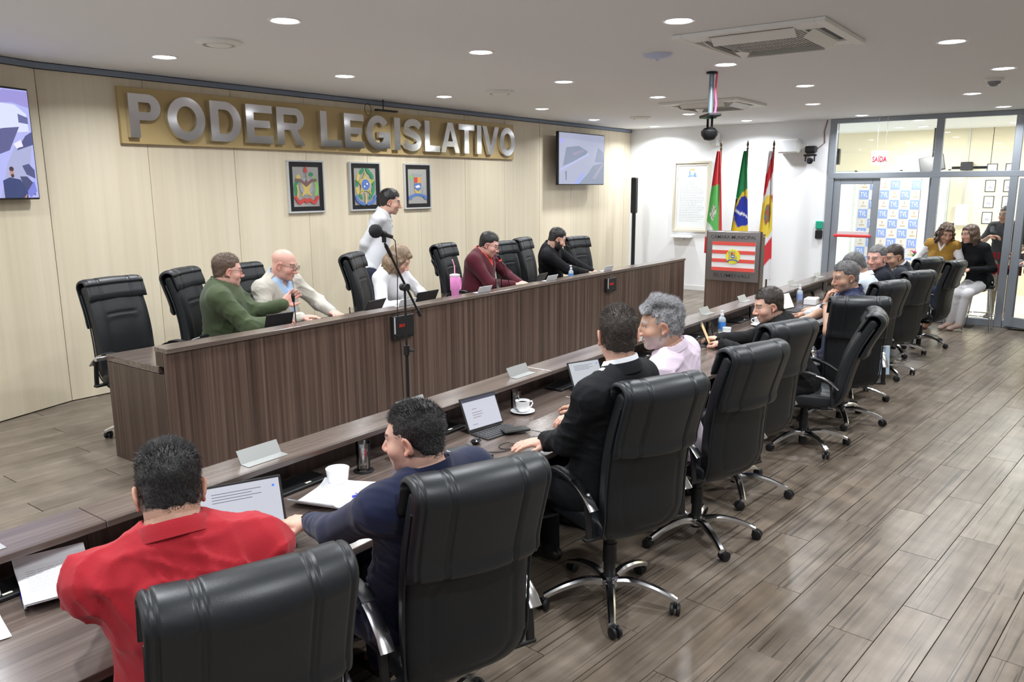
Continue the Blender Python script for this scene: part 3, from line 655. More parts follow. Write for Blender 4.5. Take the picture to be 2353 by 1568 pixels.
# ------------------------------------------------------------------ presiding desk on the dais
pdsk = empty('presiding_desk', (6.4, 5.0, ZD), 0, 'long brown laminate presiding desk on the dais facing the room', 'desk')
PX0, PX1 = 2.58, 10.30
def pb(name, c, d, m, parent=pdsk, **k): return keep(MB().box(c, d, **k).build(name, m, smooth=False), parent)
for i in range(3):
    x0 = PX0+(PX1-PX0)*i/3; x1 = PX0+(PX1-PX0)*(i+1)/3
    pb('front_panel', ((x0+x1)/2, 4.65, (ZD+1.03)/2), (x1-x0-.002, .04, 1.03-ZD), lam_v, bev=.0015)
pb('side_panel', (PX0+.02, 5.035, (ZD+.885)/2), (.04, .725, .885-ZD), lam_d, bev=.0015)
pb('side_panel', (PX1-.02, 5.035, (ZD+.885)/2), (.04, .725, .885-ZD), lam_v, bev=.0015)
pb('side_riser', (PX0+.02, 4.715, .983), (.04, .085, .09), lam_d, bev=.0015)
pb('back_riser', ((PX0+PX1)/2, 4.74, .983), (PX1-PX0-.08, .03, .09), lam_x)
pb('worktop', ((PX0+PX1)/2, 5.07, .91), (PX1-PX0, .67, .045), lam_x, bev=.003)
pb('ledge', ((PX0+PX1)/2, 4.69, 1.045), (PX1-PX0, .15, .030), lam_x, bev=.002)
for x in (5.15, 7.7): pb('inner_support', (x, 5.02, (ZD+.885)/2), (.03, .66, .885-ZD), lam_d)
# loose end of a metal rod seen at the desk's back left corner
pb('corner_bracket', (PX0-.02, 5.42, .905), (.10, .03, .03), steel, bev=.005)

# speaking clocks on the desk front
for i, (x0, x1, z0, z1, lb) in enumerate(((4.54, 4.785, .81, 1.005, 'small black speech timer with red digits on the desk front, behind the microphone stand'), (8.07, 8.29, .82, .985, 'small black speech timer with red digits on the far part of the desk front'))):
    t = empty('speech_timer', ((x0+x1)/2, 4.6, z0), 0, lb, 'timer', 'speech timers on the desk front')
    pb('casing', ((x0+x1)/2, 4.61, (z0+z1)/2), (x1-x0, .038, z1-z0), blackp, t, bev=.005)
    pb('side_strip', (x0+.012, 4.588, (z0+z1)/2+.02), (.012, .006, (z1-z0)*.7), silver, t)
    pb('button_strip', ((x0+x1)/2+.01, 4.588, z0+.025), ((x1-x0)*.8, .006, .018), darkm, t)
    keep(text_on('digits', '00:00' if i == 0 else '00:00', ((x0+x1)/2-.06, 4.589, (z0+z1)/2), (1, 0, 0), (0, 0, 1), .09, .026, emat('red_digits', (.9, .04, .02), .55), extrude=.0008), t)

# ------------------------------------------------------------------ councillors' table
tb = empty('councillor_table', (5.5, 2.5, 0), 0, 'long brown laminate table of the councillors with a raised ledge along its far side', 'table')
TX0, TX1 = -1.6, 12.55
nseg = 5
for i in range(nseg):
    x0 = TX0+(TX1-TX0)*i/nseg; x1 = TX0+(TX1-TX0)*(i+1)/nseg; xm = (x0+x1)/2
    pb('tabletop', (xm, 2.465, .735), (x1-x0-.003, .79, .030), lam_x, tb, bev=.002)
    pb('ledge', (xm, 2.805, .8875), (x1-x0-.0025, .21, .025), lam_x, tb, bev=.002)
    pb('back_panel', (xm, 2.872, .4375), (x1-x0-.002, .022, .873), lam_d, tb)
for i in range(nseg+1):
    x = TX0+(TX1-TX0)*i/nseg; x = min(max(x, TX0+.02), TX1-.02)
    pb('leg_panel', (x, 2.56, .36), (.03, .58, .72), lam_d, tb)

# tent name plates of folded metal on the ledge
def name_plate(x, y, z, w, az, label, m=steel, h=.055):
    n = empty('name_plate', (x, y, z), az, label, 'name plate', 'folded name plates on the desks')
    m_ = MB(); t = .0015
    m_.prism([(0, 0), (.055, 0), (.055, t), (t, t*1.2), (-.028, h), (-.030, h-.001)], (-w/2, -.01, 0), (0, 1, 0), (0, 0, 1), w)
    m_.build('folded_plate', m, n, smooth=False); return n
NP = [(.83, 2.80, 'first from the left'), (1.955, 2.80, 'right of the man in red'), (2.905, 2.80, 'behind the man in navy'), (3.86, 2.80, 'left of the man in the black suit'), (6.80, 2.82, 'behind the blue-labelled sanitiser'), (7.78, 2.83, 'behind the leaning man in black'), (9.35, 2.82, 'near the far end of the table'), (10.4, 2.82, 'nearest the white wall')]
for x, y, lb in NP: name_plate(x, y, .9005, .205, PI, 'folded steel name plate on the table ledge, '+lb, mat('dull_steel_plate', (.36, .37, .36), .38, metal=.75))
for x, lb in ((4.80, 'in front of the woman in white'), (5.86, 'in front of the man in burgundy'), (7.02, 'left of the bearded man'), (8.24, 'in front of the empty far chair')):
    name_plate(x, 4.70, 1.0605, .20, 0, 'folded pale name plate on the presiding desk, '+lb, mat('pale_plate', (.72, .74, .76), .4), .06)

# ------------------------------------------------------------------ lectern
lc = empty('lectern', (11.5, 4.32, ZD), 0, 'brown laminate lectern with a steel plate carrying a striped red and white flag', 'lectern')
lf = 11.30
pb('front_board', (lf+.02, 4.32, .80), (.04, .84, 1.20), lam_v, lc, bev=.002)
pb('side_board', (lf+.095, 4.72, .76), (.11, .035, 1.12), lam_v, lc, bev=.002)
pb('side_board', (lf+.095, 3.92, .76), (.11, .035, 1.12), lam_v, lc, bev=.002)
pb('top_board', (lf+.095, 4.32, 1.345), (.11, .84, .03), lam_y, lc, bev=.002)
pb('shelf', (lf+.10, 4.32, .95), (.10, .76, .02), lam_y, lc)
pb('steel_plate', (lf-.006, 4.318, 1.025), (.010, .80, .73), steel, lc, bev=.002)
pb('flag_ground', (lf-.013, 4.31, 1.025), (.004, .655, .43), C_['wh'], lc)
for i in range(4): pb('flag_stripe', (lf-.0165, 4.31, 1.215-i*.1265), (.003, .655, .053), mat('flag_red', (.78, .10, .08), .5), lc)
keep(MB().cyl((lf-.018, 4.31, 1.025), (lf-.0225, 4.31, 1.025), .108, n=32).build('flag_disc', mat('flag_yellow', (.85, .78, .05), .5), sharp=30), lc)
crest(lc, bl, (lf-.0235, 4.31, 1.03), (0, -1, 0), (0, 0, 1), .50)
keep(text_on('lettering', 'CÂMARA MUNICIPAL', (lf-.012, 4.665, 1.285), (0, -1, 0), (0, 0, 1), .69, .062, mat('engraved_dark', (.04, .04, .05), .6), extrude=.0008, offset=.005), lc)
keep(text_on('lettering', 'BLUMENAU', (lf-.012, 4.60, .715), (0, -1, 0), (0, 0, 1), .55, .055, MATS['engraved_dark'], extrude=.0008, offset=.005), lc)
def gooseneck(loc, tip, label, red=False, group='gooseneck microphones on the presiding desk'):
    g = empty('gooseneck_microphone', loc, 0, label, 'microphone', group); tip = Vector(tip)-Vector(loc)
    MB().box((0, 0, .014), (.11, .14, .028), bev=.008).build('base', blackp, g)
    mid = tip*.55+Vector((0, 0, .03)); P = [(0, 0, .02), tuple(tip*.2+Vector((0, 0, .02))), tuple(mid), tuple(tip)]
    C = catmull(P, 14); MB().tube([tuple(p) for p in C], .0042, 8).build('neck', darkm, g)
    d = (tip-mid).normalized(); mb = MB().cyl(tip-d*.02, tip+d*.03, .011, .015, n=14); mb.cyl(tip+d*.03, tip+d*.05, .015, .008, n=14); mb.build('head', blackp, g)
    if red: MB().cyl(tip-d*.028, tip-d*.018, .0135, n=14).build('light_ring', emat('red_ring', (1, .05, .02), 3), g)
    return g
gooseneck((11.40, 4.40, 1.362), (11.36, 4.33, 1.83), 'thin gooseneck microphone rising from the lectern', group='lectern microphone')

# ------------------------------------------------------------------ parchment, small shelf, wall devices
pc = empty('framed_document', (XE, 5.915, 1.25), 0, 'tall cream framed parchment with pale crest and handwriting on the white wall', 'picture')
m_ = MB()
for (cy, cz, sy, sz) in ((0, .60, .70, .04), (0, -.60, .70, .04), (.33, 0, .04, 1.16), (-.33, 0, .04, 1.16)): m_.box((XE-.02, 5.915+cy, 1.865+cz), (.04, sy, sz), bev=.004)
keep(m_.build('frame', mat('cream_frame', (.62, .58, .47), .5)), pc)
m_ = MB()
for (cy, cz, sy, sz) in ((0, .562, .62, .036), (0, -.562, .62, .036), (.292, 0, .036, 1.09), (-.292, 0, .036, 1.09)): m_.box((XE-.012, 5.915+cy, 1.865+cz), (.02, sy, sz))
keep(m_.build('passepartout', mat('cream_mat', (.78, .75, .66), .7), smooth=False), pc)
pb('sheet', (XE-.008, 5.915, 1.865), (.012, .55, 1.09), mat('pale_sheet', (.80, .83, .84), .8), pc)
crest(pc, [('yel', ell(0, .085, .055, .03)), ('lblue', band([(-.10, -.05), (0, -.03), (.10, -.05)], .03)), ('wh', ell(0, .03, .05, .06)), ('lblue', ell(-.06, .03, .02, .05)), ('lblue', ell(.06, .0, .02, .04))], (XE-.0145, 5.915, 2.26), (0, -1, 0), (0, 0, 1), .8)
m_ = MB(); z = 2.13
for r_ in range(24):
    y = 6.12; full = (r_ in (0, 1, 2)); end = 5.83 if r_ % 5 in (3,) else (5.90 if full else 5.715)
    y0 = 6.03 if full else 6.14
    while y0 > end:
        l = random.uniform(.02, .06); m_.box((XE-.0145, y0-l/2, z), (.0012, l, .007)); y0 -= l+.012
    z -= .030
keep(m_.build('handwriting', mat('pale_ink', (.50, .55, .58), .9), smooth=False), pc)
sh = empty('small_shelf', (XE, 6.05, 1.15), 0, 'small white shelf with an open book fixed below the parchment', 'shelf')
pb('board', (XE-.09, 6.05, 1.155), (.18, .38, .018), wallwhite, sh, bev=.003); pb('bracket', (XE-.04, 6.05, 1.12), (.07, .03, .05), wallwhite, sh)
bk = empty('open_book', (XE-.1, 6.05, 1.165), 0, 'open white guest book on the small wall shelf', 'book')
for s in (-1, 1): pb('page_block', (XE-.095, 6.05+s*.085, 1.176), (.15, .165, .022), paper, bk, bev=.006)
ws = empty('wall_speaker', (XE, 4.27, 2.6), 0, 'pale grey box speaker on the white wall, right of the flag tips', 'speaker', 'white wall speakers')
pb('cabinet', (XE-.12, 4.20, 2.68), (.20, .34, .22), offwhite, ws, bev=.02); pb('grille', (XE-.225, 4.20, 2.68), (.006, .30, .18), mat('grey_grille', (.6, .62, .64), .6), ws); pb('bracket', (XE-.03, 4.02, 2.62), (.06, .16, .20), offwhite, ws)
ws = empty('wall_speaker', (XE, 5.47, 2.8), 0, 'small white box speaker high on the white wall behind the left flag', 'speaker', 'white wall speakers')
pb('cabinet', (XE-.08, 5.50, 2.84), (.14, .15, .22), offwhite, ws, bev=.02); pb('grille', (XE-.153, 5.50, 2.84), (.006, .12, .18), MATS['grey_grille'], ws)
def ptz(c, label, wall=True):
    p = empty('camera_dome', c, 0, label, 'camera'); c = Vector(c)
    keep(MB().box(c+Vector((0, 0, .0)), (.13, .17, .11), bev=.02).build('base_box', blackp), p)
    keep(MB().box(c+Vector((-.03, .0, -.09)), (.05, .20, .03), bev=.008).build('fork_bar', darkm), p)
    for s in (-1, 1): keep(MB().box(c+Vector((-.03, s*.07, -.14)), (.03, .018, .10), bev=.005).build('fork_arm', darkm), p)
    keep(MB().lathe([(0, -.05), (.03, -.045), (.05, -.015), (.052, .02), (.03, .045), (0, .05)], 18, c+Vector((-.03, 0, -.18))).build('head', blackp), p)
    keep(MB().cyl(c+Vector((-.07, 0, -.18)), c+Vector((-.10, 0, -.18)), .024, n=16).build('lens', mat('dark_lens', (.01, .01, .015), .05, coat=1.)), p)
    return p
wc = ptz((XE-.07, 3.87, 2.62), 'black pan-tilt camera on a wall box beside the glass partition')
keep(MB().tube([(XE-.01, 3.80, 2.62), (XE-.01, 3.68, 2.72), (XE-.01, 3.70, 2.9), (XE-.01, 3.66, 3.07)], .006, 6).build('cable', mat('dark_red_cable', (.15, .03, .03), .5)), wc)
al = empty('access_panel', (XE, 3.70, 1.3), 0, 'green and black access button box on the white wall beside the entrance', 'switch')
pb('green_button_box', (XE-.02, 3.675, 1.42), (.04, .11, .13), mat('green_plastic', (.02, .35, .22), .4), al, bev=.01); pb('black_box', (XE-.02, 3.675, 1.27), (.04, .11, .14), blackp, al, bev=.01)
# ceiling camera on its pole
pj = empty('ceiling_camera', (7.16, 3.02, ZC), 0, 'black pan-tilt camera hanging on a grey pole with pink cable from the ceiling', 'camera')
px_, py_ = 7.16, 3.02
keep(MB().cyl((px_, py_, 2.70), (px_, py_, ZC+.01), .022, n=16).build('pole', mat('grey_pole', (.22, .28, .34), .35, metal=.5)), pj)
keep(MB().cyl((px_, py_, ZC-.02), (px_, py_, ZC+.01), .05, n=20).build('ceiling_flange', darkm), pj)
keep(MB().tube([(px_+.02, py_-.035, 2.68), (px_+.025, py_-.045, 2.8), (px_+.02, py_-.032, 2.9), (px_+.015, py_-.045, ZC)], .010, 8).build('cable', mat('pink_cable', (.85, .10, .22), .5)), pj)
keep(MB().box((px_, py_, 2.69), (.12, .30, .03), rot=rotz(R(-50)), bev=.008).build('cross_bar', blackp), pj)
keep(MB().box((px_, py_, 2.68), (.10, .12, .03), rot=rotz(R(-50)), bev=.008).build('connector_block', mat('green_board', (.05, .25, .15), .5)), pj)
Mp = rotz(R(-50))
for s in (-1, 1): keep(MB().box(Vector((px_, py_, 2.60))+Mp@Vector((0, s*.065, 0)), (.02, .012, .16), rot=Mp, bev=.003).build('fork_arm', darkm), pj)
keep(MB().lathe([(0, -.065), (.045, -.055), (.075, -.015), (.078, .02), (.05, .05), (0, .06)], 22, (px_, py_, 2.53)).build('head', blackp), pj)

# ------------------------------------------------------------------ column loudspeaker in the corner
cs = empty('column_loudspeaker', (12.75, 6.74, ZD), 0, 'tall slim black column loudspeaker on a pole in the far corner', 'speaker')
keep(MB().box((12.75, 6.74, 1.895), (.10, .10, .63), bev=.015).build('column', blackp), cs)
keep(MB().cyl((12.75, 6.74, ZD+.3), (12.75, 6.74, 1.6), .035, n=16).build('pole', blackp), cs)
keep(MB().box((12.75, 6.74, ZD+.17), (.34, .40, .34), bev=.02).build('bass_box', blackp), cs)
keep(MB().box((12.697, 6.74, 1.895), (.004, .08, .58)).build('grille', darkm, smooth=False), cs)

# ------------------------------------------------------------------ flags
def flag(x, y, ztop, zb0, zb1, wtop, wbot, cols, label, lean=0.):
    f = empty('flag', (x, y, ZD), 0, label, 'flag', 'flags on poles behind the lectern')
    keep(MB().cyl((x, y, ZD), (x, y, ztop-.12), .014, n=12).build('pole', mat('dark_wood_pole', (.10, .06, .03), .4)), f)
    keep(MB().lathe([(.02, 0), (.02, .015), (.008, .025), (.014, .045), (.020, .07), (.012, .10), (0, .14)], 14, (x, y, ztop-.13)).build('finial', mat('old_bronze', (.12, .09, .05), .35, metal=.7)), f)
    keep(MB().lathe([(.16, 0), (.16, .02), (.05, .05), (.025, .12), (.02, .12)], 24, (x, y, ZD)).build('foot', darkm), f)
    # cloth hanging in folds: grid, colours by height/width
    nz, nw = 70, 26; V = []; cl = []
    for i in range(nz+1):
        t = i/nz; z = (ztop-.16)*(1-t)+zb1*t; w = wtop+(wbot-wtop)*min(1, t*1.25)**.8
        for j in range(nw+1):
            s = j/nw; yy = y+.02-lean*t*.0+ (s-.35)*w*1.0; fold = math.sin(s*9+t*1.2)*.035*(.3+t)+math.sin(s*21+2)*.012
            zz = z-(abs(s-.5)*(-.10))*t+(.05*math.sin(s*5)*t)
            V.append((x-.03+fold, yy, zz)); cl.append(cols(t, s))
    Fq = [(i*(nw+1)+j, i*(nw+1)+j+1, (i+1)*(nw+1)+j+1, (i+1)*(nw+1)+j) for i in range(nz) for j in range(nw)]
    me = np_mesh('cloth', V, Fq, [attr_mat('flag_cloth', .8, .1, 200)], col=np.array(cl))
    keep(link_mesh('cloth', me), f); return f
def c_sc(t, s):
    if t < .34: return (.62, .04, .05)
    if s < .18+.0*t: return (.62, .04, .05)
    d = math.hypot((s-.62)/.6, (t-.60)/.17)
    if d < .45 and t > .5: return (.80, .80, .78) if (int(s*9)+int(t*30)) % 2 else (.25, .22, .15)
    if t < .78-.2*(s-.5): return (.12, .48, .12)
    return (.62, .04, .05) if t > .84 or s < .3 else (.80, .80, .80)
def c_br(t, s):
    if t < .37+.10*(s): return (.02, .27, .09)
    if ((s-.35)/.62)**2+((t-.60)/.155)**2 < 1:
        if abs((t-.60)+.10*(s-.5)-.01) < .012: return (.85, .87, .88)
        return (.02, .04, .42)
    return (.85, .62, .04) if t < .86 else (.02, .27, .09)
def c_bl(t, s):
    d = ((s-.5)/.62)**2+((t-.50)/.17)**2
    if d < 1:
        dd = ((s-.45)/.30)**2+((t-.48)/.08)**2
        if dd < 1: return (.25, .18, .08) if (int(s*8)+int(t*40)) % 3 else ((.60, .08, .06) if s < .5 else (.08, .25, .55))
        return (.88, .68, .08)
    k = (t-.08)*6.0-(s-.5)*1.1
    return (.68, .04, .05) if int(math.floor(k)) % 2 == 0 else (.84, .84, .87)
flag(12.6, 5.10, 2.77, 0, .95, .05, .26, c_sc, 'red, white and green state flag hanging furled, left of the three flags')
flag(12.6, 4.66, 2.76, 0, .95, .04, .26, c_br, 'green, yellow and blue national flag hanging furled between the other two')
flag(12.6, 4.24, 2.75, 0, .50, .06, .22, c_bl, 'red and white striped town flag with yellow disc, right of the three flags')

# ------------------------------------------------------------------ microphone stand on the dais
ms = empty('microphone_stand', (3.98, 3.9, ZD), 0, 'tall black boom microphone stand in front of the presiding desk', 'stand')
def sb(name, mbx, m=darkm): return keep(mbx.build(name, m), ms)
sb('pole', MB().cyl((3.98, 3.9, ZD+.02), (3.98, 3.9, .92), .0125, n=14).cyl((3.98, 3.9, .9), (3.98, 3.9, 1.345), .0085, n=12), blackp)
sb('height_knob', MB().cyl((3.98, 3.9, .87), (3.98, 3.9, .94), .021, n=16).cyl((3.98, 3.9, .90), (4.02, 3.87, .90), .010, n=10), blackp)
for a in (40, 160, 280): sb('leg', MB().tube([(3.98, 3.9, ZD+.14), (3.98+.28*math.cos(R(a)), 3.9+.28*math.sin(R(a)), ZD+.012)], .008, 8), blackp)
e0 = Vector((4.112, 3.9, 1.165)); e1 = Vector((3.80, 3.9, 1.68)); dB = (e1-e0).normalized()
sb('clutch', MB().cyl((3.98, 3.87, 1.36), (3.98, 3.93, 1.36), .026, n=18).box((3.98, 3.9, 1.36), (.05, .03, .05), bev=.008), blackp)
sb('boom', MB().cyl(e0, e1, .0085, n=12), blackp)
sb('boom_end_cap', MB().cyl(e0-dB*.035, e0+dB*.015, .013, n=14), blackp)
sb('boom_grip', MB().cyl(e1-dB*.11, e1-dB*.02, .013, n=14), blackp)
mk = empty('microphone', (3.80, 3.9, 1.72), 0, 'black microphone with a round foam windscreen on the boom stand', 'microphone')
mt = Vector((3.715, 3.895, 1.765)); md = Vector((.955, .02, -.29)).normalized()
keep(MB().cyl(mt, mt+md*.16, .020, .013, n=16).build('handle', blackp), mk)
keep(MB().lathe([(0, -.047), (.022, -.043), (.040, -.024), (.047, 0), (.041, .024), (.024, .042), (0, .047)], 24, mt).build('windscreen', mat('black_foam', (.02, .02, .022), .95, bump=.6, bscale=300)), mk)
keep(MB().tube([tuple(mt+md*.15), (3.90, 3.9, 1.69), (3.915, 3.9, 1.5), (3.90, 3.9, 1.2), (3.93, 3.905, .9), (3.945, 3.91, .5), (3.96, 3.92, ZD+.01)], .0035, 6).build('cable', blackp), mk)
keep(MB().cyl(mt+md*.05, mt+md*.09, .024, n=14).box(mt+md*.07+Vector((0.01, 0, -.03)), (.03, .02, .06), bev=.004).build('clip', blackp), mk)

# ------------------------------------------------------------------ ceiling fittings
DL = [(3.34, 4.24), (3.63, 6.13), (5.26, 5.85), (5.01, 4.01), (7.12, 6.25), (9.03, 6.19), (6.89, 4.46), (10.99, 6.55), (4.87, 2.29), (6.81, 2.75), (8.73, 4.34), (11.03, 4.98), (12.88, 6.45), (8.74, 2.65), (10.73, 3.14), (12.71, 4.74), (12.9, 3.05), (6.78, 1.02), (8.6, .86), (10.7, 1.35), (12.73, 1.22),
      (1.7, 5.9), (1.4, 4.1), (3.0, 2.3), (1.0, 2.4), (3.0, .5), (4.9, .6), (1.0, .2), (-1.2, 2.2), (-1.2, 4.4), (-1.2, -.2), (2.4, -2.4), (5.2, -2.4), (8.0, -2.4), (10.8, -2.0), (-1.6, -2.6)]
lens_m = mat('lamp_diffuser', (.9, .9, .9), .4, emis=(.97, .985, 1.), est=LENS_E)
ring = MB().lathe([(.085, .012), (.105, .010), (.108, .0), (.100, -.006), (.088, -.004), (.085, .012)], 32).build('trim_ring', mat('white_metal_ring', (.80, .80, .80), .35)); 
lens = MB().lathe([(0, -.010), (.05, -.008), (.088, .002), (.088, .008), (0, .008)], 28).build('diffuser', lens_m)
rm, lm_ = ring.data, lens.data; bpy.data.objects.remove(ring); bpy.data.objects.remove(lens)
DLN = ['large one above the letters PO, nearest the viewer', 'close to the left end of the gold sign', 'above the letters of the first word, by the wall', 'bright one left of the dome detector', 'near the wall above the word LEGISLATIVO', 'near the wall past the end of the sign', 'in line behind the bright middle one', 'nearest the far television', 'glaring one at the left of the big air conditioner',
       'just beyond the big air conditioner', 'left of the hanging camera', 'under the rear air conditioner', 'nearest the far left corner', 'right of the hanging camera, the nearer of two', 'right of the hanging camera, the farther of two', 'before the white end wall', 'nearest the entrance door', 'large one at the right edge of the ceiling', 'beside the small ceiling sensor', 'past the small ceiling sensor', 'by the glass at the far right']
where = {0: 'large in the upper left middle', 1: 'nearest the left end of the sign', 3: 'in the middle of the ceiling', 8: 'brightest, at the top centre right', 9: 'just beyond the big air conditioner', 17: 'at the right, past the air conditioner'}
for i, (x, y) in enumerate(DL):
    lb = 'lit recessed ceiling downlight, '+DLN[i] if i < len(DLN) else 'round recessed ceiling downlight, lit'
    d = empty('ceiling_downlight', (x, y, ZC+.0), 0, lb, 'lamp', 'recessed downlights of the chamber ceiling')
    link_mesh('trim_ring', rm, d); link_mesh('diffuser', lm_, d)
    ld = bpy.data.lights.new('lamp', 'AREA'); ld.shape = 'DISK'; ld.size = .16; ld.energy = LAMP_W; ld.color = (.93, .965, 1.); ld.spread = R(150)
    lo = bpy.data.objects.new('lamp_light', ld); COL.objects.link(lo); lo.parent = d; lo.location = (0, 0, -.03)
for (x, y) in ((14.8, .6), (14.8, 2.6), (16.4, .6), (16.4, 2.8), (15.2, -2), (16.6, -2)):  # lamps added so the lobby behind the glass comes out bright
    d = empty('ceiling_downlight', (x, y, 3.105), 0, 'added recessed lamp that brightens the lobby, '+{(14.8, .6): 'right of the exit sign, near the glass', (14.8, 2.6): 'nearest the exit sign', (16.4, .6): 'deeper in, above the certificates', (16.4, 2.8): 'deeper in, above the dark monitor', (15.2, -2): 'out to the right, near the glass', (16.6, -2): 'out to the right, by the back wall'}[(x, y)], 'lamp', 'lamps added to brighten the lobby')
    link_mesh('trim_ring', rm, d); link_mesh('diffuser', lm_, d)
    ld = bpy.data.lights.new('lamp', 'AREA'); ld.shape = 'DISK'; ld.size = .3; ld.energy = LAMP_W*1.7; ld.color = (1., .985, .95)
    lo = bpy.data.objects.new('lamp_light', ld); COL.objects.link(lo); lo.parent = d; lo.location = (0, 0, -.03)
for (x, y, lb) in ((3.5, 5.19, 'round white ceiling vent near the left end of the sign'), (7.12, 5.44, 'round white ceiling vent above the middle of the sign'), (11.03, 5.76, 'round white ceiling vent near the far television')):
    v = empty('ceiling_vent', (x, y, ZC), 0, lb, 'vent', 'round ceiling vents')
    MB().lathe([(.16, .0), (.16, -.012), (.13, -.030), (.115, -.030), (.115, -.012), (.10, .0)], 36).build('outer_ring', offwhite, v)
    MB().lathe([(0, -.034), (.075, -.034), (.088, -.028), (.088, -.020), (0, -.016)], 30).build('centre_disc', offwhite, v); MB().lathe([(0, -.004), (.12, -.004), (.12, 0)], 30).build('throat', mat('vent_throat', (.45, .44, .42), .7), v)
v = empty('smoke_detector', (5.93, 2.96, ZC), 0, 'flat bluish white dome detector on the ceiling, left of the air conditioner', 'detector')
MB().lathe([(.115, 0), (.115, -.012), (.10, -.028), (.05, -.040), (.015, -.044), (.012, -.055), (0, -.057)], 32).build('dome', mat('bluish_plastic', (.55, .60, .78), .45), v); MB().lathe([(.118, .002), (.122, .002), (.122, -.006), (.118, -.006)], 32).build('rim', offwhite, v)
v = empty('ceiling_sensor', (9.34, 1.0, ZC), 0, 'small round ceiling sensor at the upper right', 'detector')
MB().lathe([(.085, 0), (.085, -.02), (.06, -.03)], 28).build('ring', offwhite, v); MB().lathe([(.06, -.028), (.055, -.055), (.03, -.075), (0, -.08)], 24).build('dome', mat('grey_dome', (.25, .25, .27), .2), v)

def cassette(x, y, az, label, s=1.):
    a = empty('air_conditioner', (x, y, ZC-.004), az, label, 'air conditioner', 'ceiling cassette air conditioners')
    a.scale = (s, s, 1)
    m_ = MB(); h = .475; 
    for k in range(4):
        Mk = rotz(k*PI/2)
        m_.box(Mk@Vector((0, h-.03, -.012)), (2*h-(.12 if k % 2 else 0), .06, .030), rot=Mk, bev=.003)
        m_.box(Mk@Vector((0, h-.20, -.014)), (2*h-.42, .05, .022), rot=Mk, bev=.003)
        m_.box(Mk@Vector((h-.135, h-.135, -.012)), (.148, .148, .026), rot=Mk, bev=.003)
    m_.box((0, 0, -.002), (2*h-.01, 2*h-.01, .010))
    m_.build('panel', offwhite, a)
    m_ = MB().box((0, 0, -.016), (.56, .56, .014))
    m_.build('grille_back', mat('ac_dark', (.34, .33, .32), .7), a, smooth=False)
    g = MB()
    for i in range(26): g.box((0, -.27+i*.0215, -.026), (.56, .010, .008))
    for i in range(5): g.box((-.26+i*.13, 0, -.0262), (.010, .56, .009))
    g.build('grille', mat('ac_grille', (.52, .51, .50), .6), a, smooth=False)
    for k in range(4):
        Mk = rotz(k*PI/2)
        MB().box(Mk@Vector((0, h-.095, -.0085)), (2*h-.42, .035, .004), rot=Mk).build('air_slot', mat('slot_grey', (.10, .10, .10), .7), a, smooth=False)
        Ml = Mk@Matrix.Rotation(R(38), 3, 'X')
        MB().box(Mk@Vector((0, h-.150, -.045)), (2*h-.42, .080, .008), rot=Ml, bev=.003).build('louver', mat('ac_louver', (.78, .77, .73), .35), a)
    return a
cassette(5.80, 2.02, R(0), 'large ceiling cassette air conditioner with open louvres, nearest the viewer', 1.08)
cassette(9.85, 4.12, R(0), 'ceiling cassette air conditioner farther back, behind the hanging camera', 1.08)

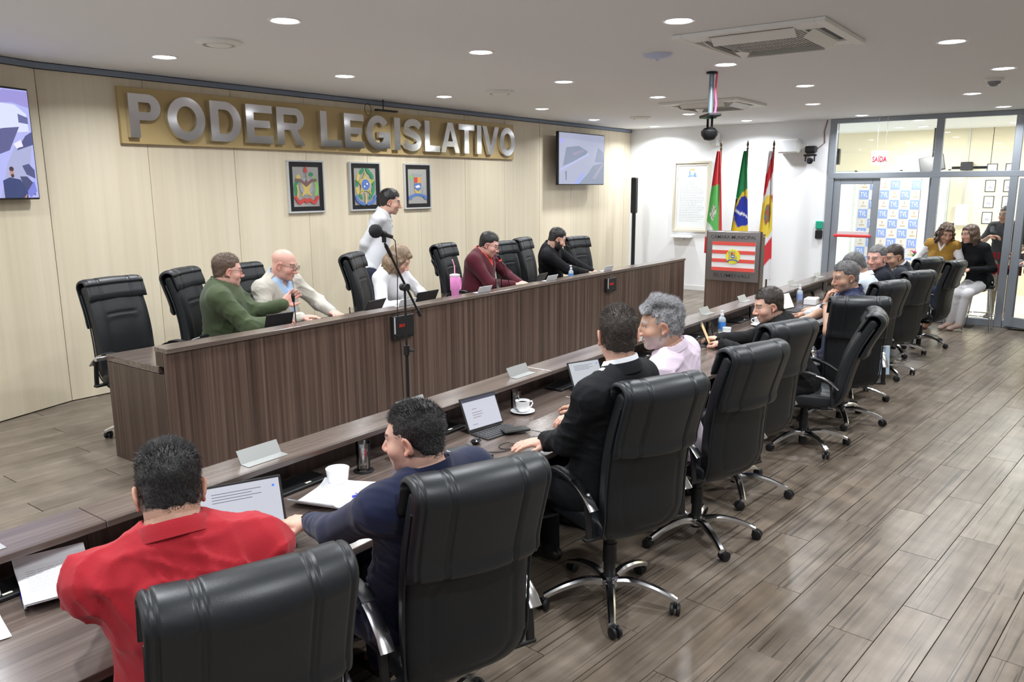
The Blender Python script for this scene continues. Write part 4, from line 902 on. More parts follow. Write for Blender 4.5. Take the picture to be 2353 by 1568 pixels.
# ------------------------------------------------------------------ executive swivel chair
BP = catmull([(-.13, .445), (-.215, .475), (-.255, .55), (-.262, .68), (-.275, .82), (-.305, .96), (-.345, 1.08), (-.375, 1.165)], 97)   # (y,z) centre line of the back
BT = np.gradient(BP, axis=0); BT /= np.linalg.norm(BT, axis=1)[:, None]; BN = np.stack([BT[:, 1], -BT[:, 0]], 1)       # normal towards the sitter
def sstep(a, b, x): t = np.clip((x-a)/(b-a), 0, 1); return t*t*(3-2*t)
def groove(d, w): return np.exp(-(d/w)**2)
def back_mesh():
    nr, nc = 97, 72; V = []; th = np.linspace(0, 2*PI, nc, endpoint=False)
    ct, st_ = np.cos(th), np.sin(th); e = 2/4.5
    ux = np.sign(ct)*np.abs(ct)**e; uy = np.sign(st_)*np.abs(st_)**e
    for i in range(nr):
        t = i/(nr-1); c = BP[i]; n = BN[i]
        w = .188+.034*float(sstep(0, .35, t))+.004*math.sin(t*3)
        h = .043+.010*math.sin(t*PI)
        k = 1.
        if t < .03: k = math.sqrt(max(0, 1-((.03-t)/.03)**2))
        if t > .96: k = math.sqrt(max(0, 1-((t-.96)/.04)**2))
        kk = .80+.20*k; x = ux*w*(.97+.03*k); y = uy*h*max(k, .02)
        z = c[1]
        front = np.clip(uy*1.4, 0, 1); ax = np.abs(x)
        d = .016*np.exp(-(x/.10)**2)*(sstep(.90, .96, z)-sstep(1.12, 1.17, z))            # head pad
        d = d - .011*groove(ax-.115, .007) + .006*groove(ax-.165, .03)
        if .90 < z < 1.0: d = d-.012*groove(np.full_like(x, z-.945), .008)*(ax < .118)
        if z < .945:
            yy = .64+1.6*x*x*1.0
            d = d-.010*groove(z-(.625+2.6*x*x), .009)*(ax < .105)*(z < .70) - .008*groove(ax-(.085+.05*(z-.62)), .006)*(z > .63)*(z < .90)
            d = d+.008*np.exp(-(x/.09)**2)
        y = y+front*d
        # faint curve pressed into the rear shell
        rear = np.clip(-uy*1.4, 0, 1); y = y+rear*(.006*groove((np.abs(x/.155)**4+np.abs((z-.69)/.185)**4)**.25-1, .035))
        bend = .030*(ux*w/.25)**2
        for a, b_ in zip(x, y):
            pass
        Y = c[0]+n[0]*y+bend; Z = c[1]+n[1]*y
        V.append(np.stack([x, Y, Z], 1))
    V = np.concatenate(V); F = []
    for i in range(nr-1):
        for j in range(nc): F.append((i*nc+j, i*nc+(j+1) % nc, (i+1)*nc+(j+1) % nc, (i+1)*nc+j))
    b0 = len(V); V = np.concatenate([V, V[:nc].mean(0, keepdims=True), V[-nc:].mean(0, keepdims=True)])
    T = [(b0, (j+1) % nc, j) for j in range(nc)]+[(b0+1, (nr-1)*nc+j, (nr-1)*nc+(j+1) % nc) for j in range(nc)]
    return np_mesh('backrest', V, F, [leather_soft], tris=T)
def hood_mesh():
    # padded cover that rolls over the top edge: thick sheet following front, top and rear of the back
    i0, i1 = 78, 96; H = .056
    path = []; TH_N = 104
    for i in range(i0, i1, 2): path.append((BP[i]+BN[i]*(H-.004), BN[i]))
    top = BP[96]; n = BN[96]; t = BT[96]
    for a in np.linspace(0, PI, 12): d = n*math.cos(a)+t*math.sin(a)*.85; path.append((top-t*.012+d*(H), d))
    for i in range(94, 58, -2): g = 1+.10*(94-i)/36; path.append((BP[i]-BN[i]*(H*g), -BN[i]))
    V = []; m = len(path); th = np.linspace(-1, 1, TH_N)
    for k, (p, d) in enumerate(path):
        tl = .016
        if k < 2: tl *= (k+.3)/2.5
        if k >= m-3: tl *= 1.45
        if k == m-1: tl *= .55
        x = th*.236; ax = np.abs(x); edge = np.sqrt(np.clip(1-(np.abs(th))**14, 0, 1)); 
        pad = .006*edge-.0075*groove(ax-.116, .0035)-.0075*groove(ax-.128, .0035)-.008*groove(ax-.212, .004)+.004*np.cos(np.clip(x/.13, -1, 1)*PI/2)
        bend = .030*(x/.25)**2; drop = .012*(1-(th)**2)*(-1 if False else 0)
        o = tl*edge+pad; i_ = -tl*.3*edge-.004
        V.append(np.concatenate([np.stack([x, p[0]+d[0]*o+bend, p[1]+d[1]*o+.016*(th**2)*sstep(.30, .5, k/m)*(1 if k < m*.62 else 1)*(.6)], 1), np.stack([x, p[0]+d[0]*i_+bend, p[1]+d[1]*i_], 1)[::-1]]))
    nc = len(V[0]); V = np.concatenate(V); F = []
    for i in range(m-1):
        for j in range(nc): F.append((i*nc+j, (i+1)*nc+j, (i+1)*nc+(j+1) % nc, i*nc+(j+1) % nc))
    hc = nc//2
    for j in range(hc-1):
        F.append((j, j+1, nc-2-j, nc-1-j)); b = (m-1)*nc; F.append((b+j+1, b+j, b+nc-1-j, b+nc-2-j))
    me = np_mesh('headrest_cover', V, F, [leather])
    bm = bmesh.new(); bm.from_mesh(me); bmesh.ops.recalc_face_normals(bm, faces=bm.faces); bm.to_mesh(me); bm.free(); return me
def seat_mesh():
    nr, nc = 56, 56; th = np.linspace(0, 2*PI, nc, endpoint=False); ct, s2 = np.cos(th), np.sin(th); e = 2/4.
    ux = np.sign(ct)*np.abs(ct)**e; uz = np.sign(s2)*np.abs(s2)**e; V = []
    for i in range(nr):
        t = i/(nr-1); y = -.235+.50*t; k = 1.
        if t < .08: k = math.sqrt(max(0, 1-((.08-t)/.08)**2))
        if t > .82: k = math.sqrt(max(0, 1-((t-.82)/.18)**2))
        w = .235*(.93+.07*k)-.02*(1-t)*.5; zc = .487-.018*float(sstep(.75, 1, t)); h = .062*max(k, .03)
        x = ux*w; top = np.clip(uz*1.4, 0, 1)
        z = zc+uz*h+top*(-.010*groove(np.abs(x)-.135, .008)+.008*np.exp(-(x/.10)**2)-.006*groove(np.full_like(x, t-.62), .02))
        V.append(np.stack([x, np.full_like(x, y), z], 1))
    V = np.concatenate(V); F = [(i*nc+j, (i+1)*nc+j, (i+1)*nc+(j+1) % nc, i*nc+(j+1) % nc) for i in range(nr-1) for j in range(nc)]
    b0 = len(V); V = np.concatenate([V, V[:nc].mean(0, keepdims=True), V[-nc:].mean(0, keepdims=True)])
    T = [(b0, j, (j+1) % nc) for j in range(nc)]+[(b0+1, (nr-1)*nc+(j+1) % nc, (nr-1)*nc+j) for j in range(nc)]
    return np_mesh('seat', V, F, [leather], tris=T)
def strap(pts, w, th, x, m_, mi_of=None):
    """flat band swept in the y-z plane at x; pts (y,z)"""
    C = catmull(pts, 28); T = np.gradient(C, axis=0); T /= np.linalg.norm(T, axis=1)[:, None]; N_ = np.stack([-T[:, 1], T[:, 0]], 1); V = []; F = []; sec = [(-1, -.4), (-1, .4), (-.7, 1), (.7, 1), (1, .4), (1, -.4), (.7, -1), (-.7, -1)]
    for i in range(28):
        for a, b_ in sec: V.append((x+a*w/2, C[i][0]+N_[i][0]*b_*th/2, C[i][1]+N_[i][1]*b_*th/2))
    for i in range(27):
        for j in range(8): F.append((i*8+j, i*8+(j+1) % 8, (i+1)*8+(j+1) % 8, (i+1)*8+j))
    F += [tuple(range(8)), tuple(range(27*8+7, 27*8-1, -1))]
    m_.add(V, F, 0); return m_
CH_MESH = {}
def one(mb, name, m): o = mb.build(name, m); me = o.data; bpy.data.objects.remove(o); return me
CH_MESH['back'] = back_mesh(); CH_MESH['hood'] = hood_mesh(); CH_MESH['seat'] = seat_mesh()
for s in (-1, 1):
    pp = MB(); P = [(s*(.196+.034*float(sstep(0, .35, i/96))), BP[i][0]-BN[i][0]*.034+.028, BP[i][1]-BN[i][1]*.034) for i in range(4, 94, 6)]
    pp.tube(P, .0055, 6); CH_MESH['piping%d' % s] = one(pp, 'piping', leather)
for s, k in ((-1, 'armL'), (1, 'armR')):
    a = MB(); strap([(.20, .435), (.215, .50), (.20, .60), (.165, .665), (.08, .700), (-.02, .705), (-.12, .680), (-.20, .635)], .040, .020, s*.276, a)
    strap([(-.21, .455), (-.205, .52), (-.195, .60), (-.185, .64)], .034, .016, s*.276, a)
    a.box((s*.248, .19, .425), (.10, .05, .018), bev=.004).box((s*.248, -.20, .455), (.10, .04, .018), bev=.004)
    CH_MESH[k] = one(a, 'armrest', blackp)
    a = MB(); strap([(.17, .674), (.08, .712), (-.02, .717), (-.085, .703)], .048, .016, s*.276, a); CH_MESH[k+'p'] = one(a, 'arm_pad', leather)
    a = MB(); strap([(-.08, .702), (-.14, .682), (-.20, .646), (-.245, .605)], .050, .014, s*.276, a); CH_MESH[k+'c'] = one(a, 'arm_plate', chrome)
CH_MESH['mech'] = one(MB().box((0, .0, .412), (.22, .30, .045), bev=.01).box((0, -.15, .425), (.34, .06, .03), bev=.008).cyl((.10, .03, .40), (.27, .05, .395), .006, n=8).cyl((.25, .05, .395), (.30, .055, .393), .011, n=10), 'mechanism', blackp)
CH_MESH['col'] = one(MB().cyl((0, 0, .055), (0, 0, .20), .030, .030, n=20).cyl((0, 0, .20), (0, 0, .30), .036, .034, n=20).cyl((0, 0, .30), (0, 0, .41), .029, n=20), 'gas_column', blackp)
CH_MESH['hub'] = one(MB().lathe([(.030, .075), (.048, .082), (.052, .105), (.050, .125), (.036, .132), (.030, .132)], 24), 'base_hub', chrome)
lg = MB(); P = catmull([(.035, .108), (.12, .122), (.22, .108), (.30, .082), (.345, .062)], 18); V = []; F = []
for i, (r_, z) in enumerate(P):
    t = i/17; w = .024-.008*t; h = .016-.004*t
    for a, b_ in ((-1, -1), (-1, .3), (-.55, 1), (.55, 1), (1, .3), (1, -1)): V.append((r_, a*w, z+b_*h))
for i in range(17):
    for j in range(6): F.append((i*6+j, (i+1)*6+j, (i+1)*6+(j+1) % 6, i*6+(j+1) % 6))
F += [tuple(range(5, -1, -1)), tuple(range(17*6, 18*6))]; lg.add(V, F)
CH_MESH['leg'] = one(lg, 'leg', chrome)
cs_ = MB().cyl((0, 0, .030), (0, 0, .062), .008, n=10)
for s in (-1, 1): cs_.lathe([(0, -.010), (.022, -.010), (.0285, -.006), (.0285, .006), (.022, .010), (0, .010)], 20, (.022, s*.0155, .0285), M=Matrix.Rotation(PI/2, 3, 'X'))
cs_.box((.012, 0, .045), (.035, .012, .03), bev=.004)
CH_MESH['caster'] = one(cs_, 'caster', blackp)
cr_ = MB()
for s in (-1, 1): cr_.lathe([(.024, -.0102), (.0275, -.0104), (.0275, -.0096), (.024, -.0096)], 20, (.022, s*.0268-.0*s, .0285), M=Matrix.Rotation(PI/2, 3, 'X'))
def chair(x, y, z, az, dz, label, group, legrot=0., arms=True, recline=0.):
    """az: direction the chair faces, degrees from +x"""
    c = empty('swivel_chair', (x, y, z), R(az-90), label, 'chair', group)
    def P(k, nm=None, dzz=dz): o = link_mesh(nm or CH_MESH[k].name, CH_MESH[k], c); o.location = (0, 0, dzz); return o
    bk_ = P('back', 'backrest'); bk_.rotation_euler = (R(-recline) if recline else 0, 0, 0); bk_.location = Vector((0, 0, dz))+(Vector((0, -.2, .48))-Matrix.Rotation(R(-recline), 3, 'X')@Vector((0, -.2, .48))); h_ = link_mesh('headrest_cover', CH_MESH['hood'], bk_); [link_mesh('piping', CH_MESH['piping%d' % s_], bk_) for s_ in (-1, 1)]
    P('seat', 'seat'); P('mech', 'mechanism'); P('col', 'gas_column', dz*.6)
    if arms:
        for k in ('armL', 'armR'):
            a = P(k, 'armrest'); link_mesh('arm_pad', CH_MESH[k+'p'], a); link_mesh('arm_plate', CH_MESH[k+'c'], a)
    b = link_mesh('star_base', CH_MESH['hub'], c); b.rotation_euler = (0, 0, R(legrot))
    for i in range(5):
        a = 2*PI*i/5; l = link_mesh('leg', CH_MESH['leg'], b); l.rotation_euler = (0, 0, a)
        w = link_mesh('caster', CH_MESH['caster'], b); w.location = (.335*math.cos(a), .335*math.sin(a), 0); w.rotation_euler = (0, 0, a+random.uniform(-2, 2))
    return c
GA = 'black leather swivel chairs along the councillors table'; GB = 'black leather swivel chairs behind the presiding desk'
# x, y, azimuth, height offset
CHAIRS_A = [(1.09, 1.78, 69, -.005, 'black leather swivel chair of the man in red, nearest the viewer', 10), (1.92, 1.78, 67, -.005, 'black leather swivel chair of the man in navy sweater', 40), (3.22, 1.79, 66, .015, 'black leather swivel chair of the man in the black suit', 20),
            (4.17, 1.74, 72, .01, 'black leather swivel chair behind the man in pink shirt', 30), (5.00, 1.82, 72, .01, 'black leather swivel chair between the pink-shirted man and the side-turned chair', 12), (6.26, 1.74, 102, -.06, 'black leather swivel chair seen side on with the man in black jacket and jeans', 0),
            (7.14, 1.68, 28, -.06, 'wide black leather swivel chair showing its full back, of the grey-haired man in navy', 50), (8.0, 1.82, 68, -.03, 'black leather swivel chair of the man in white shirt', 5), (9.2, 1.78, 66, -.04, 'black leather swivel chair behind the white-shirted man, arm and column visible', 33),
            (10.5, 1.90, 68, 0., 'black leather swivel chair at the far end behind the dark-suited man', 15), (11.3, 1.75, 78, -.09, 'last black leather swivel chair by the seated women, base fully visible', 44)]
for (x, y, az, dz, lb, lr) in CHAIRS_A: chair(x, y, 0, az, dz, lb, GA, lr, recline=-9 if 'side on' in lb else 0)
CHAIRS_B = [(2.97, 5.60, 277, -.02, 'empty black leather chair at the left end of the presiding desk'), (3.74, 5.74, 302, -.01, 'black leather chair of the man in green jacket'), (4.32, 5.84, 286, -.03, 'black leather chair of the bald man in beige jacket'), (5.58, 5.72, 300, -.01, 'black leather chair of the woman in white'),
            (6.92, 5.72, 285, .0, 'black leather chair of the man in burgundy'), (7.86, 5.62, 273, -.03, 'empty black leather chair right of the man in burgundy'), (8.52, 5.76, 285, -.02, 'black leather chair of the bearded man in black'), (9.52, 5.62, 262, -.06, 'empty black leather chair at the far end of the presiding desk')]
for (x, y, az, dz, lb) in CHAIRS_B: chair(x, y, ZD, az, dz, lb, GB, 20)
def seat_pt(c, dx=0, dy=.0, z0=0, zs=.585):
    x, y, az, dz = c[:4]; f = Vector((math.cos(R(az)), math.sin(R(az)))); r = Vector((f.y, -f.x)); return (x+f.x*dy+r.x*dx, y+f.y*dy+r.y*dx, z0+zs+dz)

# ------------------------------------------------------------------ people: implicit bodies turned into one continuous surface each
def rot_to(zdir, yhint=(0, 1, 0)):
    z = np.array(zdir, float); z /= np.linalg.norm(z); y = np.array(yhint, float); x = np.cross(y, z)
    x /= np.linalg.norm(x)+1e-9; y = np.cross(z, x); return np.stack([x, y, z], 1)
class Field:
    def __init__(s): s.p = []
    def cone(s, a, b, ra, rb, k=.03, sub=False): s.p.append(('c', np.array(a, float), np.array(b, float), ra, rb, k, sub)); return s
    def ell(s, c, r, M=None, k=.03, sub=False): s.p.append(('e', np.array(c, float), np.array(r, float), np.eye(3) if M is None else np.array(M, float), 0, k, sub)); return s
    def chain(s, pts, rs, k=.015):
        for i in range(len(pts)-1): s.cone(pts[i], pts[i+1], rs[i], rs[i+1], k)
        return s
    def bounds(s):
        lo = np.full(3, 1e9); hi = -lo
        for q in s.p:
            if q[6]: continue
            if q[0] == 'c':
                lo = np.minimum(lo, np.minimum(q[1]-q[3], q[2]-q[4])); hi = np.maximum(hi, np.maximum(q[1]+q[3], q[2]+q[4]))
            else: r = np.max(q[2]); lo = np.minimum(lo, q[1]-r); hi = np.maximum(hi, q[1]+r)
        return lo, hi
    def mesh(s, h, disp=None, post=None, clip=None):
        lo, hi = s.bounds(); lo -= .02+h; hi += .02+h
        if clip is not None: lo = np.maximum(lo, clip[0]); hi = np.minimum(hi, clip[1])
        n = np.ceil((hi-lo)/h).astype(int)+1
        D = np.full(n, .5, np.float32); ax = [lo[i]+h*np.arange(n[i], dtype=np.float32) for i in range(3)]
        for q in s.p:
            t, A, B, ra, rb, k, sub = q
            if t == 'c': l = np.minimum(A-ra, B-rb); u = np.maximum(A+ra, B+rb)
            else: r = np.max(B); l = A-r; u = A+r
            mg = k+.035; i0 = np.clip(np.floor((l-mg-lo)/h).astype(int), 0, n); i1 = np.clip(np.ceil((u+mg-lo)/h).astype(int)+1, 0, n)
            if np.any(i1 <= i0): continue
            X = ax[0][i0[0]:i1[0]][:, None, None]; Y = ax[1][i0[1]:i1[1]][None, :, None]; Z = ax[2][i0[2]:i1[2]][None, None, :]
            if t == 'c':
                ba = B-A; L2 = float(ba@ba)+1e-12; px, py, pz = X-A[0], Y-A[1], Z-A[2]
                tt = np.clip((px*ba[0]+py*ba[1]+pz*ba[2])/L2, 0, 1)
                d = np.sqrt((px-tt*ba[0])**2+(py-tt*ba[1])**2+(pz-tt*ba[2])**2)-(ra+(rb-ra)*tt)
            else:
                px, py, pz = X-A[0], Y-A[1], Z-A[2]; M = ra
                u0 = px*M[0, 0]+py*M[1, 0]+pz*M[2, 0]; u1 = px*M[0, 1]+py*M[1, 1]+pz*M[2, 1]; u2 = px*M[0, 2]+py*M[1, 2]+pz*M[2, 2]
                k0 = np.sqrt((u0/B[0])**2+(u1/B[1])**2+(u2/B[2])**2); k1 = np.sqrt((u0/B[0]**2)**2+(u1/B[1]**2)**2+(u2/B[2]**2)**2)+1e-9
                d = k0*(k0-1)/k1
            sl = tuple(slice(a, b) for a, b in zip(i0, i1)); C = D[sl]
            if sub: hh = np.maximum(k-np.abs(C+d), 0)/k; D[sl] = np.maximum(C, -d)+hh*hh*k*.25
            else: hh = np.maximum(k-np.abs(C-d), 0)/k; D[sl] = np.minimum(C, d)-hh*hh*k*.25
        if disp is not None or post is not None:
            X, Y, Z = ax[0][:, None, None], ax[1][None, :, None], ax[2][None, None, :]
            if disp is not None: D = D+disp(X, Y, Z).astype(np.float32)
            if post is not None: D = post(D, X, Y, Z)
        D[0], D[-1] = .1, .1; D[:, 0], D[:, -1] = .1, .1; D[:, :, 0], D[:, :, -1] = .1, .1
        return nets(D, lo, h)
def nets(D, lo, h):
    ins = D < 0; n = np.array(D.shape)
    c = [ins[i:n[0]-1+i, j:n[1]-1+j, k:n[2]-1+k] for i in (0, 1) for j in (0, 1) for k in (0, 1)]
    cnt = sum(a.astype(np.int8) for a in c); act = (cnt > 0) & (cnt < 8)
    I = np.argwhere(act); N = len(I)
    if N == 0: return np.zeros((0, 3)), np.zeros((0, 4), int)
    ids = np.full(act.shape, -1, np.int64); ids[I[:, 0], I[:, 1], I[:, 2]] = np.arange(N)
    off = np.array([(i, j, k) for i in (0, 1) for j in (0, 1) for k in (0, 1)])
    v = np.stack([D[I[:, 0]+o[0], I[:, 1]+o[1], I[:, 2]+o[2]] for o in off], 1)
    S = np.zeros((N, 3)); W = np.zeros(N)
    for a in range(8):
        for b in range(a+1, 8):
            if np.abs(off[a]-off[b]).sum() != 1: continue
            va, vb = v[:, a], v[:, b]; m = (va < 0) != (vb < 0); t = np.where(m, va/(va-vb+1e-12*(va == vb)), 0)
            p = off[a][None]+(off[b]-off[a])[None]*t[:, None]; S += p*m[:, None]; W += m
    V = (I+S/W[:, None])*h+lo
    F = []
    for ax_ in range(3):
        o1, o2 = [(1, 2), (2, 0), (0, 1)][ax_]
        sa = [slice(None)]*3; sb_ = [slice(None)]*3; sa[ax_] = slice(0, n[ax_]-1); sb_[ax_] = slice(1, n[ax_])
        A = ins[tuple(sa)]; B = ins[tuple(sb_)]; E = np.argwhere(A != B)
        E = E[(E[:, o1] > 0) & (E[:, o2] > 0) & (E[:, o1] < n[o1]-1) & (E[:, o2] < n[o2]-1)]
        if not len(E): continue
        def cid(d1, d2):
            q = E.copy(); q[:, o1] -= d1; q[:, o2] -= d2; return ids[q[:, 0], q[:, 1], q[:, 2]]
        Q = np.stack([cid(1, 1), cid(0, 1), cid(0, 0), cid(1, 0)], 1); fl = ~A[E[:, 0], E[:, 1], E[:, 2]]
        Q[fl] = Q[fl][:, ::-1]; F.append(Q)
    return V, np.concatenate(F)
def folds(seed, amp, fr=1.):
    r = np.random.default_rng(seed); K = [(r.normal(size=3), r.uniform(0, 6), r.uniform(.5, 1.)) for _ in range(5)]
    def f(X, Y, Z):
        w = 1.3*np.sin(X*8*fr+Z*6+seed)+1.1*np.sin(Y*9*fr-Z*7+X*5)+.6*np.sin(Z*17+X*13-Y*11); msk = np.clip(.55+.6*np.sin(X*7+seed*1.7)*np.sin(Y*8-seed)+.35*np.sin(Z*9+seed), 0, 1); s = 0
        for d, ph, a in K:
            d = d/np.linalg.norm(d); q = (X*d[0]+Y*d[1]+Z*d[2]*1.2)*30*fr+ph+w*1.7
            s = s+a*((1-np.abs(np.sin(q)))**2.2-.28)
        return -amp*1.5*s*msk
    return f
def mix(a, b, t): t = np.clip(t, 0, 1)[:, None]; return a*(1-t)+b*t
SKIN = {'light': (.62, .38, .29), 'tan': (.50, .30, .21), 'pink': (.66, .37, .30)}
HAIRC = {'black': (.012, .010, .010), 'dark': (.030, .021, .016), 'brown': (.085, .052, .034), 'grey': (.27, .27, .28), 'darkgrey': (.11, .105, .105), 'blond': (.17, .115, .068), 'silver': (.36, .36, .37)}
def hair_mat(c):
    n = 'hair_'+c
    if n in MATS: return MATS[n]
    col = HAIRC[c]; m, nt, N, L, b = nmat(n); b.inputs['Roughness'].default_value = .48
    tc = N.new('ShaderNodeTexCoord'); mp = N.new('ShaderNodeMapping'); mp.inputs['Scale'].default_value = (160, 60, 60); L.new(tc.outputs['Object'], mp.inputs[0])
    x = N.new('ShaderNodeTexNoise'); x.inputs['Scale'].default_value = 1.6; x.inputs['Detail'].default_value = 5; L.new(mp.outputs[0], x.inputs['Vector'])
    r = N.new('ShaderNodeValToRGB'); e = r.color_ramp.elements; k = .45 if c in ('grey', 'silver', 'darkgrey') else .55
    e[0].position = .32; e[0].color = (*[v*k for v in col], 1); e[1].position = .68; e[1].color = (*[min(1, v*1.7) for v in col], 1)
    L.new(x.outputs[0], r.inputs[0]); L.new(r.outputs[0], b.inputs['Base Color'])
    bp = N.new('ShaderNodeBump'); bp.inputs['Strength'].default_value = .5; bp.inputs['Distance'].default_value = .003; L.new(x.outputs[0], bp.inputs['Height']); L.new(bp.outputs[0], b.inputs['Normal'])
    MATS[n] = m; return m
def cloth_mat(n, col, rough=.85, weave=300, sheen=.2, stripes=None):
    if n in MATS: return MATS[n]
    m = mat(n, col, rough=rough, bump=.25, bscale=weave, sheen=(0 if max(col) < .03 else sheen*.6), spec=.2)
    return m
skin_m = attr_mat('skin', .5, .12, 160, sss=.08)
sclera = mat('eye_white', (.75, .73, .70), .2); iris = mat('eye_iris', (.05, .03, .02), .15)
lens_g = glassmat('spectacle_lens', (.93, .95, .96), 0, .10); dark_lens = mat('dark_spectacle_lens', (.03, .03, .035), .08, coat=1.)

def euler_head(az, pitch, roll=0):
    """head frame: columns right, forward, up in room coordinates; az degrees from +x, pitch<0 looks down"""
    M = Matrix.Rotation(R(az-90), 3, 'Z')@Matrix.Rotation(R(pitch), 3, 'X')@Matrix.Rotation(R(roll), 3, 'Y'); return np.array(M)
def head_field(c, M, s, jaw=1., fat=1.):
    f = Field(); T = lambda x, y, z: c+M@(np.array([x, y, z])*s)
    E = lambda p, r, k=.02, sub=False, rot=None: f.ell(T(*p), np.array(r)*s, M if rot is None else M@rot, k*s, sub)
    E((0, -.012, .045), (.076, .097, .078)); E((0, .022, -.015), (.066*fat, .074, .088), .03); E((0, .030, -.072), (.052*jaw*fat, .052, .036), .03)
    E((0, .070, -.097), (.022*jaw, .018, .016), .03); E((0, -.035, -.03), (.062, .055, .06), .03)
    f.cone(T(0, .091, .016), T(0, .116, -.030), .008*s, .0125*s, .016*s); E((.013, .103, -.036), (.010, .012, .008), .010); E((-.013, .103, -.036), (.010, .012, .008), .010)
    f.cone(T(-.036, .076, .026), T(.036, .076, .026), .014*s, .014*s, .02*s)
    for sx in (-1, 1):
        E((sx*.042, .058, -.028), (.026*fat, .026, .024), .025); E((sx*.032, .100, .006), (.016, .014, .011), .014, True)
        R_ = np.array(Euler((R(-12), R(sx*14), R(sx*22))).to_matrix())
        E((sx*.079, -.008, -.004), (.0085, .021, .034), .006, rot=R_); E((sx*.086, -.004, .000), (.006, .011, .018), .006, True, rot=R_)
        f.ell(T(sx*.079, .002, -.031), np.array((.006, .008, .010))*s, None, .006*s)
    for sx in (-1, 1): E((sx*.032, .0800, .0155), (.0155, .0110, .0068), .006); E((sx*.032, .0785, -.0065), (.0150, .0100, .0052), .006)
    E((0, .092, -.060), (.023, .009, .0055), .008); E((0, .090, -.0715), (.020, .010, .0065), .008); E((0, .101, -.0660), (.024, .004, .0022), .004, True)
    return f, T
def person(label, head, haz, hp, pelvis, baz, top, col_top, skin='light', hair='short', hcol='black', hands=None, bulk=1., s=1.06, res=.009, hres=.0055, legs=('trousers', (.02, .02, .025)), seated=True, knees=None, feet=None, hroll=0, beard=None, glasses=None, collar='shirt', sleeve='long', seed=1, shw=1., handpose=None, neck=.112, shz=.885, cup=.14, floor=0., shoe=(.02, .015, .012), fuzz=0, foldamp=.004, headscale=1., stub=0., female=False, poles=None):
    H = np.array(head, float); P = np.array(pelvis, float); M = euler_head(haz, hp, hroll); hs = s*headscale
    root = empty('person', (P[0], P[1], floor), 0, label, 'person')
    fw = np.array([math.cos(R(baz)), math.sin(R(baz)), 0]); rt = np.array([fw[1], -fw[0], 0])
    Nk = H-M[:, 2]*neck*hs-M[:, 1]*.035*hs-np.array([0, 0, .006]); up = (Nk-P); Ls = np.linalg.norm(up); up /= Ls
    f2 = fw-up*(fw@up); f2 /= np.linalg.norm(f2); r2 = np.cross(f2, up); Mt = np.stack([r2, f2, up], 1)
    B = bulk; TP = lambda x, y, t: P+r2*x+f2*y+up*(t*Ls)
    sw = .178*s*shw*(.9 if female else 1); ls = Ls/(.50*s)
    rh = r2*.35+rt*.65; rh /= np.linalg.norm(rh); SH = {k: TP(0, -.005, shz)+rh*g*sw for k, g in (('L', -1), ('R', 1))}
    u_l, f_l = .295*s, .265*s; arms = {}
    for k, g in (('L', -1), ('R', 1)):
        W = np.array((hands or {}).get(k, TP(g*.22, .30, .25)), float); S_ = SH[k]; d = W-S_; L = np.linalg.norm(d)
        if L > (u_l+f_l)*.985: W = S_+d/L*(u_l+f_l)*.985; d = W-S_; L = np.linalg.norm(d)
        a = (u_l**2-f_l**2+L*L)/(2*L); hgt = math.sqrt(max(u_l**2-a*a, 1e-6)); pole = np.array((poles or {}).get(k, -up*1.0+r2*g*.75-f2*.25), float); dn = d/L; pole = pole-dn*(pole@dn); pole /= np.linalg.norm(pole)
        arms[k] = (S_, S_+dn*a+pole*hgt, W)
    def torso(f, inf, sit=True):
        i = inf
        f.ell(TP(0, -.01, .02), (.165*s*B+i, .120*s*B+i, .13*s+i), Mt, .06); f.ell(TP(0, .012*B, .28), (.150*s*B+i, .112*s*B**1.4+i, .15*s*ls+i), Mt, .08)
        f.ell(TP(0, .0, .62), (.160*s*(.6+.4*B)+i, .108*s*B+i, .17*s*ls+i), Mt, .08); f.ell(TP(0, -.022, .80), (.158*s*(.5+.5*B)*shw**.5+i, .085*s*B+i, .11*s+i), Mt, .07)
        if female:
            for g in (-1, 1): f.ell(TP(g*.07, .085, .62), (.055*s+i, .045*s+i, .055*s+i), Mt, .05)
        for k in ('L', 'R'): f.cone(SH[k], TP(0, -.015, .95), .050*s*(.7+.3*B)+i, .056*s*(.6+.4*B)+i, .06)
    def arm(f, k, inf, w2=1.): S_, E_, W = arms[k]; b = .65+.35*B; f.cone(S_, E_, (.052*b)*s+inf, .041*b*s+inf, .05); f.cone(E_, W, .041*b*s+inf, .029*s+inf*w2, .03)
    HP = {k: P+rt*g*.085*s-np.array([0, 0, .02]) for k, g in (('L', -1), ('R', 1))}; kn = {}; an = {}; toe = {}
    for k, g in (('L', -1), ('R', 1)):
        if knees: kn[k] = np.array(knees[k], float)
        elif seated: kn[k] = HP[k]+fw*.43*s+rt*g*.05-np.array([0, 0, .015])
        else: kn[k] = HP[k]*.5+np.array([HP[k][0], HP[k][1], floor+.09])*.5+fw*.02; kn[k][2] = floor+.50*s
        if feet: an[k] = np.array(feet[k], float)
        elif seated: an[k] = np.array([*(kn[k][:2]-fw[:2]*.03), floor+.09])
        else: an[k] = np.array([*(HP[k][:2]-fw[:2]*.02+rt[:2]*g*.01), floor+.09])
        ff = fw*1.; toe[k] = an[k]+ff*.15*s-np.array([0, 0, .055])
    def leg(f, k, i): f.cone(HP[k], kn[k], .088*s*(.6+.4*B)+i, .058*s+i, .05); f.cone(kn[k], an[k], .056*s+i, .040*s+i, .03)
    # ---- one continuous body
    f = Field(); torso(f, -.014)
    for k in 'LR': arm(f, k, -.004); leg(f, k, -.010); f.cone(an[k], toe[k], .034, .026, .02)
    f.cone(TP(0, -.01, .93), H-M[:, 2]*.06*hs-M[:, 1]*.03*hs, .060*s*(.75+.25*B), .055*s*(.8+.2*B), .03)
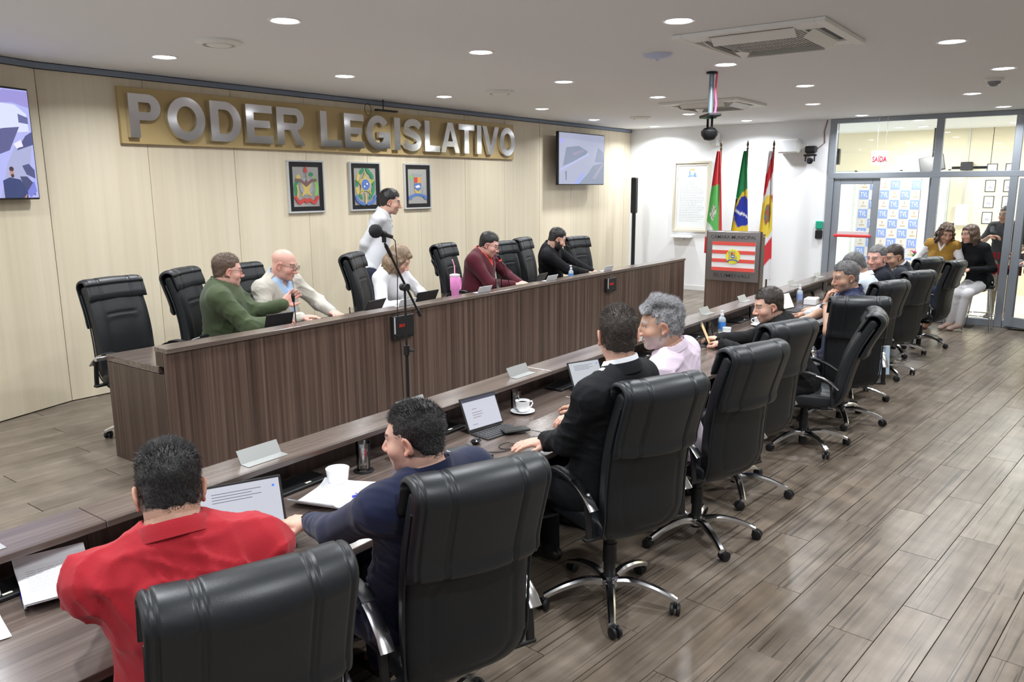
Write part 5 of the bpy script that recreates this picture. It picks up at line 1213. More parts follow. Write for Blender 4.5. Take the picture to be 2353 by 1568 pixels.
    Vb, Fb = f.mesh(.016)
    hf, T = head_field(H, M, hs, jaw=(.88 if female else 1.04), fat=.93+.07*B if B > 1 else 1.)
    hf.cone(TP(0, -.01, .93), H-M[:, 2]*.07*hs-M[:, 1]*.028*hs, .058*s*(.75+.25*B)*(.85 if female else 1), .053*s*(.78+.22*B)*(.85 if female else 1), .03)
    Vh, Fh = hf.mesh(hres)
    Q = ((Vh-H)@M)/hs; sk = np.array(SKIN[skin]); C = np.tile(sk, (len(Vh), 1)); x, y, z = Q[:, 0], Q[:, 1], Q[:, 2]
    C = mix(C, sk*np.array([1.08, .80, .78]), np.exp(-((np.abs(x)-.045)/.022)**2-((z+.03)/.025)**2)*(y > .02)*.7)
    C = mix(C, sk*np.array([1.05, .78, .75]), np.exp(-((z+.03)/.018)**2-(x/.02)**2)*(y > .09)*.7)
    C = mix(C, sk*np.array([1.06, .78, .74]), (np.abs(x) > .076)*.7*(y < .03)*(np.abs(z) < .05))
    C = mix(C, np.array([.45, .16, .14]) if not female else np.array([.55, .10, .12]), np.exp(-((z+.066)/.008)**2-(x/.022)**2)*(y > .075)*.9)
    hc = np.array(HAIRC[hcol if hair != 'bald' else 'brown'])
    C = mix(C, hc*1.2+.01, ((np.abs(z-.026-.006*np.cos((np.abs(x)-.034)/.02)) < .0055) & (np.abs(np.abs(x)-.034) < .021) & (y > .06))*.85)
    C = mix(C, sk*.45, np.exp(-((np.abs(x)-.032)/.014)**2-((z-.006)/.007)**2)*(y > .06)*.6)
    if stub or beard: C = mix(C, (hc*1.25+sk*.28) if beard is None else hc*1.1, np.clip((-.034-z+.25*np.maximum(np.abs(x)-.05, 0))/.022, 0, 1)*((z+.066)**2+(x*.45)**2 > .00011)*np.clip((y+.6*z+.062)/.02, 0, 1)*(stub*.85 if beard is None else .9))
    if hair in ('short', 'buzz', 'swept', 'crop'): C = mix(C, hc*1.3+.01, ((z > -.045) & (y < .01) & (np.abs(x) < .0785))*.75)
    # ---- hands
    parts = [(Vb, Fb, np.tile(sk, (len(Vb), 1))), (Vh, Fh, C)]
    for k, g in (('L', -1), ('R', 1)):
        hpz = (handpose or {}).get(k, {}); 
        if hpz.get('hide'): continue
        S_, E_, W = arms[k]; fd = (W-E_); fd /= np.linalg.norm(fd)
        d = np.array(hpz.get('dir', fd*np.array([1, 1, .35])), float); d /= np.linalg.norm(d); nrm = np.array(hpz.get('palm', (0, 0, -1)), float); nrm = nrm-d*(nrm@d); nrm /= np.linalg.norm(nrm); sd = np.cross(d, nrm)*g   # sd points to the thumb's opposite side
        sd = -sd; curl = hpz.get('curl', .35); q = Field(); c0_ = W+d*.045*s; a_ = s*(.92 if female else 1.02)
        Mh = np.stack([sd, d, -nrm], 1)
        q.cone(W-fd*.03, W+d*.01, .028*s, .025*s, .02); q.ell(W+d*.050*a_, np.array((.042, .052, .017))*a_, Mh, .02); q.cone(W+d*.015*a_+sd*.018*a_, W+d*.05*a_+sd*.034*a_, .015*a_, .013*a_, .015)
        lens_ = (.074, .082, .076, .060)
        for i in range(4):
            b = W+d*(.088-.004*abs(i-1.2))*a_+sd*(.030-.0195*i)*a_; dr = d.copy(); P_ = [b-d*.02*a_, b]; r_ = [.0098*a_, .0092*a_]
            for j in range(3):
                an_ = curl*(.55+.45*j); dr = dr*math.cos(an_)+nrm*math.sin(an_); dr /= np.linalg.norm(dr); dr2 = dr+sd*(.10-.07*i); dr2 /= np.linalg.norm(dr2); P_.append(P_[-1]+dr2*lens_[i]*(.45, .31, .24)[j]*a_); r_.append((.0086, .0078, .0066)[j]*a_)
            q.chain(P_, r_, .006)
        td = sd*.75+d*.62+nrm*(.25+curl*.4); td /= np.linalg.norm(td); t0 = W+d*.022*a_+sd*.026*a_; t1 = t0+td*.040*a_; td2 = td*.6+d*.8; td2 /= np.linalg.norm(td2); q.chain([t0, t1, t1+td2*.030*a_, t1+td2*.052*a_], [.0135*a_, .0115*a_, .0100*a_, .0080*a_], .010)
        Vq, Fq = q.mesh(.0042 if res < .0095 else .0055); cc = np.tile(sk*np.array([1.02, .93, .92]), (len(Vq), 1)); parts.append((Vq, Fq, cc))
    off = 0; VV = []; FF = []; CC = []
    for v, fq, c in parts: VV.append(v); FF.append(fq+off); CC.append(c); off += len(v)
    keep(link_mesh('body', np_mesh('body', np.concatenate(VV), np.concatenate(FF), [skin_m], col=np.concatenate(CC))), root)
    # ---- eyes
    for g in (-1, 1):
        e = MB(); c_ = T(g*.032, .0772, .0050); e.lathe([(0, -.0125), (.009, -.009), (.0122, -.002), (.0122, .002), (.009, .009), (.0062, .0108)], 14, c_, M=Matrix(M.tolist())@Matrix.Rotation(-PI/2, 3, 'X')); e.lathe([(.0062, .0108), (.004, .0120), (0, .0126)], 14, c_, mi=1, M=Matrix(M.tolist())@Matrix.Rotation(-PI/2, 3, 'X'))
        keep(e.build('eye', [sclera, iris]), root)
    # ---- clothes
    def cut(fn): return fn
    tm = cloth_mat(top+'_'+'_'.join('%02d' % int(c*99) for c in col_top), col_top, .8 if top != 'suit' else .75)
    if top in ('shirt', 'sweater', 'suit', 'polo', 'tshirt', 'blouse', 'vest', 'jacket'):
        inf = {'shirt': .006, 'sweater': .010, 'suit': .016, 'polo': .006, 'tshirt': .006, 'blouse': .008, 'vest': .018, 'jacket': .020}[top]
        q = Field(); torso(q, inf)
        if top == 'suit':
            for k in 'LR': q.ell(SH[k]+up*.004, (.062*s, .060*s, .040*s), Mt, .06)
        for k in 'LR':
            S_, E_, W = arms[k]; b = .65+.35*B
            if top == 'vest': q.cone(S_, S_+(E_-S_)*.12, .058*s, .056*s, .03)
            elif sleeve == 'short': q.cone(S_, S_+(E_-S_)*.72, .055*b*s+inf, .050*b*s+inf, .05)
            else:
                end = W if sleeve == 'long' else E_+(W-E_)*.45
                q.cone(S_, E_, .053*b*s+inf, .043*b*s+inf, .05); q.cone(E_, end-(end-E_)*.02, .043*b*s+inf, .032*s+inf*.9, .03)
        if seated: 
            for k in 'LR': q.cone(HP[k], HP[k]+(kn[k]-HP[k])*.22, .088*s+inf, .086*s+inf, .05)
        # collar band round the neck
        nc = H-M[:, 2]*.085*hs-M[:, 1]*.032*hs; nb = TP(0, -.010, .97); cc_ = nb*(.55-cup)+nc*(.45+cup); axn = (nc-nb); axn = axn/np.linalg.norm(axn) if np.linalg.norm(axn) > .01 else up; Mc = rot_to(axn*.6+up*.4, f2)
        nrad = .058*s*(.75+.25*B)*(.85 if female else 1); rr = nrad+.020+.004*(B > 1.3)
        def collar_mesh(kind, dr0, dz0, mt, nm='collar'):
            gap_ = {'shirt': .34, 'suit': .75, 'high': 0.}[kind]; n_ = 34
            prof = {'shirt': [(-.002, -.030), (0, .004), (.0015, .013), (.005, .014), (.009, .006), (.014, -.010), (.019, -.026), (.016, -.028), (.004, -.012)],
                    'suit': [(0, -.030), (.001, .004), (.004, .010), (.009, .010), (.017, -.002), (.026, -.020), (.033, -.038), (.028, -.042), (.006, -.026)],
                    'high': [(-.002, -.035), (-.001, .004), (.001, .022), (.005, .024), (.008, .014), (.012, -.010), (.018, -.034), (.012, -.036), (.003, -.036)]}[kind]
            V = []; F = []; m_ = len(prof); cl = kind == 'high'; nn_ = n_ if cl else n_+1
            for i in range(nn_):
                a_ = PI/2+gap_+(2*PI-2*gap_)*i/n_; fl_ = max(0, math.cos(a_-PI/2))
                for (dr, dz) in prof:
                    r_ = rr-.012+dr0+dr*(1+.25*fl_); V.append(cc_+Mc@np.array([r_*math.cos(a_), r_*1.04*math.sin(a_)-.003, dz+dz0-.020*math.sin(a_)-.010*fl_]))
            for i in range(n_ if cl else n_):
                for j in range(m_): k_ = (i+1) % nn_; F.append((i*m_+j, i*m_+(j+1) % m_, k_*m_+(j+1) % m_, k_*m_+j))
            c_ = MB().add(V, F)
            if not cl: c_.f += [tuple(range(m_)), tuple(range((nn_-1)*m_+m_-1, (nn_-1)*m_-1, -1))]; c_.m += [0, 0]
            keep(c_.build(nm, mt, sharp=50), root)
        if collar in ('shirt', 'high', 'suit'): collar_mesh(collar, .0, 0., tm)
        fo = folds(seed, foldamp, 1.)
        nk_a, nk_b = nb-axn*.02, nc+axn*.08
        def post(D, X, Y, Z):
            # opening for the neck
            ba = nk_b-nk_a; L2 = ba@ba; tt = np.clip(((X-nk_a[0])*ba[0]+(Y-nk_a[1])*ba[1]+(Z-nk_a[2])*ba[2])/L2, 0, 1)
            d = np.sqrt((X-nk_a[0]-tt*ba[0])**2+(Y-nk_a[1]-tt*ba[1])**2+(Z-nk_a[2]-tt*ba[2])**2)-(nrad+(.002 if collar != 'round' else .006))
            D = np.maximum(D, -d)
            vd = {'shirt': .045, 'suit': .30, 'high': 0, 'round': .0, 'vee': .09}.get(collar, 0)
            if vd:   # open front in a V below the throat
                c0 = TP(0, .0, .93); u_ = (X-c0[0])*r2[0]+(Y-c0[1])*r2[1]+(Z-c0[2])*r2[2]; w_ = (X-c0[0])*up[0]+(Y-c0[1])*up[1]+(Z-c0[2])*up[2]; y_ = (X-c0[0])*f2[0]+(Y-c0[1])*f2[1]+(Z-c0[2])*f2[2]
                dv_ = np.maximum(np.maximum(np.abs(u_)-(w_+vd)*(.30 if vd > .1 else .5), -(y_-.015)), -(w_+vd)); D = np.maximum(D, -dv_)
            return D.astype(np.float32)
        V, F = q.mesh(res, disp=fo, post=post)
        nm = {'shirt': 'shirt', 'sweater': 'sweater', 'suit': 'suit_jacket', 'polo': 'polo_shirt', 'tshirt': 't_shirt', 'blouse': 'blouse', 'vest': 'vest', 'jacket': 'jacket'}[top]
        keep(link_mesh(nm, np_mesh(nm, V, F, [tm])), root)
        inner = {'suit': 'shirt', 'vest': 'blouse', 'jacket': None}.get(top) or (len(legs) > 2)
        if inner or collar == 'inner':
            icol = legs[2] if len(legs) > 2 else (.80, .82, .86); q = Field(); torso(q, .004 if top == 'suit' else .003)
            for k in 'LR':
                S_, E_, W = arms[k]; b = .65+.35*B
                if top == 'sweater': continue
                if top == 'vest': q.cone(S_, E_, .056*b*s, .048*b*s, .05); q.cone(E_, W, .048*b*s, .036*s, .03)
                else: q.cone(E_+(W-E_)*.6, W+(W-E_)/np.linalg.norm(W-E_)*.012, .036*s, .034*s, .02)
            collar_mesh('shirt', -.004, .016 if top == 'suit' else .006, cloth_mat('inner_%02d_%02d_%02d' % tuple(int(c*99) for c in icol), icol), 'shirt_collar')
            vd0 = collar; 
            def post2(D, X, Y, Z):
                ba = nk_b-nk_a; L2 = ba@ba; tt = np.clip(((X-nk_a[0])*ba[0]+(Y-nk_a[1])*ba[1]+(Z-nk_a[2])*ba[2])/L2, 0, 1)
                d = np.sqrt((X-nk_a[0]-tt*ba[0])**2+(Y-nk_a[1]-tt*ba[1])**2+(Z-nk_a[2]-tt*ba[2])**2)-nrad-.001; D = np.maximum(D, -d)
                c0 = TP(0, .0, .93); u_ = (X-c0[0])*r2[0]+(Y-c0[1])*r2[1]+(Z-c0[2])*r2[2]; w_ = (X-c0[0])*up[0]+(Y-c0[1])*up[1]+(Z-c0[2])*up[2]; y_ = (X-c0[0])*f2[0]+(Y-c0[1])*f2[1]+(Z-c0[2])*f2[2]
                dv_ = np.maximum(np.maximum(np.abs(u_)-(w_+.05)*.4, -(y_-.015)), -(w_+.05)); return np.maximum(D, -dv_).astype(np.float32)
            V, F = q.mesh(max(res, .009), disp=folds(seed+9, .002), post=post2)
            keep(link_mesh('shirt', np_mesh('shirt', V, F, [cloth_mat('inner_%02d_%02d_%02d' % tuple(int(c*99) for c in icol), icol)])), root)
    if legs:
        q = Field(); q.ell(TP(0, -.01, .02), (.165*s*B+.004, .120*s*B+.004, .13*s), Mt, .06)
        for k in 'LR': leg(q, k, .008)
        V, F = q.mesh(.013 if res < .0095 else .015, disp=folds(seed+3, .004))
        keep(link_mesh(legs[0], np_mesh(legs[0], V, F, [cloth_mat('legs_%02d_%02d_%02d' % tuple(int(c*99) for c in legs[1]), legs[1])])), root)
        for k in 'LR':
            q = Field(); dn = toe[k]-an[k]; a1 = an[k]+np.array([0, 0, -.025]); q.cone(a1-fw*.035, a1+fw*.02, .040, .040, .02); q.cone(a1, toe[k]+fw*.02, .040, .032, .02); q.ell(toe[k]+fw*.03-np.array([0, 0, .004]), (.040, .045, .026), np.stack([rt, fw, np.array([0, 0, 1.])], 1), .02)
            V, F = q.mesh(.011, post=lambda D, X, Y, Z: np.maximum(D, (floor+.002)-Z).astype(np.float32)); keep(link_mesh('shoe', np_mesh('shoe', V, F, [mat('shoe_%02d_%02d' % (int(shoe[0]*99), int(shoe[1]*99)), shoe, .4)])), root)
    # ---- hair
    hm = hair_mat(hcol)
    def loc(X, Y, Z):
        dx, dy, dz = X-H[0], Y-H[1], Z-H[2]; return [(dx*M[0, i]+dy*M[1, i]+dz*M[2, i])/hs for i in range(3)]
    def hairmesh(th_side, th_top, style, rmesh):
        q = Field(); e = lambda p, r, k=.02: q.ell(T(*p), np.array(r)*hs, M, k*hs)
        e((0, -.014, .045+th_top*.3), (.076+th_side, .097+th_side+.002, .078+th_top)); e((0, -.040, -.025), (.0625+th_side*.7, .0555+th_side*.7, .062), .03)
        if style == 'swept':
            for i in range(9):
                a = (i-4)/4*.05; q.cone(T(a, .070, .085), T(a*1.1, .02, .128), .014*hs, .016*hs, .02*hs); q.cone(T(a*1.1, .02, .126), T(a, -.05, .105), .016*hs, .016*hs, .02*hs)
            q.cone(T(-.045, .082, .068), T(.04, .088, .078), .012*hs, .015*hs, .02*hs)
        if style == 'long':
            for i in range(15):
                a = R(200+ (i/14)*320-70-60) if False else R(-35+i/14*250+180-0); 
            for i in range(17):
                a = -20+i/16*220; ca, sa = math.cos(R(a)), -math.sin(R(a))   # from right side round the back to the left
                p0 = (ca*.074, sa*.085-.012, .03); p1 = (ca*.088, sa*.082-.02, -.06); p2 = (ca*.092, sa*.07-.015+.01*math.sin(i*2.), -.135-.012*math.sin(i*1.7))
                q.cone(T(*p0), T(*p1), .018*hs, .020*hs, .02*hs); q.cone(T(*p1), T(*p2), .020*hs, .012*hs, .02*hs)
            for g in (-1, 1): q.cone(T(g*.02, .075, .088), T(g*.078, .045, .01), .014*hs, .016*hs, .02*hs); q.cone(T(g*.078, .045, .01), T(g*.082, .04, -.10), .016*hs, .012*hs, .02*hs)
        if style == 'curly':
            r = np.random.default_rng(seed)
            for i in range(70):
                a = r.uniform(-25, 205); zz = r.uniform(-.17, .10); ca, sa = math.cos(R(a)), -math.sin(R(a)); rad = 1.05+.25*(zz < 0.02)*r.uniform(.5, 1)
                q.ell(T(ca*.082*rad, sa*.088*rad-.01, zz), np.array((.020, .020, .024))*hs, M, .012*hs)
            for g in (-1, 1): q.cone(T(g*.015, .078, .090), T(g*.080, .045, .0), .016*hs, .020*hs, .02*hs)
        r_ = np.random.default_rng(seed+50); K = [(r_.normal(size=3)*(1, .5, .5), r_.uniform(0, 6)) for _ in range(6)]
        amp = {'short': .0012, 'crop': .0016, 'buzz': .0008, 'swept': .0035, 'long': .002, 'curly': .006, 'wavy': .005}.get(style, .002)*hs
        def disp(X, Y, Z):
            x, y, z = loc(X, Y, Z); sN = 0
            for d, ph in K: d = d/np.linalg.norm(d); sN = sN+np.sin((x*d[0]+y*d[1]+z*d[2])*170+ph+2*np.sin(y*60+z*40+ph))
            return amp*sN/2.4
        def post(D, X, Y, Z):
            x, y, z = loc(X, Y, Z)
            if style in ('long', 'curly'):
                face = np.maximum(np.maximum(np.abs(x)-.056-.012*(z < -.02), -(y-.02)), z-.072); neck = np.maximum(np.maximum(np.abs(x)-.05, -(y-.00)), z+.02)
                return np.maximum(np.maximum(D, -np.minimum(face, neck)), -(z+.19)).astype(np.float32)
            ft = .070 if style != 'recede' else .088
            topc = np.maximum(-(z-ft+.25*np.maximum(y, 0)*0-.0*x), y-.094-.3*(z-.07))     # above the hairline
            side = np.maximum(np.maximum(y-(.046-.25*(z*0)), -(z-.018-.0*y)), -(z-.02+.0)) # temples above the ears
            backp = np.maximum(y-(-.022), -(z+.072+.25*(y+.06))); side2 = np.maximum(np.maximum(y-.030, -(z+.012)), y*1.-.03)
            reg = np.minimum(np.minimum(topc, side), np.minimum(backp, side2))
            nz = .0025*np.sin(x*260)*np.sin(z*210+y*190)
            return np.maximum(D, (reg+nz)*hs).astype(np.float32)
        return q.mesh(rmesh, disp=disp, post=post)
    if hair != 'bald':
        ts, tt = {'short': (.0035, .010), 'crop': (.003, .007), 'buzz': (.0015, .003), 'swept': (.004, .009), 'long': (.008, .012), 'curly': (.012, .016), 'recede': (.004, .006), 'wavy': (.010, .016)}[hair]
        V, F = hairmesh(ts, tt, hair, hres if hair not in ('curly', 'long') else hres*1.1)
        tris = None
        if fuzz and len(V):
            r = np.random.default_rng(seed+5); me0 = np_mesh('h0', V, F, []); nn = np.empty(len(V)*3, np.float32); me0.vertex_normals.foreach_get('vector', nn) if hasattr(me0, 'vertex_normals') else None; nn = nn.reshape(-1, 3); bpy.data.meshes.remove(me0)
            idx = r.integers(0, len(V), fuzz); p = V[idx]+r.normal(size=(fuzz, 3))*.002; nv = nn[idx]
            grow = {'short': -M[:, 2]*.55-M[:, 1]*.45, 'swept': -M[:, 1]*1.1+M[:, 2]*.1}.get(hair, -M[:, 2]*.6-M[:, 1]*.3); ql = ((p-H)@M)/hs
            tp = np.clip((ql[:, 2]-.06)/.05, 0, 1)[:, None]; gd = grow*(1-tp)+(M[:, 1]*.5+M[:, 2]*.3)*tp if hair != 'swept' else np.tile(grow, (fuzz, 1))
            d = nv*(.16+.5*tp)+gd*.9+r.normal(size=(fuzz, 3))*.17; d /= np.linalg.norm(d, axis=1)[:, None]
            Lh = (.0055+.0085*tp[:, 0])*(1.6 if hair == 'swept' else 1)*r.uniform(.6, 1.3, fuzz); sdv = np.cross(d, nv); sdv /= np.linalg.norm(sdv, axis=1)[:, None]+1e-9
            w = .0008; a_ = p-sdv*w; b_ = p+sdv*w; c_ = p+d*Lh[:, None]; n0 = len(V); V = np.concatenate([V, a_, b_, c_]); ar = np.arange(fuzz); tris = np.stack([n0+ar, n0+fuzz+ar, n0+2*fuzz+ar], 1)
        if len(V): keep(link_mesh('hair', np_mesh('hair', V, F, [hm], tris=tris)), root)
    if beard:
        q = Field(); q.ell(T(0, .024, -.030), np.array((.070, .078, .090))*hs, M, .02); q.ell(T(0, .034, -.080), np.array((.060, .056, .044))*hs, M, .03); q.ell(T(0, .088, -.052), np.array((.026, .016, .008))*hs, M, .01)
        def postb(D, X, Y, Z):
            x, y, z = loc(X, Y, Z)
            keepz = np.maximum(z-(-.047+.6*np.abs(x)*0+.0), -(y-.005)); keepz = np.minimum(keepz, np.maximum(np.maximum(z-.0, np.abs(np.abs(x)-.072)-.02), np.abs(y-.028)-.016))
            mouth = np.hypot(x/.026, (z+.067)/.0095)-1
            return np.maximum(np.maximum(D, keepz*hs), -mouth*.008).astype(np.float32)
        r_ = np.random.default_rng(seed)
        V, F = q.mesh(hres, disp=lambda X, Y, Z: .0012*np.sin(X*900+Y*500)*np.sin(Z*800), post=postb)
        if len(V): keep(link_mesh('beard', np_mesh('beard', V, F, [hair_mat(beard)])), root)
    if glasses:
        g_ = MB(); l_ = MB()
        for g in (-1, 1):
            cx_ = g*.034; ring_ = [T(cx_+.026*math.cos(a)*(1+.12*(abs(math.cos(a)) > .7)), .113-.10*abs(cx_+.026*math.cos(a))**1.2*1.6, .004+.019*math.sin(a)) for a in np.linspace(0, 2*PI, 18, endpoint=False)]
            g_.tube([tuple(p) for p in ring_], .0014*hs if glasses != 'dark' else .0022*hs, 6, closed=True); n0 = len(l_.v); l_.add([tuple(p) for p in ring_], [tuple(range(18))])
            g_.tube([tuple(T(g*.062, .094, .010)), tuple(T(g*.079, .05, .012)), tuple(T(g*.082, -.01, .014)), tuple(T(g*.080, -.028, -.005))], .0016*hs, 6)
        g_.tube([tuple(T(-.010, .114, .008)), tuple(T(0, .117, .011)), tuple(T(.010, .114, .008))], .0014*hs, 6)
        go = keep(g_.build('glasses', blackp if glasses == 'dark' else darkm), root); keep(l_.build('lenses', dark_lens if glasses == 'dark' else lens_g, smooth=False), root)
    return root, arms, T, M

RES_N, RES_F = .0078, .0115
# councillors at the table, nearest first
N_ = RES_N; F_ = RES_F
SP = lambda i, dx=0, dy=.03, zs=.585: seat_pt(CHAIRS_A[i], dx, dy, 0, zs)
SQ = lambda i, dx=0, dy=.03: seat_pt(CHAIRS_B[i], dx, dy, ZD)
person('large man in a red shirt seen from behind, leaning on the table', (1.02, 1.87, 1.275), 62, -24, SP(0, -.03, .04), 62, 'shirt', (.40, .018, .028), 'tan', 'short', 'black', {'L': (1.12, 2.40, .80), 'R': (1.48, 2.30, .80)}, bulk=1.42, shw=1.08, res=N_, hres=.0042, seed=4, fuzz=16000, foldamp=.0055, legs=('trousers', (.02, .025, .05)), poles={'L': (-1.0, -.1, -.6), 'R': (.8, -.5, -.6)}, neck=.088, shz=.84, headscale=.93, cup=.32)
navy_man = person('man in a navy zip-neck sweater with a black watch, turned to the left', (1.78, 1.72, 1.245), 110, -6, SP(1, -.05, .03, .56), 84, 'sweater', (.012, .016, .045), 'light', 'short', 'black', {'L': (1.765, 2.29, .80), 'R': (2.14, 1.82, .74)}, bulk=1.14, shw=1.10, res=N_, hres=.0042, seed=8, collar='high', fuzz=14000, foldamp=.005, legs=('trousers', (.015, .018, .04)), poles={'L': (-.7, -.1, -.8), 'R': (1, -.9, .3)}, handpose={'L': dict(dir=(-.35, .9, .0), curl=.75)}, stub=.35, neck=.108, shz=.89, headscale=.90, cup=.20)
suit_man = person('young man in a black suit with white shirt collar, back of head to the viewer', (3.09, 1.70, 1.385), 42, -4, SP(2, -.05, .03, .60), 84, 'suit', (.010, .011, .013), 'light', 'short', 'dark', {'L': (3.10, 2.10, .81), 'R': (3.50, 2.16, .80)}, bulk=1.04, res=N_, hres=.0044, seed=12, fuzz=14000, foldamp=.005, collar='suit', legs=('trousers', (.012, .012, .015)), handpose={'L': dict(dir=(-.80, .60, -.05), curl=.18), 'R': dict(dir=(-.6, .7, 0), curl=.6)}, poles={'L': (-.7, -.6, -.7)}, neck=.118, shz=.85)
person('grey-haired bearded man in a pale pink shirt, looking left', (3.72, 1.79, 1.335), 122, -6, SP(3, -.17, .04), 92, 'shirt', (.74, .62, .73), 'tan', 'swept', 'grey', {'L': (3.70, 2.28, .80), 'R': (4.25, 2.25, .80)}, bulk=1.18, shw=1.05, res=N_, hres=.0044, seed=21, fuzz=16000, stub=.8, foldamp=.004, legs=('trousers', (.03, .03, .06)), neck=.104, shz=.86)
person('dark-haired man in a black jacket and jeans leaning over his tablet', (5.98, 1.98, 1.145), 128, -14, SP(5, -.02, .05, .58), 112, 'jacket', (.012, .012, .013), 'light', 'short', 'dark', {'L': (5.98, 2.33, .80), 'R': (6.20, 2.44, .80)}, bulk=1.05, res=.009, hres=.0055, seed=31, foldamp=.006, collar='high', fuzz=7000, legs=('jeans', (.02, .035, .11)), handpose={'L': dict(dir=(.5, .8, 0), curl=.6), 'R': dict(dir=(-.2, .9, 0), curl=.6)}, stub=.3)
polo_man = person('grey-haired man in a navy polo shirt resting his chin on his hand', (7.08, 1.70, 1.28), 132, -12, SP(6, -.05, .05), 110, 'polo', (.012, .018, .055), 'tan', 'short', 'darkgrey', {'L': (6.985, 1.825, 1.055), 'R': (6.80, 2.16, .80)}, bulk=1.08, res=.009, hres=.0055, seed=41, sleeve='short', legs=('trousers', (.02, .02, .03)), handpose={'L': dict(dir=(.05, -.22, 1), palm=(.3, -1, 0), curl=1.2)}, poles={'L': (-.5, .7, -1)}, stub=.5, fuzz=6000)
person('man in a white shirt bent low over the table', (8.14, 1.88, 1.27), 120, -32, SP(7, 0, .03), 84, 'shirt', (.70, .77, .85), 'tan', 'short', 'darkgrey', {'L': (7.95, 2.25, .80), 'R': (8.35, 2.25, .80)}, bulk=1.2, shw=1.1, res=F_, hres=.006, seed=51, fuzz=3000, foldamp=.004)
person('man in a dark shirt turned toward the left, face in three-quarter view', (9.08, 1.88, 1.29), 158, -10, SP(8, 0, .03), 112, 'shirt', (.014, .016, .024), 'pink', 'crop', 'darkgrey', {'L': (8.9, 2.2, .80), 'R': (9.4, 2.2, .80)}, bulk=1.2, res=F_, hres=.006, seed=61)
person('man in a dark suit looking down at the far end of the table', (9.74, 1.84, 1.255), 138, -18, (10.12, 1.76, .57), 100, 'suit', (.018, .022, .030), 'tan', 'short', 'dark', {'L': (9.7, 2.2, .80), 'R': (10.2, 2.2, .80)}, bulk=1.12, res=F_, hres=.006, seed=71, collar='suit')
# people behind the presiding desk
person('man in a green jacket with dark glasses, turned right and gesturing', (3.66, 5.54, 1.405), 338, -6, SQ(1, .05, .04), 318, 'jacket', (.060, .080, .038), 'pink', 'short', 'brown', {'L': (3.98, 5.28, 1.12), 'R': (3.92, 5.30, .985)}, bulk=1.36, shw=1.02, res=.009, hres=.0055, seed=81, collar='high', glasses='dark', floor=ZD, handpose={'L': dict(dir=(.7, -.1, .55), palm=(-.2, -1, .1), curl=.5)}, fuzz=5000, foldamp=.006, poles={'R': (-.8, -.8, -1), 'L': (.1, .2, -1)}, neck=.10)
person('bald man in a beige jacket over a pale blue shirt, with thin glasses', (4.24, 5.58, 1.405), 298, -16, SQ(2, .02, .03), 286, 'suit', (.47, .44, .385), 'pink', 'bald', 'brown', {'L': (4.52, 5.33, .985), 'R': (4.16, 5.30, .985)}, bulk=1.2, shw=1.06, res=.009, hres=.0055, seed=91, collar='suit', glasses='thin', floor=ZD, legs=('trousers', (.04, .05, .09), (.36, .50, .70)), poles={'L': (1, .2, -.8), 'R': (-1, .2, -.8)})
person('blonde woman in a white blouse looking down at a tablet', (5.42, 5.38, 1.37), 296, -34, SQ(3, .02, .05), 284, 'blouse', (.64, .64, .66), 'light', 'long', 'blond', {'L': (5.62, 5.18, .985), 'R': (5.33, 5.14, .985)}, bulk=1.15, res=.009, hres=.0055, seed=101, collar='shirt', floor=ZD, female=True, foldamp=.006, poles={'L': (1, .2, -.8), 'R': (-1, .2, -.8)})
person('young man in a white shirt standing against the wall with hands behind his back', (6.26, 6.32, 1.895), 318, -12, (6.04, 6.44, 1.15), 305, 'shirt', (.64, .65, .68), 'light', 'short', 'black', {'L': (6.04, 6.66, 1.12), 'R': (5.92, 6.60, 1.12)}, bulk=1.12, shw=1.08, res=.009, hres=.0055, seated=False, seed=111, floor=ZD, legs=('trousers', (.03, .035, .06)), sleeve='half', poles={'L': (.8, .3, -.3), 'R': (-1, -.3, -.1)}, headscale=1.02, fuzz=4000, foldamp=.007)
person('heavy man in a burgundy sweater with glasses looking down', (6.92, 5.46, 1.42), 298, -22, SQ(4, 0, .05), 284, 'sweater', (.075, .010, .018), 'pink', 'short', 'black', {'L': (7.18, 5.22, .985), 'R': (7.0, 5.18, .985)}, bulk=1.42, shw=1.12, res=.009, hres=.0055, seed=121, collar='vee', glasses='thin', floor=ZD, legs=('trousers', (.02, .02, .03), (.55, .06, .04)), handpose={'L': dict(dir=(-.3, -.9, 0), curl=.5), 'R': dict(dir=(.8, -.4, 0), curl=.5)}, fuzz=4000, neck=.098, poles={'L': (1, .2, -.8), 'R': (-1, .2, -.8)})
person('bearded man in a black suit with black hair looking down to the right', (8.27, 5.44, 1.41), 318, -26, SQ(6, .02, .05), 292, 'suit', (.008, .008, .010), 'light', 'short', 'black', {'L': (8.68, 5.18, .985), 'R': (8.50, 5.14, .985)}, bulk=1.12, res=.009, hres=.0055, seed=131, collar='shirt', beard='black', floor=ZD, legs=('trousers', (.01, .01, .012), (.03, .03, .04)), fuzz=4000, poles={'L': (1, .2, -.8), 'R': (-1, .2, -.8)})
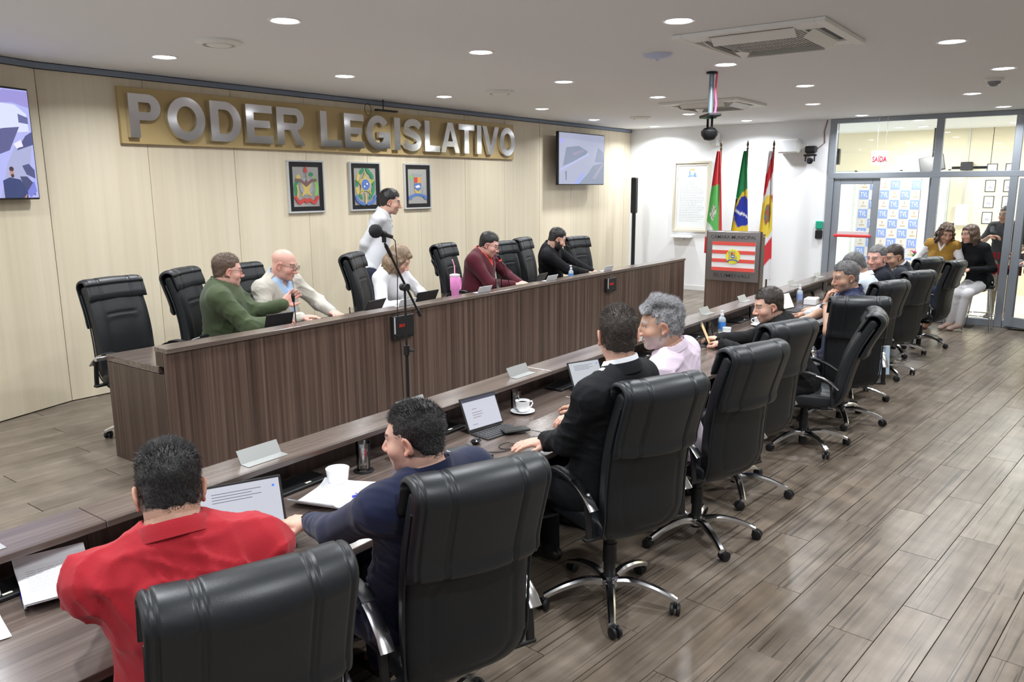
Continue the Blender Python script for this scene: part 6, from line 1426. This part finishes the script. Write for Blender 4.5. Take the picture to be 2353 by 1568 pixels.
# by the glass
person('curly-haired woman in a mustard vest over a white blouse, seated on a stool', (12.70, 1.75, 1.375), 205, -22, (12.99, 1.84, .70), 175, 'vest', (.34, .19, .035), 'tan', 'curly', 'brown', {'L': (12.62, 1.70, .86), 'R': (12.60, 2.06, .88)}, bulk=.92, res=.010, hres=.006, seed=141, collar='vee', female=True, knees={'L': (12.68, 1.84, .56), 'R': (12.66, 2.02, .56)}, feet={'L': (12.74, 1.87, .09), 'R': (12.72, 2.03, .09)}, legs=('jeans', (.02, .035, .09), (.82, .82, .84)), shoe=(.18, .07, .04))
person('woman with long streaked hair in a black blouse and white trousers, seated on a stool', (12.80, 1.46, 1.365), 135, -6, (13.0, 1.30, .70), 150, 'blouse', (.010, .011, .013), 'light', 'long', 'brown', {'L': (12.66, 1.40, .88), 'R': (12.68, 1.56, .86)}, bulk=.92, res=.010, hres=.006, seed=151, collar='round', female=True, knees={'L': (12.62, 1.40, .55), 'R': (12.64, 1.53, .55)}, feet={'L': (12.78, 1.48, .09), 'R': (12.80, 1.60, .09)}, legs=('trousers', (.80, .80, .83)), shoe=(.55, .40, .33))
person('short-haired man in a dark grey t-shirt standing behind the glass', (14.2, 1.17, 1.60), 150, -8, (14.25, 1.15, .93), 170, 'tshirt', (.05, .055, .065), 'tan', 'crop', 'dark', {'L': (13.95, 1.02, 1.02), 'R': (13.95, 1.33, 1.28)}, bulk=1.1, res=.011, hres=.0065, seated=False, seed=161, collar='round', sleeve='short', legs=('trousers', (.25, .22, .17)), handpose={'R': dict(dir=(-.2, -.9, .1), curl=.9)})
person('person in dark red trousers and white shoes at the right edge of the picture', (12.15, .40, 1.58), 160, 0, (12.15, .42, .92), 165, 'blouse', (.015, .015, .018), 'light', 'long', 'dark', {}, bulk=1.0, res=.012, hres=.007, seated=False, seed=171, collar='round', female=True, legs=('trousers', (.09, .012, .018)), shoe=(.7, .7, .68))

# ------------------------------------------------------------------ things on the tables
TZ = .7505; DZ = .9330
def thing(name, loc, az, label, cat, group=None): return empty(name, loc, az, label, cat, group)
def glass(x, y, z, label, h=.135, r=.032, water=.6, coaster=False, group='drinking glasses on the desks'):
    if coaster:
        c = thing('coaster', (x, y, z), 0, 'round black coaster under the water glass by the white cup', 'coaster'); MB().cyl((0, 0, 0), (0, 0, .004), .048, n=28).build('disc', blackp, c); z += .0042
    g = thing('drinking_glass', (x, y, z), 0, label, 'glass', group)
    MB().lathe([(0, .0), (r*.86, 0), (r*.9, .004), (r, h), (r-.0018, h), (r*.88-.002, .012), (0, .010)], 28).build('tumbler', tumbler_glass, g)
    if water: MB().lathe([(0, .0105), (r*.87-.002, .0125), (r*.9-.002+(r*.1)*water, h*water), (0, h*water)], 28).build('water', watermat, g)
    return g
def cup(x, y, z, label, saucer=True, s=1., az=0, handle=True):
    c = thing('coffee_cup', (x, y, z+(.010 if saucer else 0)), az, label, 'cup', 'white coffee cups on the table')
    MB().lathe([(0, 0), (.022*s, 0), (.026*s, .004), (.036*s, .022*s), (.041*s, .062*s), (.0385*s, .062*s), (.033*s, .024*s), (.018*s, .007), (0, .006)], 32).build('bowl', porcelain, c)
    if handle: MB().tube([(.038*s, 0, .050*s), (.056*s, 0, .052*s), (.062*s, 0, .038*s), (.052*s, 0, .022*s), (.036*s, 0, .020*s)], .0042*s, 8).build('handle', porcelain, c)
    if handle: MB().lathe([(0, .048*s), (.0375*s, .048*s)], 24).build('coffee', mat('coffee', (.03, .014, .008), .1), c)
    if saucer:
        t = thing('saucer', (x, y, z), 0, 'round white saucer under '+label, 'saucer', 'white saucers on the table'); MB().lathe([(0, 0), (.035, 0), (.055, .008), (.072, .014), (.071, .016), (.052, .011), (.03, .006), (0, .006)], 36).build('dish', porcelain, t)
    return c
scr_l = emat('screen_light', (.60, .62, .70), .85)
def tablet(x, y, z, az, w, h, label, picture=None, tilt=20, keyb=True, col=(.60, .62, .70), e=.85, group='tablets with folding keyboards'):
    """az: direction the screen faces"""
    t = thing('tablet', (x, y, z), R(az+90), label, 'tablet', group)       # local -y is the facing side
    T_ = Matrix.Rotation(R(-tilt), 3, 'X')
    up_ = T_@Vector((0, 0, 1)); nrm = T_@Vector((0, -1, 0)); c = up_*(h/2+.004)+Vector((0, .01, .006))
    MB().box(c, (w, .009, h), rot=T_, bev=.003).build('casing', blackp, t)
    o = c+nrm*.0052-Vector((1, 0, 0))*(w/2-.010)-up_*(h/2-.010); W2, H2 = w-.020, h-.020
    m_ = MB().prism([(0, 0), (W2, 0), (W2, H2), (0, H2)], o, (1, 0, 0), up_, .0006); m_.build('screen', emat('tablet_%d_%d_%d_%d' % (col[0]*99, col[1]*99, col[2]*99, e*99), col, e), t, smooth=False)
    if picture == 'doc':
        m_ = MB(); 
        for i in range(4): m_.prism([(0, 0), (W2*(.62-.12*(i % 2)), 0), (W2*(.62-.12*(i % 2)), .0025), (0, .0025)], o+nrm*.0009+Vector((W2*.14, 0, 0))+up_*(H2*(.86-.055*i)), (1, 0, 0), up_, .0003)
        m_.build('text_lines', emat('tablet_text', (.20, .21, .28), .6), t, smooth=False)
        m_ = MB().prism(ell(W2*.92, H2*.86, .005, .005), o+nrm*.0009, (1, 0, 0), up_, .0003); m_.build('blue_dot', emat('tablet_blue', (.08, .25, .95), .9), t, smooth=False)
    if picture == 'mail':
        m_ = MB().prism([(0, H2*.90), (W2, H2*.90), (W2, H2), (0, H2)], o+nrm*.0009, (1, 0, 0), up_, .0003); m_.build('title_bar', emat('tablet_bar', (.06, .06, .10), .8), t, smooth=False)
        m_ = MB()
        for a, b, l in ((.22, .62, .14), (.20, .50, .30), (.20, .42, .30), (.20, .34, .24), (.14, .12, .14)): m_.prism([(W2*a, H2*b), (W2*(a+l), H2*b), (W2*(a+l), H2*b+.004), (W2*a, H2*b+.004)], o+nrm*.0009, (1, 0, 0), up_, .0003)
        m_.build('text_lines', emat('tablet_text2', (.42, .36, .40), .7), t, smooth=False)
    MB().prism([(.0, 0), (.0, .004), (.06, .004), (.075, 0)], (-w*.45, .014, .0), (0, 1, 0), (0, 0, 1), w*.9).build('stand_flap', blackp, t, smooth=False)
    if keyb:
        k = MB().box((0, -.072, .004), (w, .135, .008), bev=.003).build('keyboard', blackp, t)
        km = MB()
        for r_ in range(5):
            for c_ in range(13): km.box((-w/2+.02+(w-.04)*c_/12, -.022-.022*r_, .009), ((w-.04)/12*.80, .017, .003))
        o_ = km.build('keys', mat('key_grey', (.035, .036, .04), .5), k, smooth=False); o_['kind'] = 'stuff'
    return t
def sheet(x, y, z, rz, w, l, label, n=1, lines=0, curl=0., th=.0012, title=None, group='loose papers on the table'):
    p = thing('paper_sheets' if n > 1 else 'paper_sheet', (x, y, z), rz, label, 'paper', group)
    for i in range(n):
        N1 = 12; V = []; F = []; a = random.uniform(-.05, .05)*(i > 0)
        for r_ in range(N1+1):
            for c_ in range(2):
                yy = -l/2+l*r_/N1; zz = i*.0016+curl*max(0, abs(yy)/(l/2)-.5)**2*.12*(1 if yy < 0 else .6); xx = (-w/2, w/2)[c_]
                V.append((xx*math.cos(a)-yy*math.sin(a), xx*math.sin(a)+yy*math.cos(a), zz+.0005)); V.append((V[-1][0], V[-1][1], zz+.0005+th))
        for r_ in range(N1):
            b = r_*4; q = b+4; F += [(b+1, b+3, q+3, q+1), (b, q, q+2, b+2), (b, b+1, q+1, q), (b+2, q+2, q+3, b+3)]
        F += [(0, 2, 3, 1), (N1*4, N1*4+1, N1*4+3, N1*4+2)]
        m_ = MB(); m_.add(V, F); m_.build('sheet', paper, p, smooth=False)
    if lines:
        m_ = MB(); zt = (n-1)*.0016+.0005+th+.0004
        for i in range(lines):
            yy = l*.30-(l*.68)*i/lines; x0 = -w*.38
            while x0 < w*.36: ln = random.uniform(.012, .035); m_.box((x0+ln/2, yy, zt), (ln, .0022, .0004)); x0 += ln+.004
        m_.build('print', inkl, p, smooth=False)
        if title: text_on('title', title, (-w*.30, l*.385, zt), (1, 0, 0), (0, 1, 0), w*.68, .007, ink, p, extrude=.0003, offset=.006); MB().prism(ell(-w*.38, l*.39, .010, .007), (0, 0, zt), (1, 0, 0), (0, 1, 0), .0004).build('crest_print', ink, p, smooth=False)
    return p
dc_ = sheet(1.03, 2.655, TZ+.026, R(-16), .21, .30, 'stack of printed council papers beside the arm of the man in red', 5, 15, 1., title='Câmara Municipal de Blumenau'); dc_.rotation_euler = (R(9), 0, R(-16))
sheet(.735, 2.62, TZ, R(-10), .21, .30, 'blank white sheets at the left edge of the table', 2)
def pen(a, b, z, col, label):
    a = Vector((*a, z)); b = Vector((*b, z)); d = (b-a).normalized(); L_ = (b-a).length
    p = thing('pen', a, 0, label, 'pen'); keep(MB().cyl(a, a+d*L_*.38, .0055, n=10).box(a+d*L_*.2+Vector((0, 0, .006)), (.004, .03, .003)).build('cap', col, p), p); keep(MB().cyl(a+d*L_*.38, b-d*.012, .0038, n=10).build('barrel', mat('clear_plastic', (.55, .57, .62), .2), p), p); keep(MB().cyl(b-d*.012, b, .0035, .0008, n=10).build('tip', darkm, p), p)
pen((.940, 2.705), (.895, 2.56), TZ+.007, mat('pen_blue', (.02, .03, .55), .35), 'blue capped ballpoint pen beside the stack of printed papers')
pen((2.12, 2.425), (2.245, 2.395), TZ+.012, MATS['pen_blue'], 'blue pen lying on the papers by the man in navy')
cbl = thing('grey_cable', (.8, 2.72, TZ), 0, 'looped pale grey cable at the left edge of the table', 'cable'); P = [(.60, 2.66, .80), (.75, 2.72, .80), (.86, 2.76, .79), (.885, 2.73, .775), (.84, 2.67, .765), (.70, 2.60, .757), (.60, 2.58, .756)]
keep(MB().tube([tuple(p) for p in catmull(P, 30)], .0042, 8).build('cord', mat('grey_cord', (.50, .50, .49), .5)), cbl)
for i, (x, y, lb) in enumerate(((.86, 2.755, 'behind the printed papers at the left'), (2.07, 2.745, 'behind the laptop of the man in red'), (3.03, 2.745, 'left of the tablet by the suited man'), (4.28, 2.745, 'by the saucer near the glare on the tablet'), (5.35, 2.745, 'in front of the pink-shirted man'), (6.32, 2.745, 'by the orange-lit tablet'), (7.42, 2.745, 'between the clear glass and the ledge'))):
    v = thing('voting_panel', (x, y, TZ), R(2), 'flat black voting panel '+lb, 'panel', 'voting panels on the table'); MB().box((0, 0, .008), (.30, .13, .016), bev=.004).build('casing', blackp, v); MB().box((.04, -.045, .0165), (.03, .012, .001)).build('label', mat('cream_label', (.75, .73, .62), .6), v, smooth=False); MB().box((-.03, .01, .0168), (.16, .05, .0015)).build('window', mat('dark_glass', (.012, .014, .016), .12), v, smooth=False)
# man in red: large convertible
tablet(1.615, 2.445, TZ, 246, .31, .21, 'wide dark laptop with a document on screen, in front of the man in red', 'doc', 22, group='tablets with folding keyboards')
cup(2.195, 2.600, TZ, 'plain white cup without saucer beside the white papers', saucer=False, s=1.28, handle=False)
glass(2.385, 2.640, TZ, 'tall glass of water on a black coaster left of the man in navy', .135, .034, .72, True)
sheet(2.07, 2.515, TZ, R(-72), .21, .297, 'curling white sheets between the laptop and the white cup', 4, 0, 1.2)
sheet(2.19, 2.41, TZ, R(-62), .21, .297, 'single white sheet with a blue pen beside the man in navy', 1)
rp = thing('phone', (2.355, 2.41, TZ), R(60), 'bright red phone lying face down beside the face of the man in navy', 'phone'); MB().box((0, 0, .005), (.074, .148, .010), bev=.004).build('case', mat('red_case', (.75, .02, .03), .35), rp); MB().box((-.018, .05, .011), (.028, .030, .002), bev=.001).build('camera_island', MATS['red_case'], rp); MB().cyl((-.018, .056, .011), (-.018, .056, .0135), .006, n=14).build('lens', blackp, rp); MB().cyl((-.018, .043, .011), (-.018, .043, .0135), .006, n=14).build('lens', blackp, rp)
def bottle(x, y, z, label, h=.165, r=.030, pump=True, lab=(.05, .22, .62)):
    b = thing('sanitiser_bottle' if pump else 'water_bottle', (x, y, z), 0, label, 'bottle', 'clear bottles on the desks')
    MB().lathe([(0, 0), (r*.92, 0), (r, .006), (r, h*.60), (r*.85, h*.70), (r*.38, h*.78), (r*.38, h*.84), (0, h*.84)], 26).build('flask', mat('clear_bottle', (.72, .80, .84), .12, trans=.55), b)
    MB().lathe([(r*1.01, h*.16), (r*1.012, h*.52)], 26).build('label', mat('blue_label_%d' % int(lab[2]*99), lab, .5), b)
    if pump: MB().lathe([(r*.45, h*.82), (r*.45, h*.92), (r*.15, h*.93), (r*.15, h*1.02), (r*.35, h*1.03), (r*.35, h*1.07), (0, h*1.08)], 16).box((-.014, 0, h*1.045), (.034, .009, .008), bev=.002).build('pump', porcelain, b)
    else: MB().cyl((0, 0, h*.82), (0, 0, h*.93), r*.46, n=16).build('cap', mat('blue_cap', (.05, .15, .6), .4), b)
    return b
bottle(2.60, 2.64, TZ, 'blue-labelled water bottle half hidden behind the head of the man in navy', .19, .030, False)
bg = thing('cloth_pouch', (2.82, 2.60, TZ), R(20), 'small black cloth pouch beside the head of the man in navy', 'pouch'); MB().lathe([(0, 0), (.06, .004), (.07, .018), (.05, .032), (.02, .040), (0, .042)], 14, M=Matrix(((1.3, 0, 0), (0, .8, 0), (0, 0, 1)))).build('pouch', mat('black_cloth', (.012, .012, .014), .9), bg)
nb = thing('notebook', (2.855, 2.385, TZ), R(-14), 'black hardback notebook with elastic band beside the sweater sleeve', 'notebook'); MB().box((0, 0, .0075), (.135, .21, .013), bev=.002).build('cover', mat('notebook_black', (.022, .026, .030), .5), nb); MB().box((0, 0, .0072), (.137, .204, .008)).build('pages', paper, nb, smooth=False); MB().box((.052, 0, .0145), (.006, .211, .0015)).build('elastic_band', blackp, nb, smooth=False); MB().box((-.01, -.05, .0145), (.03, .006, .0008)).build('emblem', silver, nb, smooth=False)
tablet(3.225, 2.565, TZ, 262, .265, .185, 'black tablet on a folding keyboard left of the suited man', 'mail', 24)
pb_ = thing('power_bank', (3.265, 2.405, TZ+.0125), R(60), 'black phone-shaped charger lying across the tablet keyboard', 'phone'); MB().box((0, 0, .006), (.075, .15, .012), bev=.004).build('case', blackp, pb_); MB().box((0, .01, .0125), (.062, .115, .001)).build('glass_front', mat('dark_screen', (.03, .035, .04), .08, coat=1.), pb_, smooth=False)
er = thing('earbud_case', (3.0, 2.465, TZ), R(15), 'rounded black earbud case beside the tablet', 'case'); MB().box((0, 0, .014), (.062, .046, .027), bev=.012).build('shell', mat('gloss_black', (.01, .01, .011), .15), er); MB().box((0, 0, .019), (.063, .047, .001)).build('lid_seam', darkm, er, smooth=False)
cbk = thing('black_cable', (3.1, 2.3, TZ), 0, 'thin black cable looping across the table from the charger', 'cable'); P = [(3.31, 2.33, .768), (3.33, 2.25, .757), (3.26, 2.19, .753), (3.16, 2.20, .753), (3.02, 2.28, .753), (3.03, 2.34, .7535), (3.10, 2.33, .756), (3.07, 2.26, .756), (2.98, 2.27, .753), (2.92, 2.34, .753)]
keep(MB().tube([tuple(p) for p in catmull(P, 50)], .0022, 6).build('cord', blackp), cbk)
glass(3.62, 2.665, TZ, 'empty clear glass behind the folding tablet', .12, .030, 0)
cup(3.60, 2.60, TZ, 'white cup with handle on a saucer, near the suited man', az=R(-30), s=1.05)
tablet(4.30, 2.555, TZ, 250, .265, .185, 'tablet with a bright glare on its screen beside the black suit', 'doc', 26, col=(.55, .58, .62))
glass(4.72, 2.665, TZ, 'short glass of water between the suited man and the pink-shirted man', .10, .034, .7)
glass(6.50, 2.66, TZ, 'glass of water left of the blue-labelled sanitiser', .125, .033, .45)
bottle(6.76, 2.655, TZ, 'clear pump bottle with blue label near the hands of the leaning man', .185, .034, True)
cup(6.64, 2.56, TZ, 'low white cup beside the blue-labelled sanitiser', s=.95)
tr_ = thing('folder', (6.60, 2.50, TZ), R(8), 'dark green flat folder in front of the low white cup', 'folder'); MB().box((0, -.0, .003), (.30, .20, .006), bev=.002).build('cover', mat('dark_green', (.01, .045, .030), .4), tr_); tr_.location = (6.48, 2.40, TZ); MB().box((0, 0, .0068), (.27, .17, .001)).build('inner_sheet', blackp, tr_, smooth=False)
tablet(6.14, 2.50, TZ, 292, .25, .18, 'small tablet with a warm orange page, left of the clasped hands', None, 24, col=(.95, .62, .30), e=.9)
glass(7.57, 2.665, TZ, 'clear glass of water standing alone by the ledge', .135, .034, .5)
cup(7.26, 2.49, TZ, 'white cup close to the chin of the leaning man', s=1.15, az=R(120))
tablet(8.40, 2.56, TZ, 258, .25, .18, 'bright tablet seen beyond the head of the leaning man', None, 26, col=(.95, .92, .80), e=1.1)
bottle(9.05, 2.655, TZ, 'pump bottle with white and blue label near the forearm of the grey-haired man', .185, .034, True, (.30, .40, .70))
glass(8.62, 2.665, TZ, 'small glass left of the second pump bottle', .10, .030, .4)
bx = thing('white_box', (8.98, 2.50, TZ), R(5), 'small white box with a round hole near the bent arm', 'box'); MB().box((0, 0, .035), (.20, .13, .07), bev=.006).build('carton', porcelain, bx); MB().cyl((.05, -.066, .04), (.05, -.0655, .04), .018, n=18).build('hole', darkm, bx)
cp = thing('clear_dome', (9.36, 2.52, TZ), 0, 'clear plastic bowl beside the white box', 'bowl'); MB().lathe([(.03, 0), (.07, .02), (.10, .07), (.105, .10), (.103, .10), (.097, .07), (.067, .022), (0, .004)], 26, M=Matrix.Rotation(R(0), 3, 'X')).build('bowl', tumbler_glass, cp)
glass(10.1, 2.665, TZ, 'glass standing behind the clear bowl', .125, .032, .3)
# presiding desk
tablet(3.78, 5.12, DZ, 84, .24, .165, 'dark tablet seen from behind, in front of the man in green', None, 22, False)
tablet(4.75, 5.10, DZ, 100, .26, .17, 'dark tablet seen from behind between the bald man and the blonde woman', None, 30, False)
tablet(5.37, 5.05, DZ, 92, .30, .18, 'dark tablet seen from behind, in front of the blonde woman', None, 26, False)
tablet(7.30, 5.08, DZ, 100, .25, .17, 'dark tablet seen from behind, right of the man in burgundy', None, 28, False)
glass(4.49, 5.02, DZ, 'glass of water on the presiding desk right of the bald man', .12, .032, .6)
glass(5.62, 4.98, DZ, 'glass by the tablet of the blonde woman', .12, .032, .6)
glass(6.565, 5.05, DZ, 'glass of water in front of the man in burgundy', .165, .034, .8)
bottle(7.99, 5.05, DZ, 'clear pump bottle on the presiding desk by the bearded man', .18, .030, True, (.6, .6, .62))
sheet(6.40, 4.98, DZ, R(70), .21, .297, 'white sheets on the presiding desk in front of the man in burgundy', 3, 0, 1.)
ph_ = thing('desk_telephone', (6.90, 5.0, DZ), R(10), 'flat black desk telephone near the hands of the man in burgundy', 'telephone'); MB().box((0, 0, .022), (.20, .16, .044), bev=.012).build('body', blackp, ph_); MB().box((-.06, 0, .058), (.045, .17, .028), bev=.012).build('handset', mat('gloss_black', (.01, .01, .011), .15), ph_); MB().box((.035, 0, .0455), (.08, .10, .004)).build('keypad', darkm, ph_, smooth=False)
tm_ = thing('travel_tumbler', (5.857, 5.05, DZ), 0, 'tall pink insulated tumbler with a pink straw', 'tumbler'); pk = mat('pink_enamel', (.80, .28, .60), .35)
MB().lathe([(0, 0), (.034, 0), (.036, .004), (.038, .11), (.048, .125), (.050, .255), (.048, .26), (0, .26)], 30).build('body', pk, tm_); MB().lathe([(.050, .255), (.052, .258), (.052, .275), (.03, .282), (0, .283)], 30).build('lid', mat('clear_pink_lid', (.80, .62, .68), .25), tm_)
MB().tube([(.045, .0, .235), (.085, 0, .23), (.088, 0, .17), (.082, 0, .125), (.044, 0, .12)], .008, 10).build('handle', pk, tm_); MB().tube([(0, 0, .27), (-.004, 0, .36), (-.022, 0, .40), (-.035, 0, .425)], .006, 10).build('straw', mat('straw_pink', (.85, .35, .50), .4), tm_)
gooseneck((5.74, 5.03, DZ), (5.556, 5.05, 1.336), 'gooseneck microphone left of the pink tumbler')
gooseneck((8.22, 5.03, DZ), (7.937, 5.05, 1.33), 'gooseneck microphone right of the bearded man')
gooseneck((6.93, 5.16, DZ), (6.70, 5.14, 1.30), 'gooseneck microphone with a red light ring in front of the man in burgundy', True)
gooseneck((3.93, 5.06, DZ), (3.905, 5.05, 1.19), 'short gooseneck microphone in front of the green-jacketed man')
# small personal things
def wristband(pr_, k, name, m, back=.015, r=.033, face=None):
    root, arms, _, _ = pr_; S_, E_, W = (Vector(v) for v in arms[k]); d = (W-E_).normalized(); c = W-d*back
    x = d.cross(Vector((0, 0, 1))).normalized(); y = d.cross(x)
    w = keep(MB().tube([tuple(c+(x*math.cos(a)+y*math.sin(a)*.9)*r) for a in np.linspace(0, 2*PI, 24, endpoint=False)], .006, 8, closed=True).build(name, m), root)
    if face:
        f_ = Vector(face); f_ = (f_-d*f_.dot(d)).normalized(); mb = MB().cyl(c+f_*(r-.004), c+f_*(r+.008), .021, n=24); mb.cyl(c+f_*(r+.008), c+f_*(r+.0092), .0175, n=24, mi=1)
        o = mb.build('watch_case', [mat('gloss_black', (.01, .01, .011), .15), mat('dark_glass', (.012, .014, .016), .12)]); o.parent = w; o.matrix_parent_inverse = Matrix.Identity(4)
    return w
wristband(navy_man, 'L', 'wristwatch', blackp, -.016, .029, (-.5, -.6, .8))
wristband(polo_man, 'L', 'wristwatch', steel, .02, .034, (-.3, -1, .1))
wristband(suit_man, 'L', 'shirt_cuff', mat('cuff_white', (.80, .82, .86), .7), .0, .036)
ST = []
for (x, y, lb) in ((12.98, 1.27, 'chrome bar stool under the woman in black, its legs by the glass'), (13.0, 1.86, 'chrome bar stool under the woman in the mustard vest')):
    s_ = thing('bar_stool', (x, y, 0), 0, lb, 'stool', 'chrome bar stools by the glass')
    MB().lathe([(0, .60), (.155, .60), (.165, .61), (.165, .635), (.15, .648), (0, .652)], 30).build('seat', mat('black_vinyl', (.02, .02, .02), .4), s_)
    MB().tube([(.165*math.cos(a), .165*math.sin(a), .60) for a in np.linspace(0, 2*PI, 28, endpoint=False)], .009, 8, closed=True).build('seat_ring', chrome, s_)
    for a in (45, 135, 225, 315):
        ca, sa = math.cos(R(a)), math.sin(R(a)); MB().tube([(.14*ca, .14*sa, .60), (.19*ca, .19*sa, .30), (.245*ca, .245*sa, .004)], .011, 10).build('leg', chrome, s_)
    MB().tube([(.205*math.cos(a), .205*math.sin(a), .22) for a in np.linspace(0, 2*PI, 28, endpoint=False)], .007, 8, closed=True).build('foot_ring', chrome, s_)
    MB().tube([(.10, -.13, .60), (.15, -.155, .80), (.165, -.10, .92), (.17, 0, .94), (.165, .10, .92), (.15, .155, .80), (.10, .13, .60)], .009, 10).build('back_hoop', chrome, s_)
hs_ = thing('phone', (12.60, 1.50, .86), 0, 'phone in a dark case in the hands of the woman in black', 'phone'); MB().box((0, 0, .0), (.012, .075, .14), rot=Euler((0, R(25), R(30))).to_matrix(), bev=.004).build('case', mat('purple_case', (.22, .12, .30), .3), hs_)
MB().cyl((-.008, .012, .045), (-.012, .012, .047), .009, n=14).build('lens', blackp, hs_)
pp_ = thing('plastic_sleeve', (7.45, 1.43, .52), R(15), 'pale blue plastic sleeve hanging from the arm of the wide-backed chair', 'sleeve')
MB().box((0, 0, 0), (.012, .13, .26), rot=Euler((0, R(8), R(20))).to_matrix(), bev=.003).build('sleeve', mat('pale_blue_sleeve', (.50, .62, .74), .4), pp_); MB().box((0, 0, .125), (.02, .05, .012), rot=Euler((0, R(8), R(20))).to_matrix()).build('clip', silver, pp_)
